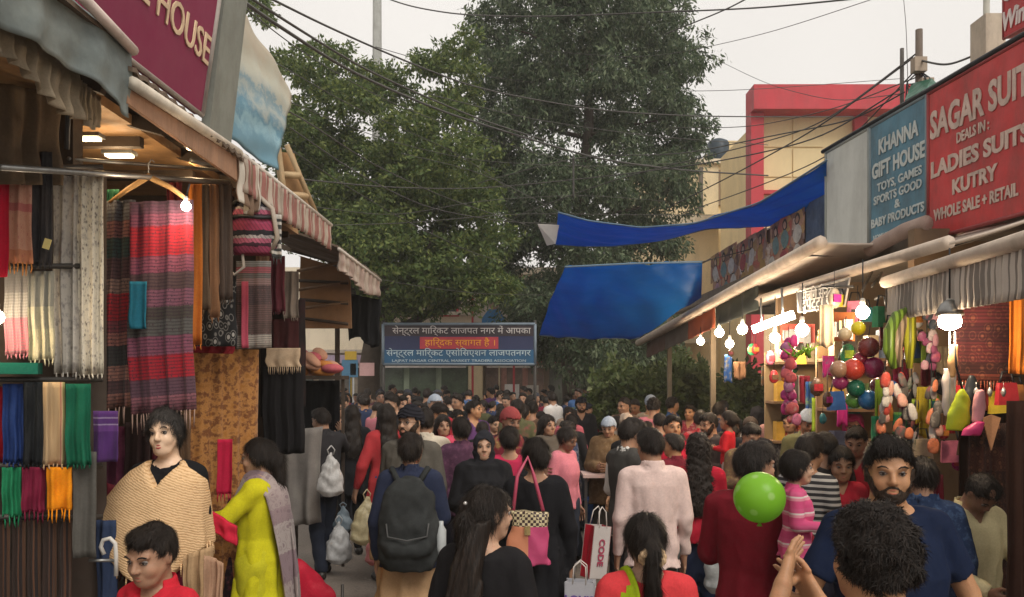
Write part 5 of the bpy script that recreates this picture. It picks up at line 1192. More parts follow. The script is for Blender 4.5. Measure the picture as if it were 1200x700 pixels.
# small red sign, white cabinet, green sheet up on the roof
q = [P(1176,46,6.3), P(1232,16,5.6), P(1232,-70,5.6), P(1176,-18,6.3)]
r_, o = board('signboard', q, .05, plain((.5,.04,.045), .5, .2, 2, grime=.2), 'small bright red sign with white letters at the top right corner', frame=plain((.3,.05,.05), .5), ft=.012)
xx = (q[1]-q[0]).normalized(); lettering('Winston', r_, q[0].lerp(q[1],.5)+Vector((0,0,.12))-o, xx, UPV, .2, plain((.75,.68,.64), .5), .003, .006, width=.75)
lettering('CLUB', r_, q[0].lerp(q[1],.42)+Vector((0,0,.36))-o, xx, UPV, .26, plain((.75,.68,.64), .5), .003, .006, width=.6)
box_struct('cabinet', P(1166,38,6.5)+Vector((0,.1,-.1)), (.16,.22,.5), plain((.50,.42,.32), .6, grime=.4), label='cream cabinet on the roof between the pale pipe and the small red sign', cat='cabinet')
b = MB(); b.slab([P(1060,118,8.3), P(1085,104,7.9), P(1092,92,8.2), P(1068,98,8.7)], .09); b.build('green_sheet', plain((.01,.10,.055), .4), label='folded dark green plastic sheet at the foot of the rusty pole', cat='sheet')
# ------------------------------------------------ blue tarpaulins
t = NT('blue_tarpaulin'); v = t.coord(); n1 = t.noise(v, 1.3, 6, .65); c = t.ramp(n1, [(.3, (.002,.145,.44)), (.55, (.003,.18,.54)), (.75, (.010,.21,.60))])
c = t.mix(t.ramp(t.noise(v, 9, 5, .8), [(.6, (0,)*3), (.75, (.25,)*3)]), c, (.10,.14,.18)); TARP = t.out(c, .45, t.noise(v, 7, 5), .5, .02, .35, transl=.6)
def tarp(rows, name, label, n=110, m_=26, th=.006, sagf=None, seed=0):
    # rows: polylines of world points, near edge first
    def samp(pl, u):
        f = u*(len(pl)-1); i = min(int(f), len(pl)-2); return pl[i].lerp(pl[i+1], f-i)
    sm = []
    for pl in rows:
        q = [samp(pl, i/n) for i in range(n+1)]
        for _ in range(6): q = [q[0]]+[(q[i-1]+2*q[i]+q[i+1])/4 for i in range(1,n)]+[q[-1]]
        sm.append(q)
    V = []; U = []; o = sm[0][0].copy(); 
    for s_ in (0,1):
        for j in range(m_+1):
            for i in range(n+1):
                v = j/m_*(len(sm)-1); k = min(int(v), len(sm)-2); p = sm[k][i].lerp(sm[k+1][i], v-k); u = i/n; w = j/m_
                p = p+Vector((0,0,(sagf(u,w) if sagf else 0)+.016*math.sin(u*23+w*9+seed)*math.sin(w*11+u*5)+.010*math.sin(u*31+w*17+seed)*math.sin(w*5+u*3)+.006*math.sin((u*.6+w*.9)*55+4*math.sin(u*9))*math.sin(w*7+u*11)-th*s_)); V.append(p-o); U.append((u,w))
    N = (n+1)*(m_+1); fs = []
    for j in range(m_):
        for i in range(n): p = j*(n+1)+i; fs += [(p,p+1,p+n+2,p+n+1),(N+p,N+p+n+1,N+p+n+2,N+p+1)]
    for i in range(n): fs += [(i,N+i,N+i+1,i+1)]; p = m_*(n+1)+i; fs += [(p,p+1,N+p+1,N+p)]
    for j in range(m_): p = j*(n+1); fs += [(p,p+n+1,N+p+n+1,N+p)]; p += n; fs += [(p,N+p,N+p+n+1,p+n+1)]
    b = MB(); b.add(V, fs, True, U); root = empty(name, o, 0, label, 'tarpaulin'); b.build('sheet', TARP, root)
    for pl in (sm[0], sm[-1]):
        b = MB(); b.tube([p-o for p in pl], .012, 5); b.build('hem_rope', plain((.10,.16,.22), .7), root)
    return root
tarp([[P(632,393,12.6), P(690,397,12.3), P(750,396,12.2)], [P(645,352,11.3), P(700,353,11.2), P(822,347,10.6)], [P(662,313,10.0), P(740,309,9.9), P(823,307,9.8)]], 'tarpaulin', 'lower bright blue tarpaulin tied above the crowd beside the beige awning', sagf=lambda u,w: -.05*math.sin(u*3.14)*math.sin(w*3.14))
tarp([[P(651,287,12.4), P(720,289,12.2), P(775,282,11.8), P(830,268,11.0), P(900,265,9.9), P(967,247,8.75)], [P(654,249,11.6), P(690,259,11.3), P(752,267,10.9), P(815,262,10.2), P(890,238,9.2), P(969,188,8.2)]], 'tarpaulin', 'upper blue tarpaulin twisting from the trees to the blank grey signboard', seed=2)
b = MB(); b.slab([P(630,263,11.8), P(641,288,11.9), P(651,286,11.8), P(655,264,11.7)], .01); b.build('cloth_flap', plain((.50,.47,.44), .8, .1), label='small off white cloth flap at the left end of the upper tarpaulin', cat='cloth')
cable((P(0,0,0) and (655,248,11.6), (560,200,13), (470,180,15)), .006, 'thin rope tying the upper tarpaulin to the left tree')
cable(((823,307,9.8),(850,300,9.9),(880,292,10)), .006, 'short rope from the lower tarpaulin to the poster board')
cable(((632,393,12.6),(650,388,16),(668,385,22.5)), .006, 'short rope tying the lower tarpaulin to the dark tree')
# ------------------------------------------------ banner across the street
bq = [P(449,427,18.2), P(627,427,18.2), P(627,380,18.2), P(449,380,18.2)]
NAVY = plain((.022,.028,.075), .6, .25, 1.5); br, o = board('street_banner', bq, .06, NAVY, 'wide navy welcome banner with Hindi lettering hanging over the crowd', 'banner', plain((.16,.20,.24), .5), .035)
def bstrip(y0, y1, x0, x1, mat, name='panel', dy=-.006):
    p0, p1 = P(x0,y0,18.2)-o, P(x1,y1,18.2)-o; b = MB(); b.slab([Vector((p0.x,dy,p1.z)), Vector((p1.x,dy,p1.z)), Vector((p1.x,dy,p0.z)), Vector((p0.x,dy,p0.z))], .004); b.build(name, mat, br)
bstrip(381, 394, 450, 626, plain((.035,.025,.03), .6)); bstrip(410, 426, 450, 626, plain((.02,.085,.17), .6)); bstrip(395, 409, 492, 584, plain((.36,.035,.05), .6), 'red_strip', -.012)
for s_, x0, x1, y, sz, m in (('सेन्ट्रल मािर्कट लाजपत नगर में आपका',460,622,388,.2,plain((.50,.46,.44), .6)),('हािर्दक स्वागत है ।',498,580,402,.2,plain((.72,.30,.03), .6)),('सेन्ट्रल मािर्कट एसोिसएशन लाजपतनगर',453,622,414,.19,plain((.42,.52,.56), .6))):
    c = P((x0+x1)/2,y,18.2)-o; lettering(s_, br, (c.x,-.016,c.z-.0), (1,0,0), UPV, sz, m, .004, 0, width=(x1-x0)/F*18.2)
c = P(538,423,18.2)-o; lettering('LAJPAT NAGAR CENTRAL MARKET TRADERS ASSOCIATION', br, (c.x,-.016,c.z), (1,0,0), UPV, .08, plain((.35,.42,.45), .6), .003, .001, width=3.0)
for x in (449, 627):
    b = MB(); p = P(x,404,18.2)-o; b.tube([(p.x,.06,-p.z-o.z if False else -o.z),(p.x,.06,p.z+.55)], .035, 8); b.build('post', DARKMETAL, br)
b = MB(); p = P(430,433,18.6); b.box(p, (.34,.02,.30)); b.build('poster', plain((.50,.30,.29), .6, .2, 6), label='faded pink poster stuck on the left tree trunk', cat='poster')

# ------------------------------------------------ bulbs on the right
RB = [(821,400,11.0,'farthest of the lit bulbs on the right, low by the awning end'),(843,390,10.1,'second farthest lit bulb under the long beige awning'),(855,403,9.7,'lit bulb hanging lower between the second and fourth bulbs'),
      (870,386,9.0,'lit bulb left of the two slanted tube lamps'),(908,396,7.8,'lit bulb hanging just below the slanted tube lamps'),(940,387,7.0,'lit bulb under the left corner of the small dark banner'),(1011,366,6.1,'lit bulb right of the small dark banner')]
for i, (x,y,d,lb) in enumerate(RB): bulb(x,y,d,.05+.006*(i%2),14,lb, strength=30, cord=.3)
for (x,y,d,lb) in ((893,383,8.4,'left slanted lit tube lamp above the bulbs'),(918,374,7.5,'right slanted lit tube lamp above the bulbs')):
    p = P(x,y,d); r_ = empty('tube_lamp', p, 0, lb, 'lamp'); b = MB(); b.tube([(-.09,.02,-.03),(.09,-.02,.04)], .042, 10); b.build('tube', emis((1,.9,.72), 25), r_)
    b = MB(); b.tube([(.0,.02,.05),(.02,.1,.3)], .012, 5); b.build('bracket', METAL, r_)
    l_ = bpy.data.lights.new('lamp_light', 'POINT'); l_.energy = 9; l_.color = (1,.8,.55); lo_ = bpy.data.objects.new('lamp_light', l_); COL.objects.link(lo_); lo_.parent = r_; lo_.location = (0,-.05,-.12)
r_ = bulb(1113,377,4.65,.062,12,'large lit bulb with a round metal reflector under the striped awning', cfl=True, strength=40, cord=.3)
b = MB(); b.lathe([(.075,.035),(.066,.07),(.05,.10),(.02,.125)], (0,0,0), 16); b.build('reflector', METAL, r_)
for dx in (-.0,.03):
    b = MB(); b.tube([(dx,0,-.06),(dx,0,-.55)], .004, 5); b.build('pull_cord', plain((.6,.6,.58), .5), r_)

# ------------------------------------------------ goods on the right
def hangP(name, x0, x1, y0, d, ln, mat, folds, amp, fr, label, cat, **kw): return hang(name, P(x0,y0,d), P(x1,y0,d-.06), ln, mat, folds, amp, fr, label, cat, **kw)
CARP = bands([(0,(.13,.03,.02)),(.08,(.04,.012,.012)),(.2,(.08,.015,.018)),(.42,(.05,.012,.016)),(.62,(.10,.02,.024)),(.84,(.20,.06,.02)),(.95,(.08,.02,.02))], 1, 26, (.02,.008,.008), motif=(7,9,(.24,.09,.05),.6))
hangP('carpet', 1118, 1186, 338, 4.9, .56, CARP, 1.3, .012, .06, 'maroon patterned shawl with a tasselled lower edge behind the large bulb', 'shawl', seed=1, fmat=cloth((.25,.07,.04)))
hangP('scarf', 1183, 1206, 338, 4.75, .5, cloth((.48,.15,.02)), 2, .012, 0, 'plain orange cloth hanging at the right edge beside the maroon shawl', 'cloth', seed=2)
hangP('scarf', 1122, 1200, 455, 5.0, 1.9, cloth((.03,.014,.010),(.07,.03,.02)), 4, .03, 0, 'dark brown cloth added to fill the dark gap below the maroon shawl', 'cloth', seed=3, nu=30)  # added dark sheet standing in for the shadowy gap behind the goods
hangP('dress', 1134, 1188, 496, 4.78, 1.4, bands([(0,(.05,.018,.014)),(.3,(.035,.013,.010)),(.6,(.06,.02,.015)),(.8,(.03,.012,.01))],2,None,motif=(9,30,(.20,.09,.05),.6)), 3, .04, 0, 'very dark brown dress hanging nearly to the ground at right', 'dress', seed=4, flare=1.25)
b = MB(); b.slab([P(1162,528,4.68),P(1173,490,4.7),P(1162,486,4.71),P(1152,490,4.7)], .01); b.build('collar_panel', cloth((.42,.22,.12)), label='peach V shaped neck piece on the dark brown dress', cat='cloth')
hangP('dress', 1180, 1240, 470, 4.0, 1.3, cloth((.04,.018,.012)), 3, .03, 0, 'dark brown garment cut by the right edge of the photo', 'dress', seed=5)
for i in range(4):
    p = P(1128+i*16, 448, 4.7); b = MB(); b.tube([p, p-Vector((0,0,.03))], .002, 4); b.lathe([(.004,-.03),(.012,-.045),(.015,-.06),(.006,-.085)], p, 8); b.build('trinket', plain((.5,.48,.45), .3, metal=.6), label='small silvery trinket dangling below the maroon shawl', cat='trinket', group='trinkets below the maroon shawl')
def blob(name, px, py, d, secs, mat, label, cat, seed=0, h=.008, amp=.003, extra=None, rot=0):
    zs = [s[0] for s in secs]; wm = max(s[3]+abs(s[1]) for s in secs)+.04; dm = max(s[4]+abs(s[2]) for s in secs)+.04
    Fd = Field(axis(-wm,wm,h), axis(-dm,dm,h), axis(min(zs)-.04,max(zs)+.04,h)); Fd.loft(secs, .02); Fd.full(lambda D,x,y,z: D+amp*wob(x,y,z,40,seed))
    o = link(name, Fd.mesh(name), None, None, P(px,py,d), (0,0,rot)); o.data.materials[0] = mat; tag(o, label, cat)
    if extra: extra(o)
    return o
def strap(o, pts, r=.006, mat=None):
    b = MB(); b.tube(pts, r, 5); b.build('strap', mat or BLACK, o)
blob('handbag', 1125, 480, 4.6, [(-.12,-.03,0,.05,.02),(-.08,-.01,0,.065,.03),(0,0,0,.06,.03),(.08,.01,0,.035,.02),(.12,.015,0,.012,.01)], plain((.42,.50,.02), .4), 'lime green teardrop pouch hanging in the right stall', 'pouch', extra=lambda o: strap(o, [(.015,0,.11),(-.02,0,.24),(-.03,0,.36)]))
blob('pouch', 1139, 470, 4.75, [(-.17,0,0,.03,.02),(-.1,0,0,.055,.03),(.05,0,0,.05,.03),(.15,0,0,.015,.01)], plain((.015,.017,.02), .4), 'black teardrop pouch partly behind the lime one', 'pouch', 2)
blob('slipper', 1147, 478, 4.55, [(-.08,-.01,0,.03,.02),(0,0,0,.04,.025),(.06,.01,0,.035,.02),(.10,.01,0,.02,.015)], plain((.62,.28,.30), .5), 'pale pink soft slipper hanging right of the lime pouch', 'slipper', 3, rot=.3)
blob('slipper', 1141, 503, 4.5, [(-.035,-.02,0,.05,.03),(0,0,0,.055,.03),(.04,.03,0,.03,.02)], plain((.50,.03,.14), .5), 'magenta soft slipper below the pale pink one', 'slipper', 4)
blob('pouch', 1112, 460, 4.7, [(-.14,0,0,.028,.02),(0,0,0,.042,.025),(.14,0,0,.03,.015)], plain((.58,.50,.46), .6), 'cream and pink stuffed pouch left of the lime one', 'pouch', 5)
blob('pouch', 1116, 425, 4.65, [(-.09,0,0,.02,.015),(0,0,0,.03,.02),(.10,0.01,0,.018,.015)], plain((.60,.35,.16), .6), 'tan tapered pouch below the large bulb', 'pouch', 6)
def packs(x0, x1, y0, d, ln, cols, label, seed, n=9):
    root = empty('hanging_pack_strip', P((x0+x1)/2, y0, d), 0, label, 'toy packs'); r = random.Random(seed); w = (x1-x0)/F*d; o_ = P((x0+x1)/2, y0, d)
    b = MB(); b.tube([(0,.02,.1),(0,.02,-ln)], .004, 4); b.build('string', BLACK, root)
    for i in range(n):
        z = -ln*(i+.5)/n; 
        for k in range(2):
            b = MB(); ww, hh = w*r.uniform(.22,.36), ln/n*r.uniform(.5,.85); b.lathe([(.002,-hh),(ww*.8,-hh*.85),(ww,-hh*.3),(ww*.9,hh*.4),(ww*.55,hh*.85),(.004,hh)], (r.uniform(-.5,.5)*w*.6, r.uniform(-.05,.03), z+r.uniform(-.02,.02)), 8, 1, .35, (r.uniform(-.2,.2), r.uniform(-.3,.3), r.uniform(-.5,.5)))
            b.build('pack', cloth(r.choice(cols), r.choice([(.5,.45,.4),(.05,.04,.05),(.5,.1,.1)]), 26, rough=.4), root)
PK = [(.50,.05,.22),(.35,.04,.18),(.55,.18,.30),(.45,.10,.12),(.30,.12,.25)]
packs(913, 938, 395, 6.9, .72, PK, 'column of magenta and pink toy packs at the left of the right stalls', 1, 11)
OP = [(.62,.20,.10),(.6,.35,.28),(.12,.11,.10),(.55,.52,.48),(.5,.08,.06)]
for (x0,x1,y0,ln,lb,sd_) in ((1030,1047,442,.36,'left strip of orange and white toy packs beside the balls',2),(1048,1070,440,.42,'middle strip of orange and white toy packs, the widest',3),(1085,1102,442,.46,'right strip of red and white toy packs next to the pouches',4)):
    packs(x0, x1, y0, 5.2, ln, OP, lb, sd_, 6)
    root = None
packs(1078, 1098, 358, 5.3, .42, [(.5,.25,.3),(.05,.06,.08),(.55,.45,.45),(.3,.08,.16)], 'strip of pink and black toy packs left of the large bulb', 6, 8)
packs(1064, 1076, 440, 5.5, .5, [(.03,.03,.03),(.3,.3,.3),(.08,.12,.08)], 'narrow strip of black packs between the orange strips', 8, 8)
packs(960, 978, 388, 7.2, .3, [(.45,.35,.1),(.5,.15,.1),(.2,.3,.1)], 'strip of small mixed packs beside the red ball', 9, 6)
for (pts, col, lb) in ((((1048,432),(1042,410),(1043,388),(1052,370),(1063,362)), (.22,.36,.05), 'curved green striped inflatable toy, leftmost of the pair'), (((1066,432),(1066,400),(1066,375),(1070,352)), (.50,.50,.04), 'straight yellow green inflatable toy right of the curved one'),
                       (((1055,430),(1050,405),(1056,380),(1062,366)), (.45,.33,.22), 'tan inner band of the curved inflatable toy')):
    b = MB(); n_ = len(pts); b.tube([P(x,y,5.4) for x,y in pts], [.02]+[.04]*(n_-2)+[.015] if n_ > 2 else .04, 10); t = NT('stripes'); v = t.coord(); w = t.n('TexWave'); w.inputs['Scale'].default_value = 9; t.l(v, w.inputs['Vector'])
    t.out(t.ramp(w.outputs['Fac'], [(.45, col), (.55, dk(col, .35))]), .35); b.build('inflatable_toy', t.m, label=lb, cat='toy')
balls = [(1000,433,.075,(.50,.05,.03),'bright red ball at the centre of the hanging bunch'),(1024,431,.075,(.20,.012,.07),'dark plum ball right of the bright red one'),(1018,407,.072,(.16,.03,.03),'dark maroon ball at the top of the bunch'),
         (1003,455,.062,(.01,.12,.07),'deep green ball below the red one'),(1018,469,.07,(.02,.13,.33),'blue ball at the bottom of the bunch'),(1001,469,.06,(.10,.28,.05),'light green ball left of the blue one'),(983,433,.062,(.36,.20,.12),'tan ball at the left of the bunch'),
         (985,448,.055,(.33,.03,.14),'pink ball under the tan one'),(1030,452,.06,(.12,.01,.03),'dark crimson ball under the plum one'),(1006,385,.05,(.62,.52,.01),'yellow balloon glowing near the bulb above the balls'),(990,392,.048,(.55,.42,.25),'cream balloon beside the yellow one'),(1008,421,.05,(.25,.02,.05),'small maroon ball squeezed between red and plum ones')]
for x,y,r,c,lb in balls:
    p = P(x,y,5.75+R.uniform(-.06,.06)); b = MB(); b.ball((0,0,0), r, 16); o_ = b.build('ball', plain(c, .25, .15, 12, .05, .5), None, p, label=lb, cat='ball'); 
    b = MB(); b.tube([(0,0,r),(0.01,0,r+.08)], .003, 4); b.build('string', BLACK, o_)
# umbrella hat / net toy below, shelves and boards in the shops
bulk = [(915,402,955,380,8.3,(.40,.05,.03),'red poster board behind the bulbs in the second shop'),(972,400,1000,366,6.6,(.42,.13,.04),'orange poster board between the bulbs and balls')]
for x0,y1,x1,y0,d,c,lb in bulk:
    root = empty('poster_board', P((x0+x1)/2,(y0+y1)/2,d), 0, lb, 'poster'); o_ = P((x0+x1)/2,(y0+y1)/2,d); b = MB(); b.slab([P(x0,y1,d)-o_,P(x1,y1,d-.2)-o_,P(x1,y0,d-.2)-o_,P(x0,y0,d)-o_], .02); b.build('board', plain(c, .5, .3, 8), root)
    for k in range(4):
        u = .15+.2*k; q_ = P(x0+(x1-x0)*u, (y0*.4+y1*.6), d-.05-.2*u)-o_; b = MB(); b.box(q_+Vector((0,-.02,0)), (.07,.008,.10+.02*k)); b.build('picture', plain(R.choice([(.5,.4,.2),(.5,.2,.1),(.3,.3,.3)]), .5, .4, 15), root)
for (x0,x1,d,lb) in ((905,965,8.4,'open shelf of bright boxed goods behind the magenta packs'),(968,1030,6.5,'open shelf of small goods behind the hanging balls')):
    c0 = P((x0+x1)/2, 440, d+.35); root = empty('shop_shelf', (c0.x, c0.y, 0), 0, lb, 'shelf'); w = (x1-x0)/F*d*1.15
    for k in range(5): b = MB(); b.box((0,0,.5+k*.42), (w,.3,.025)); b.build('shelf_board', WOOD, root)
    b = MB(); b.box((0,.17,1.3), (w,.03,2.0)); b.build('backboard', plain((.34,.24,.13), .8), root)
    for k in range(1,5):
        x = -w/2+.05
        while x < w/2-.04:
            ww = R.uniform(.05,.12); hh = R.uniform(.12,.3); b = MB(); b.box((x+ww/2,R.uniform(-.08,0),.5+k*.42+.014+hh/2), (ww,.12,hh)); b.build('box', plain(R.choice([(.5,.4,.25),(.45,.1,.06),(.15,.2,.3),(.5,.5,.45),(.5,.3,.05),(.08,.07,.06),(.2,.3,.12)]), .45, .3, 20), root); x += ww+.012
b = MB(); lp = P(940,418,6.6); 
for i in range(14): b.tube([lp+Vector((R.uniform(-.12,.12),R.uniform(-.08,.08),R.uniform(-.02,.03))), lp+Vector((R.uniform(-.16,.16),R.uniform(-.1,.1),R.uniform(.06,.12)))], [.012,.003], 4)
b.build('green_tinsel', plain((.20,.42,.02), .5), label='tuft of bright green tinsel on top of the magenta packs', cat='decoration')
# counter and stacks bottom right
ct = empty('stall_table', P(1150,440,3.75)*1.0, 0, 'low stall table piled with folded cloth at the bottom right', 'table'); ct.location.z = 0
b = MB(); b.box((0,0,.62), (1.3,1.0,.04)); b.build('table_top', WOOD, ct)
for sx_ in (-1,1):
    for sy_ in (-1,1): b = MB(); b.box((sx_*.6,sy_*.45,.3), (.05,.05,.6)); b.build('leg', WOOD, ct)
for i in range(16):
    c = ct.location+Vector((R.uniform(-.5,.5), R.uniform(-.42,.35), .64)); hh = R.uniform(.05,.13); colr = R.choice([(.4,.05,.1),(.5,.45,.38),(.05,.05,.06),(.3,.2,.12),(.45,.2,.25),(.1,.05,.04)])
    Fd = Field(axis(-.16,.16,.016), axis(-.12,.12,.016), axis(-.02,.16,.012)); Fd.loft([(0,0,0,.12,.08),(hh,0,0,.115,.078)], .02); Fd.full(lambda D,x,y,z: D+.005*np.sin(z*110+i)+.003*wob(x,y,z,40,i))
    nm = {(.4,.05,.1):'maroon',(.5,.45,.38):'cream',(.05,.05,.06):'black',(.3,.2,.12):'brown',(.45,.2,.25):'pink',(.1,.05,.04):'dark brown'}[colr]
    o_ = link('folded_cloth', Fd.mesh('folded_cloth'), None, None, c, (0,0,R.uniform(0,3))); o_.data.materials[0] = cloth(colr); tag(o_, nm+' folded cloth lying on the low table at the bottom right', 'cloth', 'folded cloth on the right table')
# blue tub and chair-like stool in the street gap
b = MB(); b.lathe([(.13,0),(.17,.02),(.20,.36),(.215,.37),(.215,.39),(.19,.39),(.165,.06),(.02,.05)], (0,0,0), 24); b.build('tub', plain((.01,.10,.38), .35), None, (P(703,440,10.6).x,10.6,.05), label='blue plastic tub on the street behind the black dressed woman', cat='tub')
b = MB(); b.box((0,0,0), (.55,.4,.03)); o_ = b.build('tray', plain((.6,.42,.38), .5), None, P(712,556,8.6), label='pale tray on a stand above the blue tub', cat='tray')
for sx_ in (-1,1): b = MB(); b.box((sx_*.22,.1,-.5), (.03,.03,.95)); b.build('leg', METAL, o_)

# ------------------------------------------------ dense small goods hung through the right stalls
g = random.Random(77); seen = {}
GC = [('red',(.42,.03,.04)),('pink',(.50,.14,.22)),('magenta',(.42,.03,.20)),('orange',(.55,.20,.04)),('yellow',(.55,.42,.04)),('lime green',(.28,.42,.04)),('green',(.03,.20,.09)),('blue',(.03,.10,.32)),('black',(.014,.014,.016)),('white',(.55,.53,.50)),('brown',(.13,.07,.04)),('maroon',(.16,.015,.03)),('teal',(.02,.16,.18)),('cream',(.48,.38,.26))]
def goods(x0, x1, y0, y1, n, d0, d1, where, kinds='gtb'):
    for i in range(n):
        px = x0+(x1-x0)*(i+g.random())/n; py = g.uniform(y0, y1); d = g.uniform(d0, d1); cn, cc = g.choice(GC); k = g.choice(kinds)
        cc = dk(cc, g.uniform(.8,1.25)); ln = g.uniform(.16,.34); w = g.uniform(8,15)
        if k == 'g':
            lab = f'small {cn} garment hanging {where}'; m = cloth(cc) if g.random() < .5 else cloth(cc, g.choice(GC)[1], 22)
            o_ = hang('garment', P(px-w/2,py,d), P(px+w/2,py,d), ln, m, 1.5, .015, 0, lab, 'garment', seed=i, nu=12, nv=8, flare=g.uniform(.8,1.25), thick=.02, bottom=.02)
        elif k == 't':
            lab = f'small {cn} wrapped toy hanging {where}'; o_ = empty('hanging_toy', P(px,py,d), g.uniform(-.6,.6), lab, 'toy'); b = MB(); hh = ln*.5
            b.lathe([(.01,hh*.55),(hh*.25,hh*.45),(hh*.42,hh*.1),(hh*.38,-hh*.3),(hh*.15,-hh*.5)], (0,0,0), 8, 1, .5); b.build('wrapper', plain(cc, .25, .4, 30, .4, .5), o_)
            b = MB(); b.box((0,-hh*.2,hh*.0), (hh*.5,.008,hh*.4)); b.build('printed_card', plain(g.choice(GC)[1], .4, .5, 40), o_); b = MB(); b.tube([(0,0,hh*.5),(0.01,.01,hh*.5+.15)], .003, 4); b.build('string', BLACK, o_)
        else:
            lab = f'small {cn} bag hanging {where}'; o_ = empty('small_bag', P(px,py,d), g.uniform(-.5,.5), lab, 'bag'); hh = ln*.6
            b = MB(); b.box((0,0,0), (hh*.75,hh*.3,hh*.8), (0,g.uniform(-.1,.1),0), .8); b.build('bag_body', plain(cc, .4, .35, 18), o_)
            b = MB(); b.tube([(-hh*.25,0,hh*.38),(-hh*.15,0,hh*.8),(hh*.15,0,hh*.8),(hh*.25,0,hh*.38)], .007, 5); b.build('handle', BLACK, o_)
        seen.setdefault(lab, []).append(o_)
goods(960, 1035, 350, 372, 7, 6.2, 6.9, 'high above the balls')
goods(955, 1000, 395, 500, 9, 6.0, 6.8, 'left of the balls')
goods(1030, 1115, 352, 400, 14, 5.4, 5.9, 'in the top row near the inflatable toys')
goods(1030, 1120, 400, 445, 15, 5.5, 5.9, 'in the second row right of the balls')
goods(1030, 1120, 448, 505, 15, 5.3, 5.8, 'in the third row among the orange packs')
goods(1045, 1135, 505, 560, 12, 5.2, 5.6, 'in the bottom row right of the navy T shirt')
goods(900, 960, 408, 470, 9, 7.2, 8.0, 'around the magenta pack column')
goods(1115, 1198, 448, 475, 8, 4.75, 4.95, 'just below the maroon patterned shawl', 'tb')
goods(846, 905, 405, 432, 6, 9.2, 9.9, 'behind the farthest bulbs')
for lab, L_ in seen.items():
    if len(L_) > 1:
        for o_ in L_: o_['group'] = lab[:60]
# ================================================================ people
def deg(a): return math.radians(a)
# --- accessories
def plastic_bag(px, py, d, w, h, col, label, seed=0, transl=.35, cat='carrier bag'):
    t_ = ('pb', col); 
    if t_ not in _mc:
        t = NT('thin_plastic'); v = t.coord(); n = t.noise(v, 22, 5, .7); c = t.ramp(n, [(.3, dk(col,.75)), (.7, dk(col,1.15))]); _mc[t_] = t.out(c, .32, n, .7, .01, .5, transl=transl)
    k = .010; Fd = Field(axis(-w,w,k), axis(-w*.6,w*.6,k), axis(-h/2-.03,h/2+.03,k))
    Fd.loft([(-h/2,0,0,w*.30,w*.2),(-h*.38,0,0,w*.48,w*.3),(-h*.1,0,0,w*.46,w*.28),(h*.2,0,0,w*.30,w*.16),(h*.4,0,0,w*.10,w*.06),(h/2,0,0,w*.05,w*.04)], .02)
    Fd.full(lambda D,x,y,z: D+.006*wob(x,y,z,38,seed)+.004*np.sin(np.arctan2(x,y)*11+z*20)*(z*3+.6))
    root = empty('carrier_bag', P(px,py,d), R.uniform(-.4,.4), label, cat); link('bag_body', Fd.mesh('bag_body'), root).data.materials[0] = _mc[t_]
    for s_ in (-1,1): b = MB(); b.tube([(s_*.02,0,h*.45),(s_*.035,0,h*.56),(0,0,h*.66)], .006, 5); b.build('handle', _mc[t_], root)
    return root
def paper_bag(px, py, d, w, dp, h, fc, sc, label, rz=0, txt=None, tcol=(.4,.03,.05), vert=False, size=.1, rx=0):
    root = empty('shopping_bag', P(px,py,d), rz, label, 'shopping bag'); root.rotation_euler[1] = rx
    b = MB(); t = .004
    b.slab([(-w/2,-dp/2,-h/2),(w/2,-dp/2,-h/2),(w/2,-dp/2,h/2),(-w/2,-dp/2,h/2)], t); b.slab([(w/2,dp/2,-h/2),(-w/2,dp/2,-h/2),(-w/2,dp/2,h/2),(w/2,dp/2,h/2)], t); b.build('panel', plain(fc, .45, .12, 6), root)
    for s_ in (-1,1):
        b = MB(); q = [(s_*w/2,-s_*dp/2,-h/2),(s_*w/2,s_*0,-h/2),(s_*(w/2-.015),0,h/2),(s_*w/2,-s_*dp/2,h/2)]; b.slab(q, t)
        q = [(s_*w/2,0,-h/2),(s_*w/2,s_*dp/2,-h/2),(s_*w/2,s_*dp/2,h/2),(s_*(w/2-.015),0,h/2)]; b.slab(q, t); b.build('side_panel', plain(sc, .45, .12, 6), root)
    b = MB(); b.box((0,0,-h/2+.004), (w-.002,dp-.002,.004)); b.build('base', plain(sc, .5), root)
    for s_ in (-1,1): b = MB(); b.tube([(-w*.22,s_*dp/2,h/2-.01),(-w*.2,s_*dp*.3,h/2+.09),(0,s_*dp*.2,h/2+.12),(w*.2,s_*dp*.3,h/2+.09),(w*.22,s_*dp/2,h/2-.01)], .004, 5); b.build('handle', plain((.6,.55,.5), .6), root)
    if txt:
        if vert: lettering(txt, root, (0,-dp/2-.002,0), (0,0,-1), (1,0,0), size, plain(tcol, .5), .001, .002)
        else: lettering(txt, root, (0,-dp/2-.002,-h*.02), (1,0,0), (0,0,1), size, plain(tcol, .5), .001, .003)
    return root
def glasses(root, head, col=(.02,.02,.02)):
    M = hrot(*head); Rm = Matrix(M[0].tolist()); pv = Vector(M[1]); b = MB()
    for s_ in (-1,1):
        b.tube([(s_*.034+.024*math.cos(k*.5236),.1-.006*abs(math.cos(k*.5236)),1.59+.017*math.sin(k*.5236)) for k in range(13)], .0018, 5)
        b.tube([(s_*.058,.095,1.594),(s_*.078,.05,1.594),(s_*.083,-.01,1.59)], .0016, 5)
    b.tube([(-.012,.101,1.594),(0,.104,1.597),(.012,.101,1.594)], .0018, 5)
    b.v = [tuple(Rm @ (Vector(v)-pv)+pv) for v in b.v]; b.build('spectacles', plain(col, .3), root)
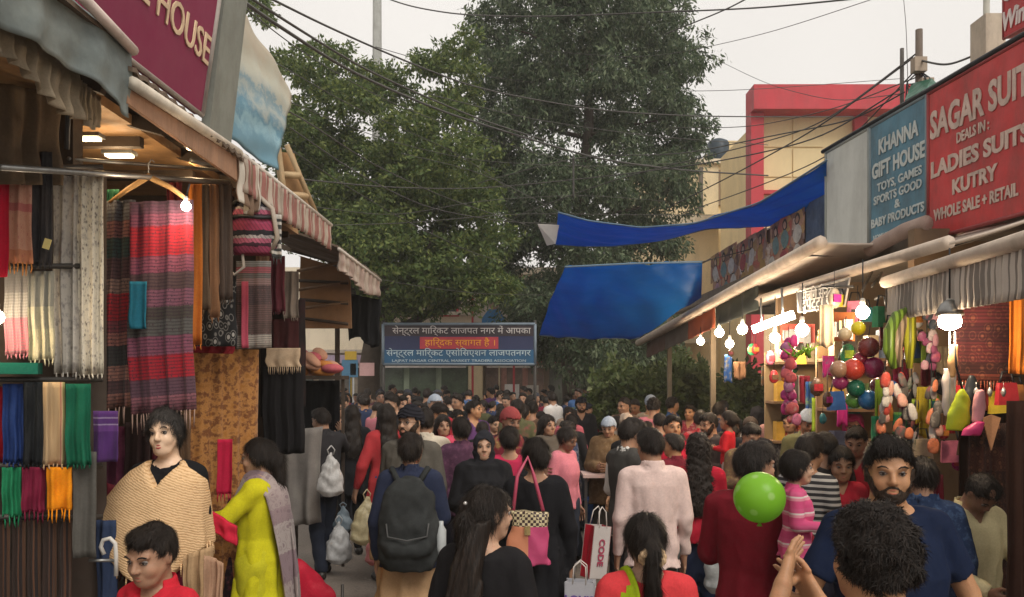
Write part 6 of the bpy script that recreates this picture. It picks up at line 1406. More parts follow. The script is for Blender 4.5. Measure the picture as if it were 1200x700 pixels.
def backpack(root, col, label_mat=None, bottle=False):
    me = _g.get('bp')
    if me is None:
        Fd = Field(axis(-.23,.23,.012), axis(-.16,.16,.012), axis(-.34,.34,.012)); Fd.loft([(-.29,0,0,.15,.08),(-.22,0,0,.185,.11),(0,0,0,.19,.115),(.2,0,0,.15,.085),(.29,0,0,.07,.05)], .03)
        Fd.cap((-.1,-.1,-.14),(.1,-.1,-.14),.05,.05,.03); Fd.full(lambda D,x,y,z: D+.005*wob(x,y,z,26)+.0025*wob(x,y,z,60)); me = Fd.mesh('bp'); _g['bp'] = me
    m_ = cloth(col, dk(col,1.8), 8); o = link('backpack', me, root, [m_], (0,-.235,1.13))
    b = MB(); b.tube([(-.13,-.10,.02),(-.12,-.115,-.06),(0,-.165,-.075),(.12,-.115,-.06),(.13,-.10,.02)], .006, 5); b.build('zip', plain((.06,.06,.06), .5), o)
    for s_ in (-1,1): b = MB(); b.tube([(s_*.07,.08,.26),(s_*.115,.16,.33),(s_*.125,.28,.30),(s_*.125,.36,.18),(s_*.12,.33,-.02),(s_*.16,.12,-.16)], .02, 6); b.build('strap', m_, o)
    if bottle: b = MB(); b.lathe([(.03,-.1),(.033,-.05),(.033,.06),(.015,.09),(.015,.115)], (.205,0,-.1), 10); b.build('bottle', plain((.4,.42,.42), .15), o)
    return o
def dupatta(root, pts, w, mat, name='dupatta', amp=.012):      # cloth strip following a path in body space
    b = MB(); V = []; U = []; n = len(pts)*5; Q = []
    for i in range(n+1):
        f = i/n*(len(pts)-1); k = min(int(f), len(pts)-2); Q.append(Vector(pts[k]).lerp(Vector(pts[k+1]), f-k))
    for _ in range(4): Q = [Q[0]]+[(Q[i-1]+2*Q[i]+Q[i+1])/4 for i in range(1,n)]+[Q[-1]]
    for s_ in (0,1):
        for i, q in enumerate(Q):
            t = (Q[min(i+1,n)]-Q[max(i-1,0)]).normalized(); out = Vector((q.x,q.y,0)); out = out.normalized() if out.length > .01 else Vector((0,0,1)); out = (out+Vector((0,0,.6))).normalized() if q.z > 1.36 else out
            side = t.cross(out).normalized()
            for k in range(9):
                u = k/8-.5; V.append(q+side*w*u+out*(amp*math.sin(u*22+i*.3)-.005*s_)); U.append((k/8, i/n))
    N = 9*(n+1); fs = []
    for i in range(n):
        for k in range(8): p = i*9+k; fs += [(p,p+1,p+10,p+9),(N+p,N+p+9,N+p+10,N+p+1)]
        p = i*9; fs += [(p,p+9,N+p+9,N+p)]; p += 8; fs += [(p,N+p,N+p+9,p+9)]
    b.add(V, fs, True, U); return b.build(name, mat, root)
VY = (-.05,.14,.16)
# --- mannequin in a crochet poncho
t = NT('crochet'); v = t.coord(); w1 = t.n('TexWave', wave_type='BANDS', bands_direction='Z'); w1.inputs['Scale'].default_value = 30; w1.inputs['Distortion'].default_value = 3.5; w1.inputs['Detail Scale'].default_value = 2; t.l(t.coord(rot=(0,.35,0)), w1.inputs['Vector'])
nn = t.noise(v, 55, 3); hgt = t.math('ADD', w1.outputs['Fac'], nn); c = t.ramp(hgt, [(.4, (.44,.26,.125)), (.8, (.60,.39,.20)), (1.0, (.68,.46,.26))]); CROC = t.out(c, .9, hgt, .45, .004, .1)
mn = person('shop mannequin with short dark wig in a tan crochet poncho by the left stall', 200, 476, 4.15, 178, 'f', 'fringe', (2,0,4,.92), 'tee', (.01,.01,.012), 'salwar', (.10,.012,.025), (((.175,-.02,1.12),(.17,.02,.87)),((.175,-.02,1.12),(.17,.02,.87))), 0, 'l', 2,
            cat='mannequin', skinmat=plain((.70,.48,.33), .35, .08), lipcol=(.40,.06,.06), hairmat=hairm((.03,.027,.027),(.12,.11,.10)))
mn.scale.x *= .86; mn.location.x -= .02
Fd = Field(axis(-.5,.5,.014), axis(-.32,.32,.014), axis(.62,1.5,.014))
def pon(x, y, z):
    zz = [.6,.9,1.05,1.18,1.28,1.36,1.405,1.44,1.465]; WL = [.40,.40,.39,.365,.32,.245,.19,.12,.075]; WR = [.245,.245,.24,.23,.225,.215,.18,.12,.075]; D_ = [.21,.205,.20,.185,.165,.14,.115,.09,.07]
    wl, wr, d = [np.interp(z.ravel(), zz, q).reshape(z.shape) for q in (WL, WR, D_)]
    w = np.where(x > 0, wl, wr); a = np.arctan2(x/1.6, y); f = .014*np.sin(a*8+1)*np.clip((1.3-z)*3,0,1)+.006*np.sin(a*17)*np.clip((1.25-z)*3,0,1)
    v = (np.sqrt((x/w)**2+(y/d)**2)-1)*np.minimum(w,d)+f
    bot = .90+np.where(x > 0, .27*np.clip(x/.38,0,1)**1.2, .17*np.clip(-x/.24,0,1)**1.3)
    nk = np.sqrt((x-.0)**2+(y+.0)**2)-.075
    v = np.maximum(v, bot-z); v = np.maximum(v, z-1.455); v = np.maximum(v, -np.maximum(np.abs(x+.01)-(z-1.345)*.9, .02-y)); return np.maximum(v, -np.maximum(nk, 1.37-z))
Fd.put(pon, (-.5,-.32,.6), (.5,.32,1.5), .005); link('poncho', Fd.mesh('poncho'), mn).data.materials[0] = CROC
b = MB()
for i in range(44):
    a = i/44*6.283; x_ = math.sin(a); x_ *= .385 if x_ > 0 else .24; y_ = .20*math.cos(a)
    z_ = .90+(.27*min(x_/.38,1)**1.2 if x_ > 0 else .17*min(-x_/.24,1)**1.3); b.tube([(x_*.97,y_*.97,z_+.01),(x_,y_,z_-.045)], [.006,.003], 4)
b.build('fringe', CROC, mn, kind='stuff')
b = MB(); b.tube([P(104,657,3.75), P(135,657,3.8)], .008, 6); b.build('metal_bar', METAL, label='short steel bar low down left of the boy', cat='bar')
hang('dress', P(122,565,4.15), P(152,575,4.15), .45, cloth((.10,.012,.02)), 2, .02, .03, 'maroon tasselled cloth behind the left edge of the crochet poncho', 'cloth', seed=91)
b = MB(); b.tube([P(122,650,3.8),P(118,641,3.8),P(121,633,3.8),P(129,631,3.8),P(135,637,3.8),P(136,650,3.8),P(136,675,3.8)], .010, 8); b.build('hook', plain((.6,.57,.52), .4), label='white curved hook beside the maroon cloth low on the left', cat='hook')
hang('trousers_length', P(112,610,3.95), P(135,610,3.95), .5, cloth((.03,.045,.09)), 1, .02, 0, 'faded blue denim cloth hanging low left of the boy', 'cloth', seed=92)
hang('scarf', P(214,652,3.9), P(248,640,3.9), .35, cloth((.40,.26,.14),(.5,.34,.2)), 2, .03, 0, 'tan folded cloth draped low beside the woman in yellow', 'cloth', seed=93)
hang('scarf', P(240,650,3.7), P(262,660,3.7), .3, cloth((.36,.22,.14)), 1.5, .03, 0, 'light brown shawl end hanging between the mannequin and the woman in yellow', 'cloth', seed=94)

DUP = bands([(0,(.36,.29,.28)),(.2,(.30,.22,.23)),(.35,(.42,.36,.34)),(.6,(.28,.20,.22)),(.8,(.40,.33,.31))], 2, None, motif=(5,26,(.20,.13,.15),.7))
# --- near people on the left
person('boy with short black hair and red top looking down at the bottom left', 182, 622, 3.15, 158, 'm', 'short', (6,-12,0,1.12), 'shirt', (.50,.02,.035), 'jeans', (.02,.02,.03), ('down','down'), .05, 'm', 2, True)
yw = person('woman in a bright yellow kurta facing the left stall, grey pink dupatta on her back', 303, 513, 5.0, 86, 'f', 'pony', (4,-6,0), 'kurta', (.50,.46,.015), 'salwar', (.45,.42,.02), ('reach', ((.24,.12,1.17),(.22,.36,1.10))), .08, 'l', 2)
dupatta(yw, [(-.02,.17,1.08),(-.06,.15,1.25),(-.08,.03,1.475),(-.08,-.14,1.39),(-.07,-.18,1.2),(-.05,-.20,.95),(-.03,-.23,.6)], .15, DUP)
dupatta(yw, [(.02,.17,1.1),(.07,.16,1.28),(.10,.03,1.475),(.09,-.13,1.38),(.06,-.19,1.2),(.05,-.22,.95),(.05,-.24,.65)], .12, DUP)
dk_w = person('woman in spectacles and a dark pink spotted dress behind the woman in yellow', 272, 512, 5.7, -125, 'f', 'bun', (0,-12,0), 'kurta', (.02,.015,.018), 'leggings', (.02,.02,.02), ('hold','bent'), .05, 'm', 2,
   tmat=cloth((.022,.014,.018), (.22,.05,.07), 34))
glasses(dk_w, (0,-12,0)); 
hang('scarf', P(247,600,4.35), P(276,618,4.35), .10, cloth((.48,.02,.045)), 1, .01, 0, 'folded red cloth held out by the woman in yellow', 'cloth', seed=95, thick=.03)
hang('scarf', P(255,515,5.0), P(272,515,5.0), .34, cloth((.42,.015,.05)), 1, .01, .05, 'crimson scarf hanging in front of the orange curtain', 'scarf', seed=96)
hg_ = person('man in jeans holding up a grey T shirt beside the left stalls', 378, 478, 8.3, 40, 'm', 'short', (20,-10,0), 'jacket', (.03,.028,.03), 'jeans', (.018,.022,.035), ('side', ((.30,.12,1.28),(.36,.30,1.42))), .12, 'm', 1)
hang('tee', P(322,506,8.0), P(378,500,8.0), .95, cloth((.20,.18,.165),(.26,.24,.21)), 2, .04, 0, 'plain grey T shirt being held up against the black garments', 'T shirt', seed=97, flare=.9, gather=.1)
plastic_bag(388,556,7.8,.26,.42,(.62,.60,.58),'white carrier bag hanging at chest height beside the grey T shirt',1)
plastic_bag(402,608,8.4,.2,.26,(.30,.38,.44),'small blue grey carrier bag above the drooping white one',2)
plastic_bag(397,636,8.2,.28,.42,(.60,.60,.60),'drooping white carrier bag above the street on the left',3)
person('woman in black with her back turned left of the cream carrier bag', 412, 474, 9.2, 20, 'f', 'long', (0,0,0), 'coat', (.012,.012,.014), 'leggings', (.012,.012,.014), ('down','carry'), .08, 'm', 1)
person('person in dark grey standing under the pink poster on the left trunk', 397, 476, 10.6, 150, 'm', 'short', (0,0,0), 'shirt', (.05,.05,.055), 'trousers', (.02,.02,.025), ('down','down'), .08, 'm', 1)
person('woman in a red kurta with long dark hair left of the bearded man', 452, 474, 8.2, 30, 'f', 'long', (0,0,0), 'kurta', (.36,.035,.04), 'jeans', (.02,.05,.14), (((.25,-.03,1.11),(.28,.06,.88)),'bent'), .14, 'm', 1)
plastic_bag(430,610,7.9,.34,.46,(.58,.50,.30),'large cream carrier bag held beside the woman in red',4)
plastic_bag(443,640,7.2,.24,.34,(.60,.22,.22),'pink carrier bag low down behind the backpack',5)
bm = person('bearded man in spectacles and black cap facing the camera behind the backpack', 481, 476, 6.3, 165, 'm', 'turban', (-15,0,0), 'shirt', (.10,.09,.075), 'trousers', (.05,.05,.05), ('down','down'), .05, 'l', 2, beard=True)
glasses(bm, (-15,0,0))
person('man in a cream shirt just right of the bearded man in spectacles', 498, 478, 7.4, 10, 'm', 'short', (0,0,0), 'shirt', (.55,.48,.38), 'jeans', (.03,.03,.04), ('down','down'), .08, 'm', 1)
wb = person('woman with a tied bun, big dark backpack and sand coloured kurta, seen from behind', 481, 505, 5.3, 4, 'f', 'bun', (-14,0,0), 'kurta', (.40,.25,.13), 'salwar', (.38,.20,.09), ('down','bent'), .1, 'm', 1,
   tmat=cloth((.38,.24,.13)))
link('jacket', gc(g_top, 'jacket', 'f', ('down','bent'), .1, 1, 0.0, 3), wb, [cloth((.022,.028,.055))])
backpack(wb, (.028,.03,.03), bottle=True)
W1 = person('woman with long black ponytail and black top seen from behind at bottom centre', 569, 567, 3.2, -22, 'f', 'pony', (-38,-4,0), 'jumper', (.014,.013,.014), 'jeans', (.02,.02,.03), ('down','down'), .05, 'l', 2)
lh = MB()
Fd = Field(axis(-.14,.10,.006), axis(-.26,-.02,.006), axis(.95,1.58,.008))
Fd.loft([(.97,-.05,-.165,.03,.012),(1.05,-.045,-.17,.065,.028),(1.2,-.035,-.165,.075,.035),(1.38,-.02,-.135,.07,.042),(1.5,.005,-.115,.045,.04),(1.56,.02,-.10,.035,.035)], .02)
Fd.full(lambda D,x,y,z: D+.0028*np.sin(x*190+6*np.sin(z*7))+.006*wob(x,y,z*.4,30)); o_ = link('hair_length', Fd.mesh('hair_length', smooth=1), W1, None); o_.data.materials[0] = HAIR
b = MB(); b.ball((-.045,-.10,1.63), .009, 8); b.build('hair_clip', plain((.5,.48,.45), .2, metal=.5), W1)
b = MB(); b.tube([(-.065,-.02,1.435),(-.04,-.085,1.45),(.0,-.10,1.455),(.045,-.085,1.45)], .0035, 5); b.build('necklace', plain((.55,.5,.42), .3, metal=.5), W1)
person('girl in a black headscarf facing the camera, near the centre of the crowd', 567, 506, 6.2, 185, 'f', 'scarf', (0,0,0), 'shawl', (.014,.014,.016), 'leggings', (.012,.012,.012), ('hold','hold'), .05, 'l', 2)
person('woman in a plum patterned jacket behind the girl in the black headscarf', 540, 487, 7.2, 25, 'f', 'bun', (0,0,0), 'jacket', (.075,.03,.06), 'jeans', (.02,.02,.03), ('bent','bent'), .05, 'm', 1, tmat=cloth((.07,.03,.055),(.17,.07,.12),25))
person('person in a bright pink shawl right of the cream shirted man', 519, 486, 8.3, 200, 'f', 'long', (0,0,0), 'shawl', (.50,.06,.11), 'salwar', (.3,.05,.1), ('hold','hold'), .05, 'm', 1)
pw = person('woman seen from behind in a crimson backed blouse and black sleeves', 597, 498, 6.6, 5, 'f', 'bun', (0,0,0), 'jumper', (.46,.03,.08), 'leggings', (.02,.02,.02), ('down','bent'), .05, 'm', 1)
dupatta(pw, [(.10,.14,1.0),(.13,.12,1.25),(.15,.0,1.42),(.13,-.12,1.33),(.14,-.15,1.1),(.13,-.15,.8)], .14, cloth((.015,.015,.017)))
wk = person('woman in black with dark tied hair and a pink checked handbag', 628, 512, 5.1, 2, 'f', 'bun', (28,0,0), 'kurta', (.012,.012,.014), 'leggings', (.012,.012,.014), ('down','down'), .1, 'm', 2)
hb = empty('handbag', P(619,628,4.85), -.1, 'pink and orange handbag with a checked top, slung over the shoulder in black', 'handbag')
Fd = Field(axis(-.15,.15,.01), axis(-.08,.08,.01), axis(-.2,.18,.01)); Fd.loft([(-.17,0,0,.125,.05),(-.1,0,0,.125,.055),(.05,0,0,.115,.045),(.15,0,0,.105,.03)], .02); Fd.full(lambda D,x,y,z: D+.004*wob(x,y,z,30))
o_ = link('bag_body', Fd.mesh('bag_body'), hb); t = NT('handbag'); v = t.coord(); sp = t.n('SeparateXYZ'); t.l(v, sp.inputs[0]); ck = t.n('TexChecker'); ck.inputs['Scale'].default_value = 60; t.l(v, ck.inputs['Vector']); ck.inputs[1].default_value = (.5,.42,.25,1); ck.inputs[2].default_value = (.04,.02,.02,1)
cb = t.ramp(sp.outputs[0], [(0,(.55,.22,.12)),(.001,(.45,.06,.15))], 'CONSTANT'); t.out(t.mix(t.math('GREATER_THAN', sp.outputs[2], .06), cb, ck.outputs[0]), .5, t.noise(v, 60, 3), .3); o_.data.materials[0] = t.m
b = MB(); b.tube([(-.09,0,.15),(-.07,.05,.35),(-.01,.10,.46),(.03,.06,.35),(.09,0,.15)], .012, 6); b.build('strap', plain((.42,.06,.11), .5), hb)
b = MB(); b.box((-.0,-.055,.04), (.035,.012,.05)); b.build('clasp', plain((.6,.45,.2), .3, metal=.7), hb)
person('woman in a salmon pink kurta standing in the gap below the tree trunk', 667, 478, 11.2, 175, 'f', 'long', (0,0,0), 'kurta', (.48,.12,.15), 'salwar', (.35,.05,.12), ('down','down'), .03, 'm', 1)
person('bearded man in a black turban and dark suit beside the tree trunk', 681, 466, 12.4, 185, 'm', 'turban', (0,0,0), 'jacket', (.02,.02,.024), 'trousers', (.02,.02,.025), ('down','down'), .04, 'm', 1, beard=True)
person('woman with loose dark hair looking right, beside the salmon pink kurta', 642, 486, 8.5, 215, 'f', 'long', (0,0,0), 'shawl', (.09,.075,.06), 'leggings', (.02,.02,.02), ('hold','hold'), .05, 'm', 1)
person('person in a grey knitted hat and brown shawl looking down', 714, 487, 8.7, 160, 'f', 'beanie', (0,-18,0), 'shawl', (.16,.095,.05), 'trousers', (.05,.045,.04), ('hold','hold'), .05, 'm', 1, tmat=cloth((.15,.09,.045),(.30,.2,.12),22))
person('person wrapped in a pale beige headscarf right of the grey knitted hat', 734, 484, 9.4, 170, 'f', 'scarf', (0,-8,0), 'shawl', (.20,.16,.13), 'trousers', (.05,.045,.04), ('hold','hold'), .05, 'm', 1, scarfmat=cloth((.34,.26,.20),(.42,.34,.27)))
vm = person('man in a dark grey vest over white sleeves next to the pale pink shirt', 738, 490, 6.3, -60, 'm', 'short', (-10,-12,0), 'vest', (.055,.052,.048), 'trousers', (.025,.025,.03), ('bent','hold'), .08, 'm', 1, under=('shirt',(.62,.60,.57)))
ps = person('man in a pale pink shirt and grey trousers seen from behind', 764, 501, 5.35, 3, 'm', 'short', (20,-6,0), 'shirt', (.66,.50,.46), 'trousers', (.09,.095,.09), ('down','down'), .06, 'm', 2, tmat=cloth((.62,.47,.43),(.66,.52,.48), 10, 300, var=.07))
paper_bag(698,646,5.2,.14,.10,.33,(.46,.42,.40),(.42,.015,.03),'white and crimson paper shopping bag with dark red vertical lettering',.55,'CODE',(.32,.05,.09),True,.062,.13)
paper_bag(680,700,4.9,.18,.1,.20,(.42,.42,.45),(.4,.4,.43),'white paper bag with purple lettering cut by the bottom edge',-.2,'LOUIS',(.12,.06,.28),False,.065)
plastic_bag(846,655,5.6,.26,.48,(.50,.52,.52),'long translucent white carrier bag right of the navy jeans',6)
rw = person('woman in a red knitted jumper and navy jeans seen from behind', 818, 508, 6.0, -6, 'f', 'wavy', (10,0,0), 'jumper', (.36,.01,.028), 'jeans', (.015,.022,.05), ('bent','phone'), .06, 'm', 1, tmat=cloth((.36,.012,.03),(.45,.03,.05), 10))
person('smiling boy in a red top facing the camera behind the pink shirt', 788, 486, 7.6, 190, 'm', 'short', (0,0,0), 'shirt', (.46,.02,.045), 'jeans', (.03,.03,.04), ('bent','bent'), .05, 'o', 1)
person('man with dark hair holding a small girl in red, looking left', 832, 483, 8.3, 120, 'm', 'short', (0,-12,0), 'shirt', (.06,.05,.05), 'jeans', (.03,.03,.04), ('hold','hold'), .05, 'm', 1, beard=True)
person('small girl in bright red carried by the dark haired man', 853, 489, 7.9, 60, 'f', 'bun', (0,0,0,1.35), 'jumper', (.52,.02,.03), 'leggings', (.5,.45,.42), ('hold','hold'), .02, 'm', 1, h=.95, z0=.70)
person('bald man in a dark jacket seen from behind right of the girl in red', 880, 487, 8.6, -20, 'm', 'crop', (30,0,0), 'jacket', (.015,.015,.02), 'jeans', (.02,.02,.03), ('down','down'), .05, 'm', 1, hairmat=hairm((.05,.032,.024),(.08,.055,.04)))
person('man in a faded pink checked shirt seen from behind by the toy packs', 908, 470, 9.3, 15, 'm', 'short', (0,-10,0), 'shirt', (.40,.22,.20), 'trousers', (.06,.05,.05), ('bent','bent'), .05, 'm', 1, tmat=cloth((.38,.20,.19),(.5,.32,.3),30))
dad = person('man in a maroon shirt holding a toddler, green balloon before him', 881, 516, 4.0, -35, 'm', 'short', (-38,-4,0), 'shirt', (.16,.010,.018), 'jeans', (.02,.02,.03), ('hold', ((.26,.10,1.14),(.10,.30,1.10))), .05, 'm', 2)
person('toddler in a pink and white striped jacket facing right', 934, 537, 3.75, -104, 'f', 'fringe', (14,0,0,1.3), 'jacket', (.55,.12,.22), 'leggings', (.02,.025,.05), ('down','bent'), .02, 'l', 2, h=.86, z0=.80,
   tmat=(lambda t: (t.out(t.ramp(t.math('FRACT', t.math('MULTIPLY', (lambda s: (t.l(t.coord(), s.inputs[0]), s.outputs[2])[1])(t.n('SeparateXYZ')), 7)), [(0,(.50,.06,.16)),(.45,(.60,.22,.28)),(.62,(.62,.50,.48)),(.72,(.50,.08,.18))], 'CONSTANT'), .85), t.m)[1])(NT('striped_fleece')))
bl = empty('balloon', P(890,583,3.45), 0, 'lime green balloon with pale spots in front of the man in maroon', 'balloon'); b = MB(); b.ball((0,0,0), .108, 24, 1, 1, 1.0)
t = NT('balloon'); v = t.coord(); vo = t.n('TexVoronoi'); vo.inputs['Scale'].default_value = 17; vo.inputs['Randomness'].default_value = .8; t.l(v, vo.inputs['Vector'])
t.out(t.mix(t.ramp(vo.outputs['Distance'], [(.22,(.55,)*3),(.34,(0,)*3)]), (.30,.62,.05), (.60,.80,.35)), .3, spec=.35, transl=.5); b.build('balloon_skin', t.m, bl); b = MB(); b.lathe([(.004,-.106),(.012,-.122)], (0,0,0), 8); b.build('knot', t.m, bl)
person('boy in a black and white striped top turning right behind the toddler', 948, 512, 5.6, -50, 'm', 'short', (0,-8,0,1.05), 'tee', (.3,.3,.3), 'jeans', (.03,.03,.05), ('bent','bent'), .05, 'm', 1,
   tmat=(lambda t: (t.out(t.ramp(t.math('FRACT', t.math('MULTIPLY', (lambda s: (t.l(t.coord(), s.inputs[0]), s.outputs[2])[1])(t.n('SeparateXYZ')), 24)), [(0,(.03,.03,.035)),(.55,(.42,.41,.40))], 'CONSTANT'), .85), t.m)[1])(NT('striped_jersey')))
person('boy in a dark top seen from behind left of the boy in the red jacket', 967, 506, 6.0, 10, 'm', 'short', (0,0,0), 'tee', (.04,.035,.035), 'jeans', (.03,.03,.04), ('down','down'), .05, 'm', 1)
person('boy in a red jacket looking down right of the striped top', 1004, 498, 6.2, 150, 'm', 'short', (0,-18,0), 'jacket', (.36,.015,.03), 'jeans', (.03,.03,.04), ('bent','hold'), .05, 'm', 1)
person('woman in a magenta headscarf browsing under the hanging balls', 1000, 482, 6.9, 160, 'f', 'scarf', (0,-10,0), 'kurta', (.30,.02,.10), 'leggings', (.03,.03,.03), ('hold','hold'), .05, 'm', 1, scarfmat=cloth((.42,.04,.14)))
person('small child in red low between the boys by the right stalls', 985, 530, 5.9, 170, 'f', 'fringe', (0,-10,0,1.15), 'jacket', (.40,.02,.04), 'jeans', (.03,.03,.04), ('hold','hold'), .05, 'm', 1)
nv = person('bearded man in a navy T shirt facing the camera at right', 1043, 512, 3.1, 178, 'm', 'short', (-14,-4,0), 'tee', (.009,.015,.038), 'jeans', (.02,.02,.03), ('out','out'), .05, 'o', 2, beard=True, fat=.02)
nb = person('person with a black strap over a blue patterned top behind the navy T shirt', 1082, 532, 4.35, -20, 'f', 'bun', (0,-20,0), 'shirt', (.03,.05,.11), 'jeans', (.02,.02,.02), ('bent','down'), .05, 'm', 1, tmat=cloth((.02,.035,.08),(.10,.16,.28),26))
dupatta(nb, [(.16,.10,.8),(.17,.13,1.2),(.13,.02,1.43),(.10,-.12,1.34),(.14,-.17,1.1),(.18,-.16,.8)], .06, cloth((.012,.012,.013)), 'strap', .004)
cp = person('person in a cream shirt bending over the low stall table', 1138, 543, 4.45, 186, 'm', 'short', (6,-50,0), 'shirt', (.50,.43,.25), 'trousers', (.12,.11,.10), ('lap','lap'), .05, 'd', 1)
wg = person('girl with black hair in a cream scrunchie, green and red top, from behind', 756, 598, 3.05, 3, 'f', 'pony', (0,-2,0), 'jumper', (.55,.045,.05), 'jeans', (.02,.02,.03), ('down','down'), .05, 'l', 2)
b = MB(); 
for k in range(14): a = k/14*6.283; b.ball((.042*math.cos(a), -.135+.012*math.sin(a*2), 1.535+.03*math.sin(a)), .017, 6)
b.build('scrunchie', cloth((.58,.40,.24),(.5,.3,.15),40), wg)
dupatta(wg, [(-.12,.12,1.2),(-.13,.08,1.36),(-.11,-.02,1.44),(-.10,-.12,1.38),(-.10,-.16,1.2),(-.1,-.17,1.0)], .12, cloth((.26,.34,.01)), 'green_panel', .006)
ck = person('person with thick curly black hair raising both hands in the right foreground', 1022, 592, 1.9, 4, 'm', 'curly', (4,0,0), 'tee', (.03,.03,.035), 'jeans', (.02,.02,.03), (((.24,.12,1.20),(.085,.30,1.44)), ((.16,.20,1.15),(.03,.33,1.38))), .05, 'o', 2, pns=((.9,-.2,.2),(-.9,-.2,.1)))
pr = empty('pram', P(365,690,5.9), 0, 'red padded pushchair seat at the bottom edge near the woman in yellow', 'pushchair')
Fd = Field(axis(-.3,.3,.014), axis(-.25,.25,.014), axis(-.35,.3,.014)); Fd.loft([(-.3,0,0,.2,.16),(-.05,-.02,0,.2,.14),(.12,-.10,.02,.12,.10),(.2,-.14,.03,.05,.05)], .05); Fd.full(lambda D,x,y,z: D+.008*wob(x,y,z,22)); link('seat', Fd.mesh('seat'), pr).data.materials[0] = cloth((.36,.012,.03),(.5,.05,.07),10)
b = MB(); b.tube([(-.2,.12,.2),(-.24,.14,.0),(-.2,.12,-.5),(-.18,.1,-.66)], .012, 6); b.tube([(.2,.12,.0),(.2,.12,-.66)], .012, 6); b.build('frame', DARKMETAL, pr)
for s_ in (-1,1): b = MB(); b.lathe([(.03,-.02),(.075,-.015),(.075,.015),(.03,.02)], (s_*.2,.1,-.40), 12, rot=(0,1.57,0)); b.build('wheel', BLACK, pr)
# --- black dummy coat behind the holder of the T shirt
hang('coat', P(355,446,8.9), P(398,446,8.9), .8, cloth((.012,.012,.014)), 2, .06, 0, 'black padded coat on display left of the tree trunk', 'coat', seed=99, flare=1.1, bottom=.03)

# --- the rest of the crowd
g = random.Random(21)
COLS = [('black',(.018,.017,.018),20),('navy',(.03,.04,.08),10),('charcoal',(.07,.065,.065),12),('brown',(.14,.085,.055),10),('maroon',(.18,.02,.035),9),('red',(.42,.03,.045),9),('pink',(.55,.18,.22),8),
        ('white',(.60,.57,.54),8),('cream',(.42,.34,.25),5),('olive green',(.09,.09,.045),5),('blue',(.06,.12,.26),5),('mustard',(.38,.22,.05),2),('teal',(.03,.12,.13),3),('purple',(.12,.05,.15),3)]
names = {}
def zone(x, y):
    px = CX+x/y*F
    side = ('by left stalls' if px < 430 else "below banner's left half" if px < 540 else "below banner's right half" if px < 640 else 'near dark tree trunk' if px < 700 else
            'before the low shrub' if px < 765 else 'before the tallest shrub' if px < 845 else 'before the right shrub' if px < 905 else 'by right stalls')
    return side, ('far back' if y > 17 else 'mid distance' if y > 12.5 else 'nearer crowd')
def free(x, y, r): return all((x-a)**2+(y-b_)**2 > r*r for a, b_ in ALLP)
def corridor(x, y):
    px = CX+x/y*F
    if y < 9.5 and px < 470: return True
    if y < 12.2 and 672 < px < 716: return True
    if y < 8.0 and px > 700 and px < 760: return False
    return False
variants = []
ARM_OPT = [('down','down'),('bent','down'),('hold','hold'),('down','bent')]
n_ok = 0; tries = 0
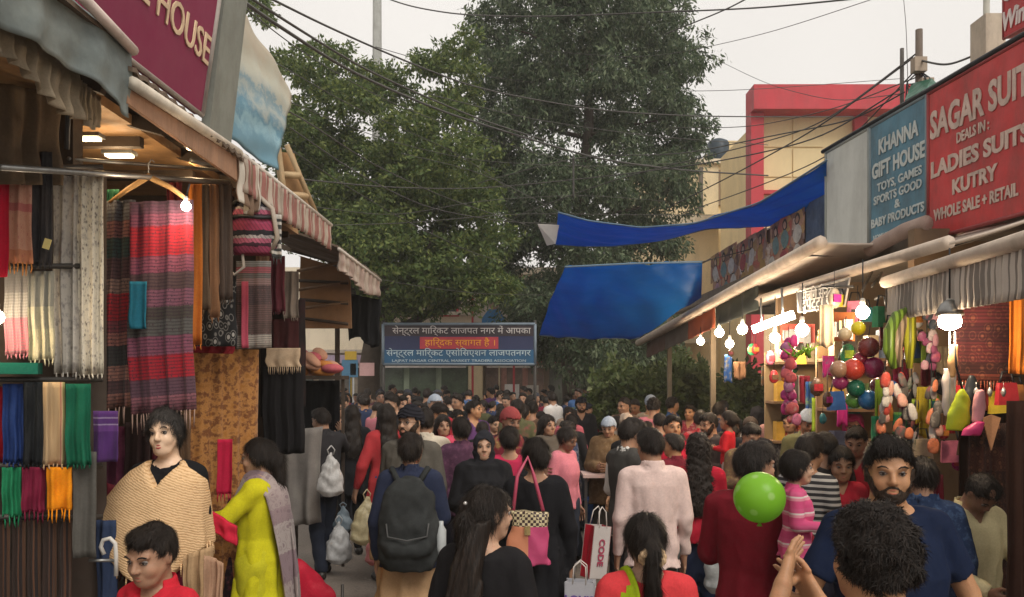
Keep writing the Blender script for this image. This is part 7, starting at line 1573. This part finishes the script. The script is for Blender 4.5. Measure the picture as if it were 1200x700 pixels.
while n_ok < 165 and tries < 9000:
    tries += 1; y = 7.0+16*g.random()**.85; px = g.uniform(392, 925) if y > 9 else g.uniform(470, 990)
    if y > 12.8 and px > 690: continue
    if y > 11.5 and px > 850: continue
    x = (px-CX)/F*y
    if not free(x, y, .46 if y < 12 else .52) or corridor(x, y): continue
    sex = g.choice('mmf' if y > 10 else 'mf'); toward = g.random() < .5; yaw = (180+g.uniform(-75,75)) if toward else g.uniform(-70,70)
    hair = g.choice(['short','short','crop','crop','turban','beanie','curly'] if sex == 'm' else ['long','bun','wavy','pony','scarf','bun']) if g.random() < .4 else ('short' if sex == 'm' else g.choice(['long','bun']))
    tmx = None
    if g.random() < .35: tmx = (g.choice([(.45,.4,.35),(.30,.05,.08),(.06,.06,.07),(.4,.2,.2),(.35,.3,.1)]), g.choice([16,24,34]))
    top = g.choice(['shirt','jacket','tee','shirt']) if sex == 'm' else g.choice(['kurta','jumper','shawl','coat']); cn, cc, _ = g.choices(COLS, [c[2] for c in COLS])[0]
    ht = g.uniform(1.52,1.82) if sex == 'm' else g.uniform(1.40,1.68)
    arms = g.choice(ARM_OPT[:4]); tone = g.choice('mmdlo'); side, dist = zone(x, y)
    who = 'man' if sex == 'm' else 'woman'; hn = {'turban':' in a dark turban,','beanie':' in a knitted hat,','scarf':' in a dark headscarf,','long':' with long hair,','wavy':' with loose wavy hair,','pony':' with a ponytail,','bun':' with tied hair,','crop':' with cropped hair,','curly':' with curly hair,','short':' with short hair,'}[hair]
    lab = f"{who}{hn} {cn} {TOPNAME[top]}, {'facing' if toward else 'back turned'}, {dist} {side}"
    key = lab; names.setdefault(key, []).append(1)
    jt = (g.uniform(.8,1.2)); hd = g.choice([(0,0,0),(26,-10,4),(-26,-10,-4),(0,-24,0),(40,0,0)])
    o_ = person(lab, px, 0, y, round(yaw), sex, hair, hd, top, dk(cc, round(jt,1)), g.choice(['jeans','trousers']) if sex == 'm' else 'salwar', g.choice([(.02,.022,.03),(.05,.045,.04),(.03,.035,.05)]), arms, .08, tone, 0 if y > 12 else 1, h=ht,
            face=toward, beard=False, tmat=cloth(dk(cc, round(jt,1)), tmx[0], tmx[1]) if tmx else None, seed=g.randint(0,5), group=None)
    if hair in ('turban','beanie'): pass
    o_['_k'] = key; n_ok += 1
for o in list(bpy.data.objects):
    if '_k' in o.keys():
        if len(names[o['_k']]) > 1: o['group'] = 'people alike: '+o['_k'][:60]
        del o['_k']
for m_ in [m for m in bpy.data.meshes if m.users == 0]: bpy.data.meshes.remove(m_)

# ---------------------------------------------------------------- thin haze box added to lift the dark tones with distance
HZ = NT('shadow_lift_haze'); HZ.N.remove(HZ.b); pv = HZ.n('VolumePrincipled'); pv.inputs['Density'].default_value = .002; pv.inputs['Color'].default_value = (.95,.93,.90,1); pv.inputs['Anisotropy'].default_value = .2
HZ.l(pv.outputs[0], HZ.N['Material Output'].inputs['Volume'])
b = MB(); b.box((0,15,9), (90,90,21.6)); hz = b.build('haze', HZ.m, kind='stuff')
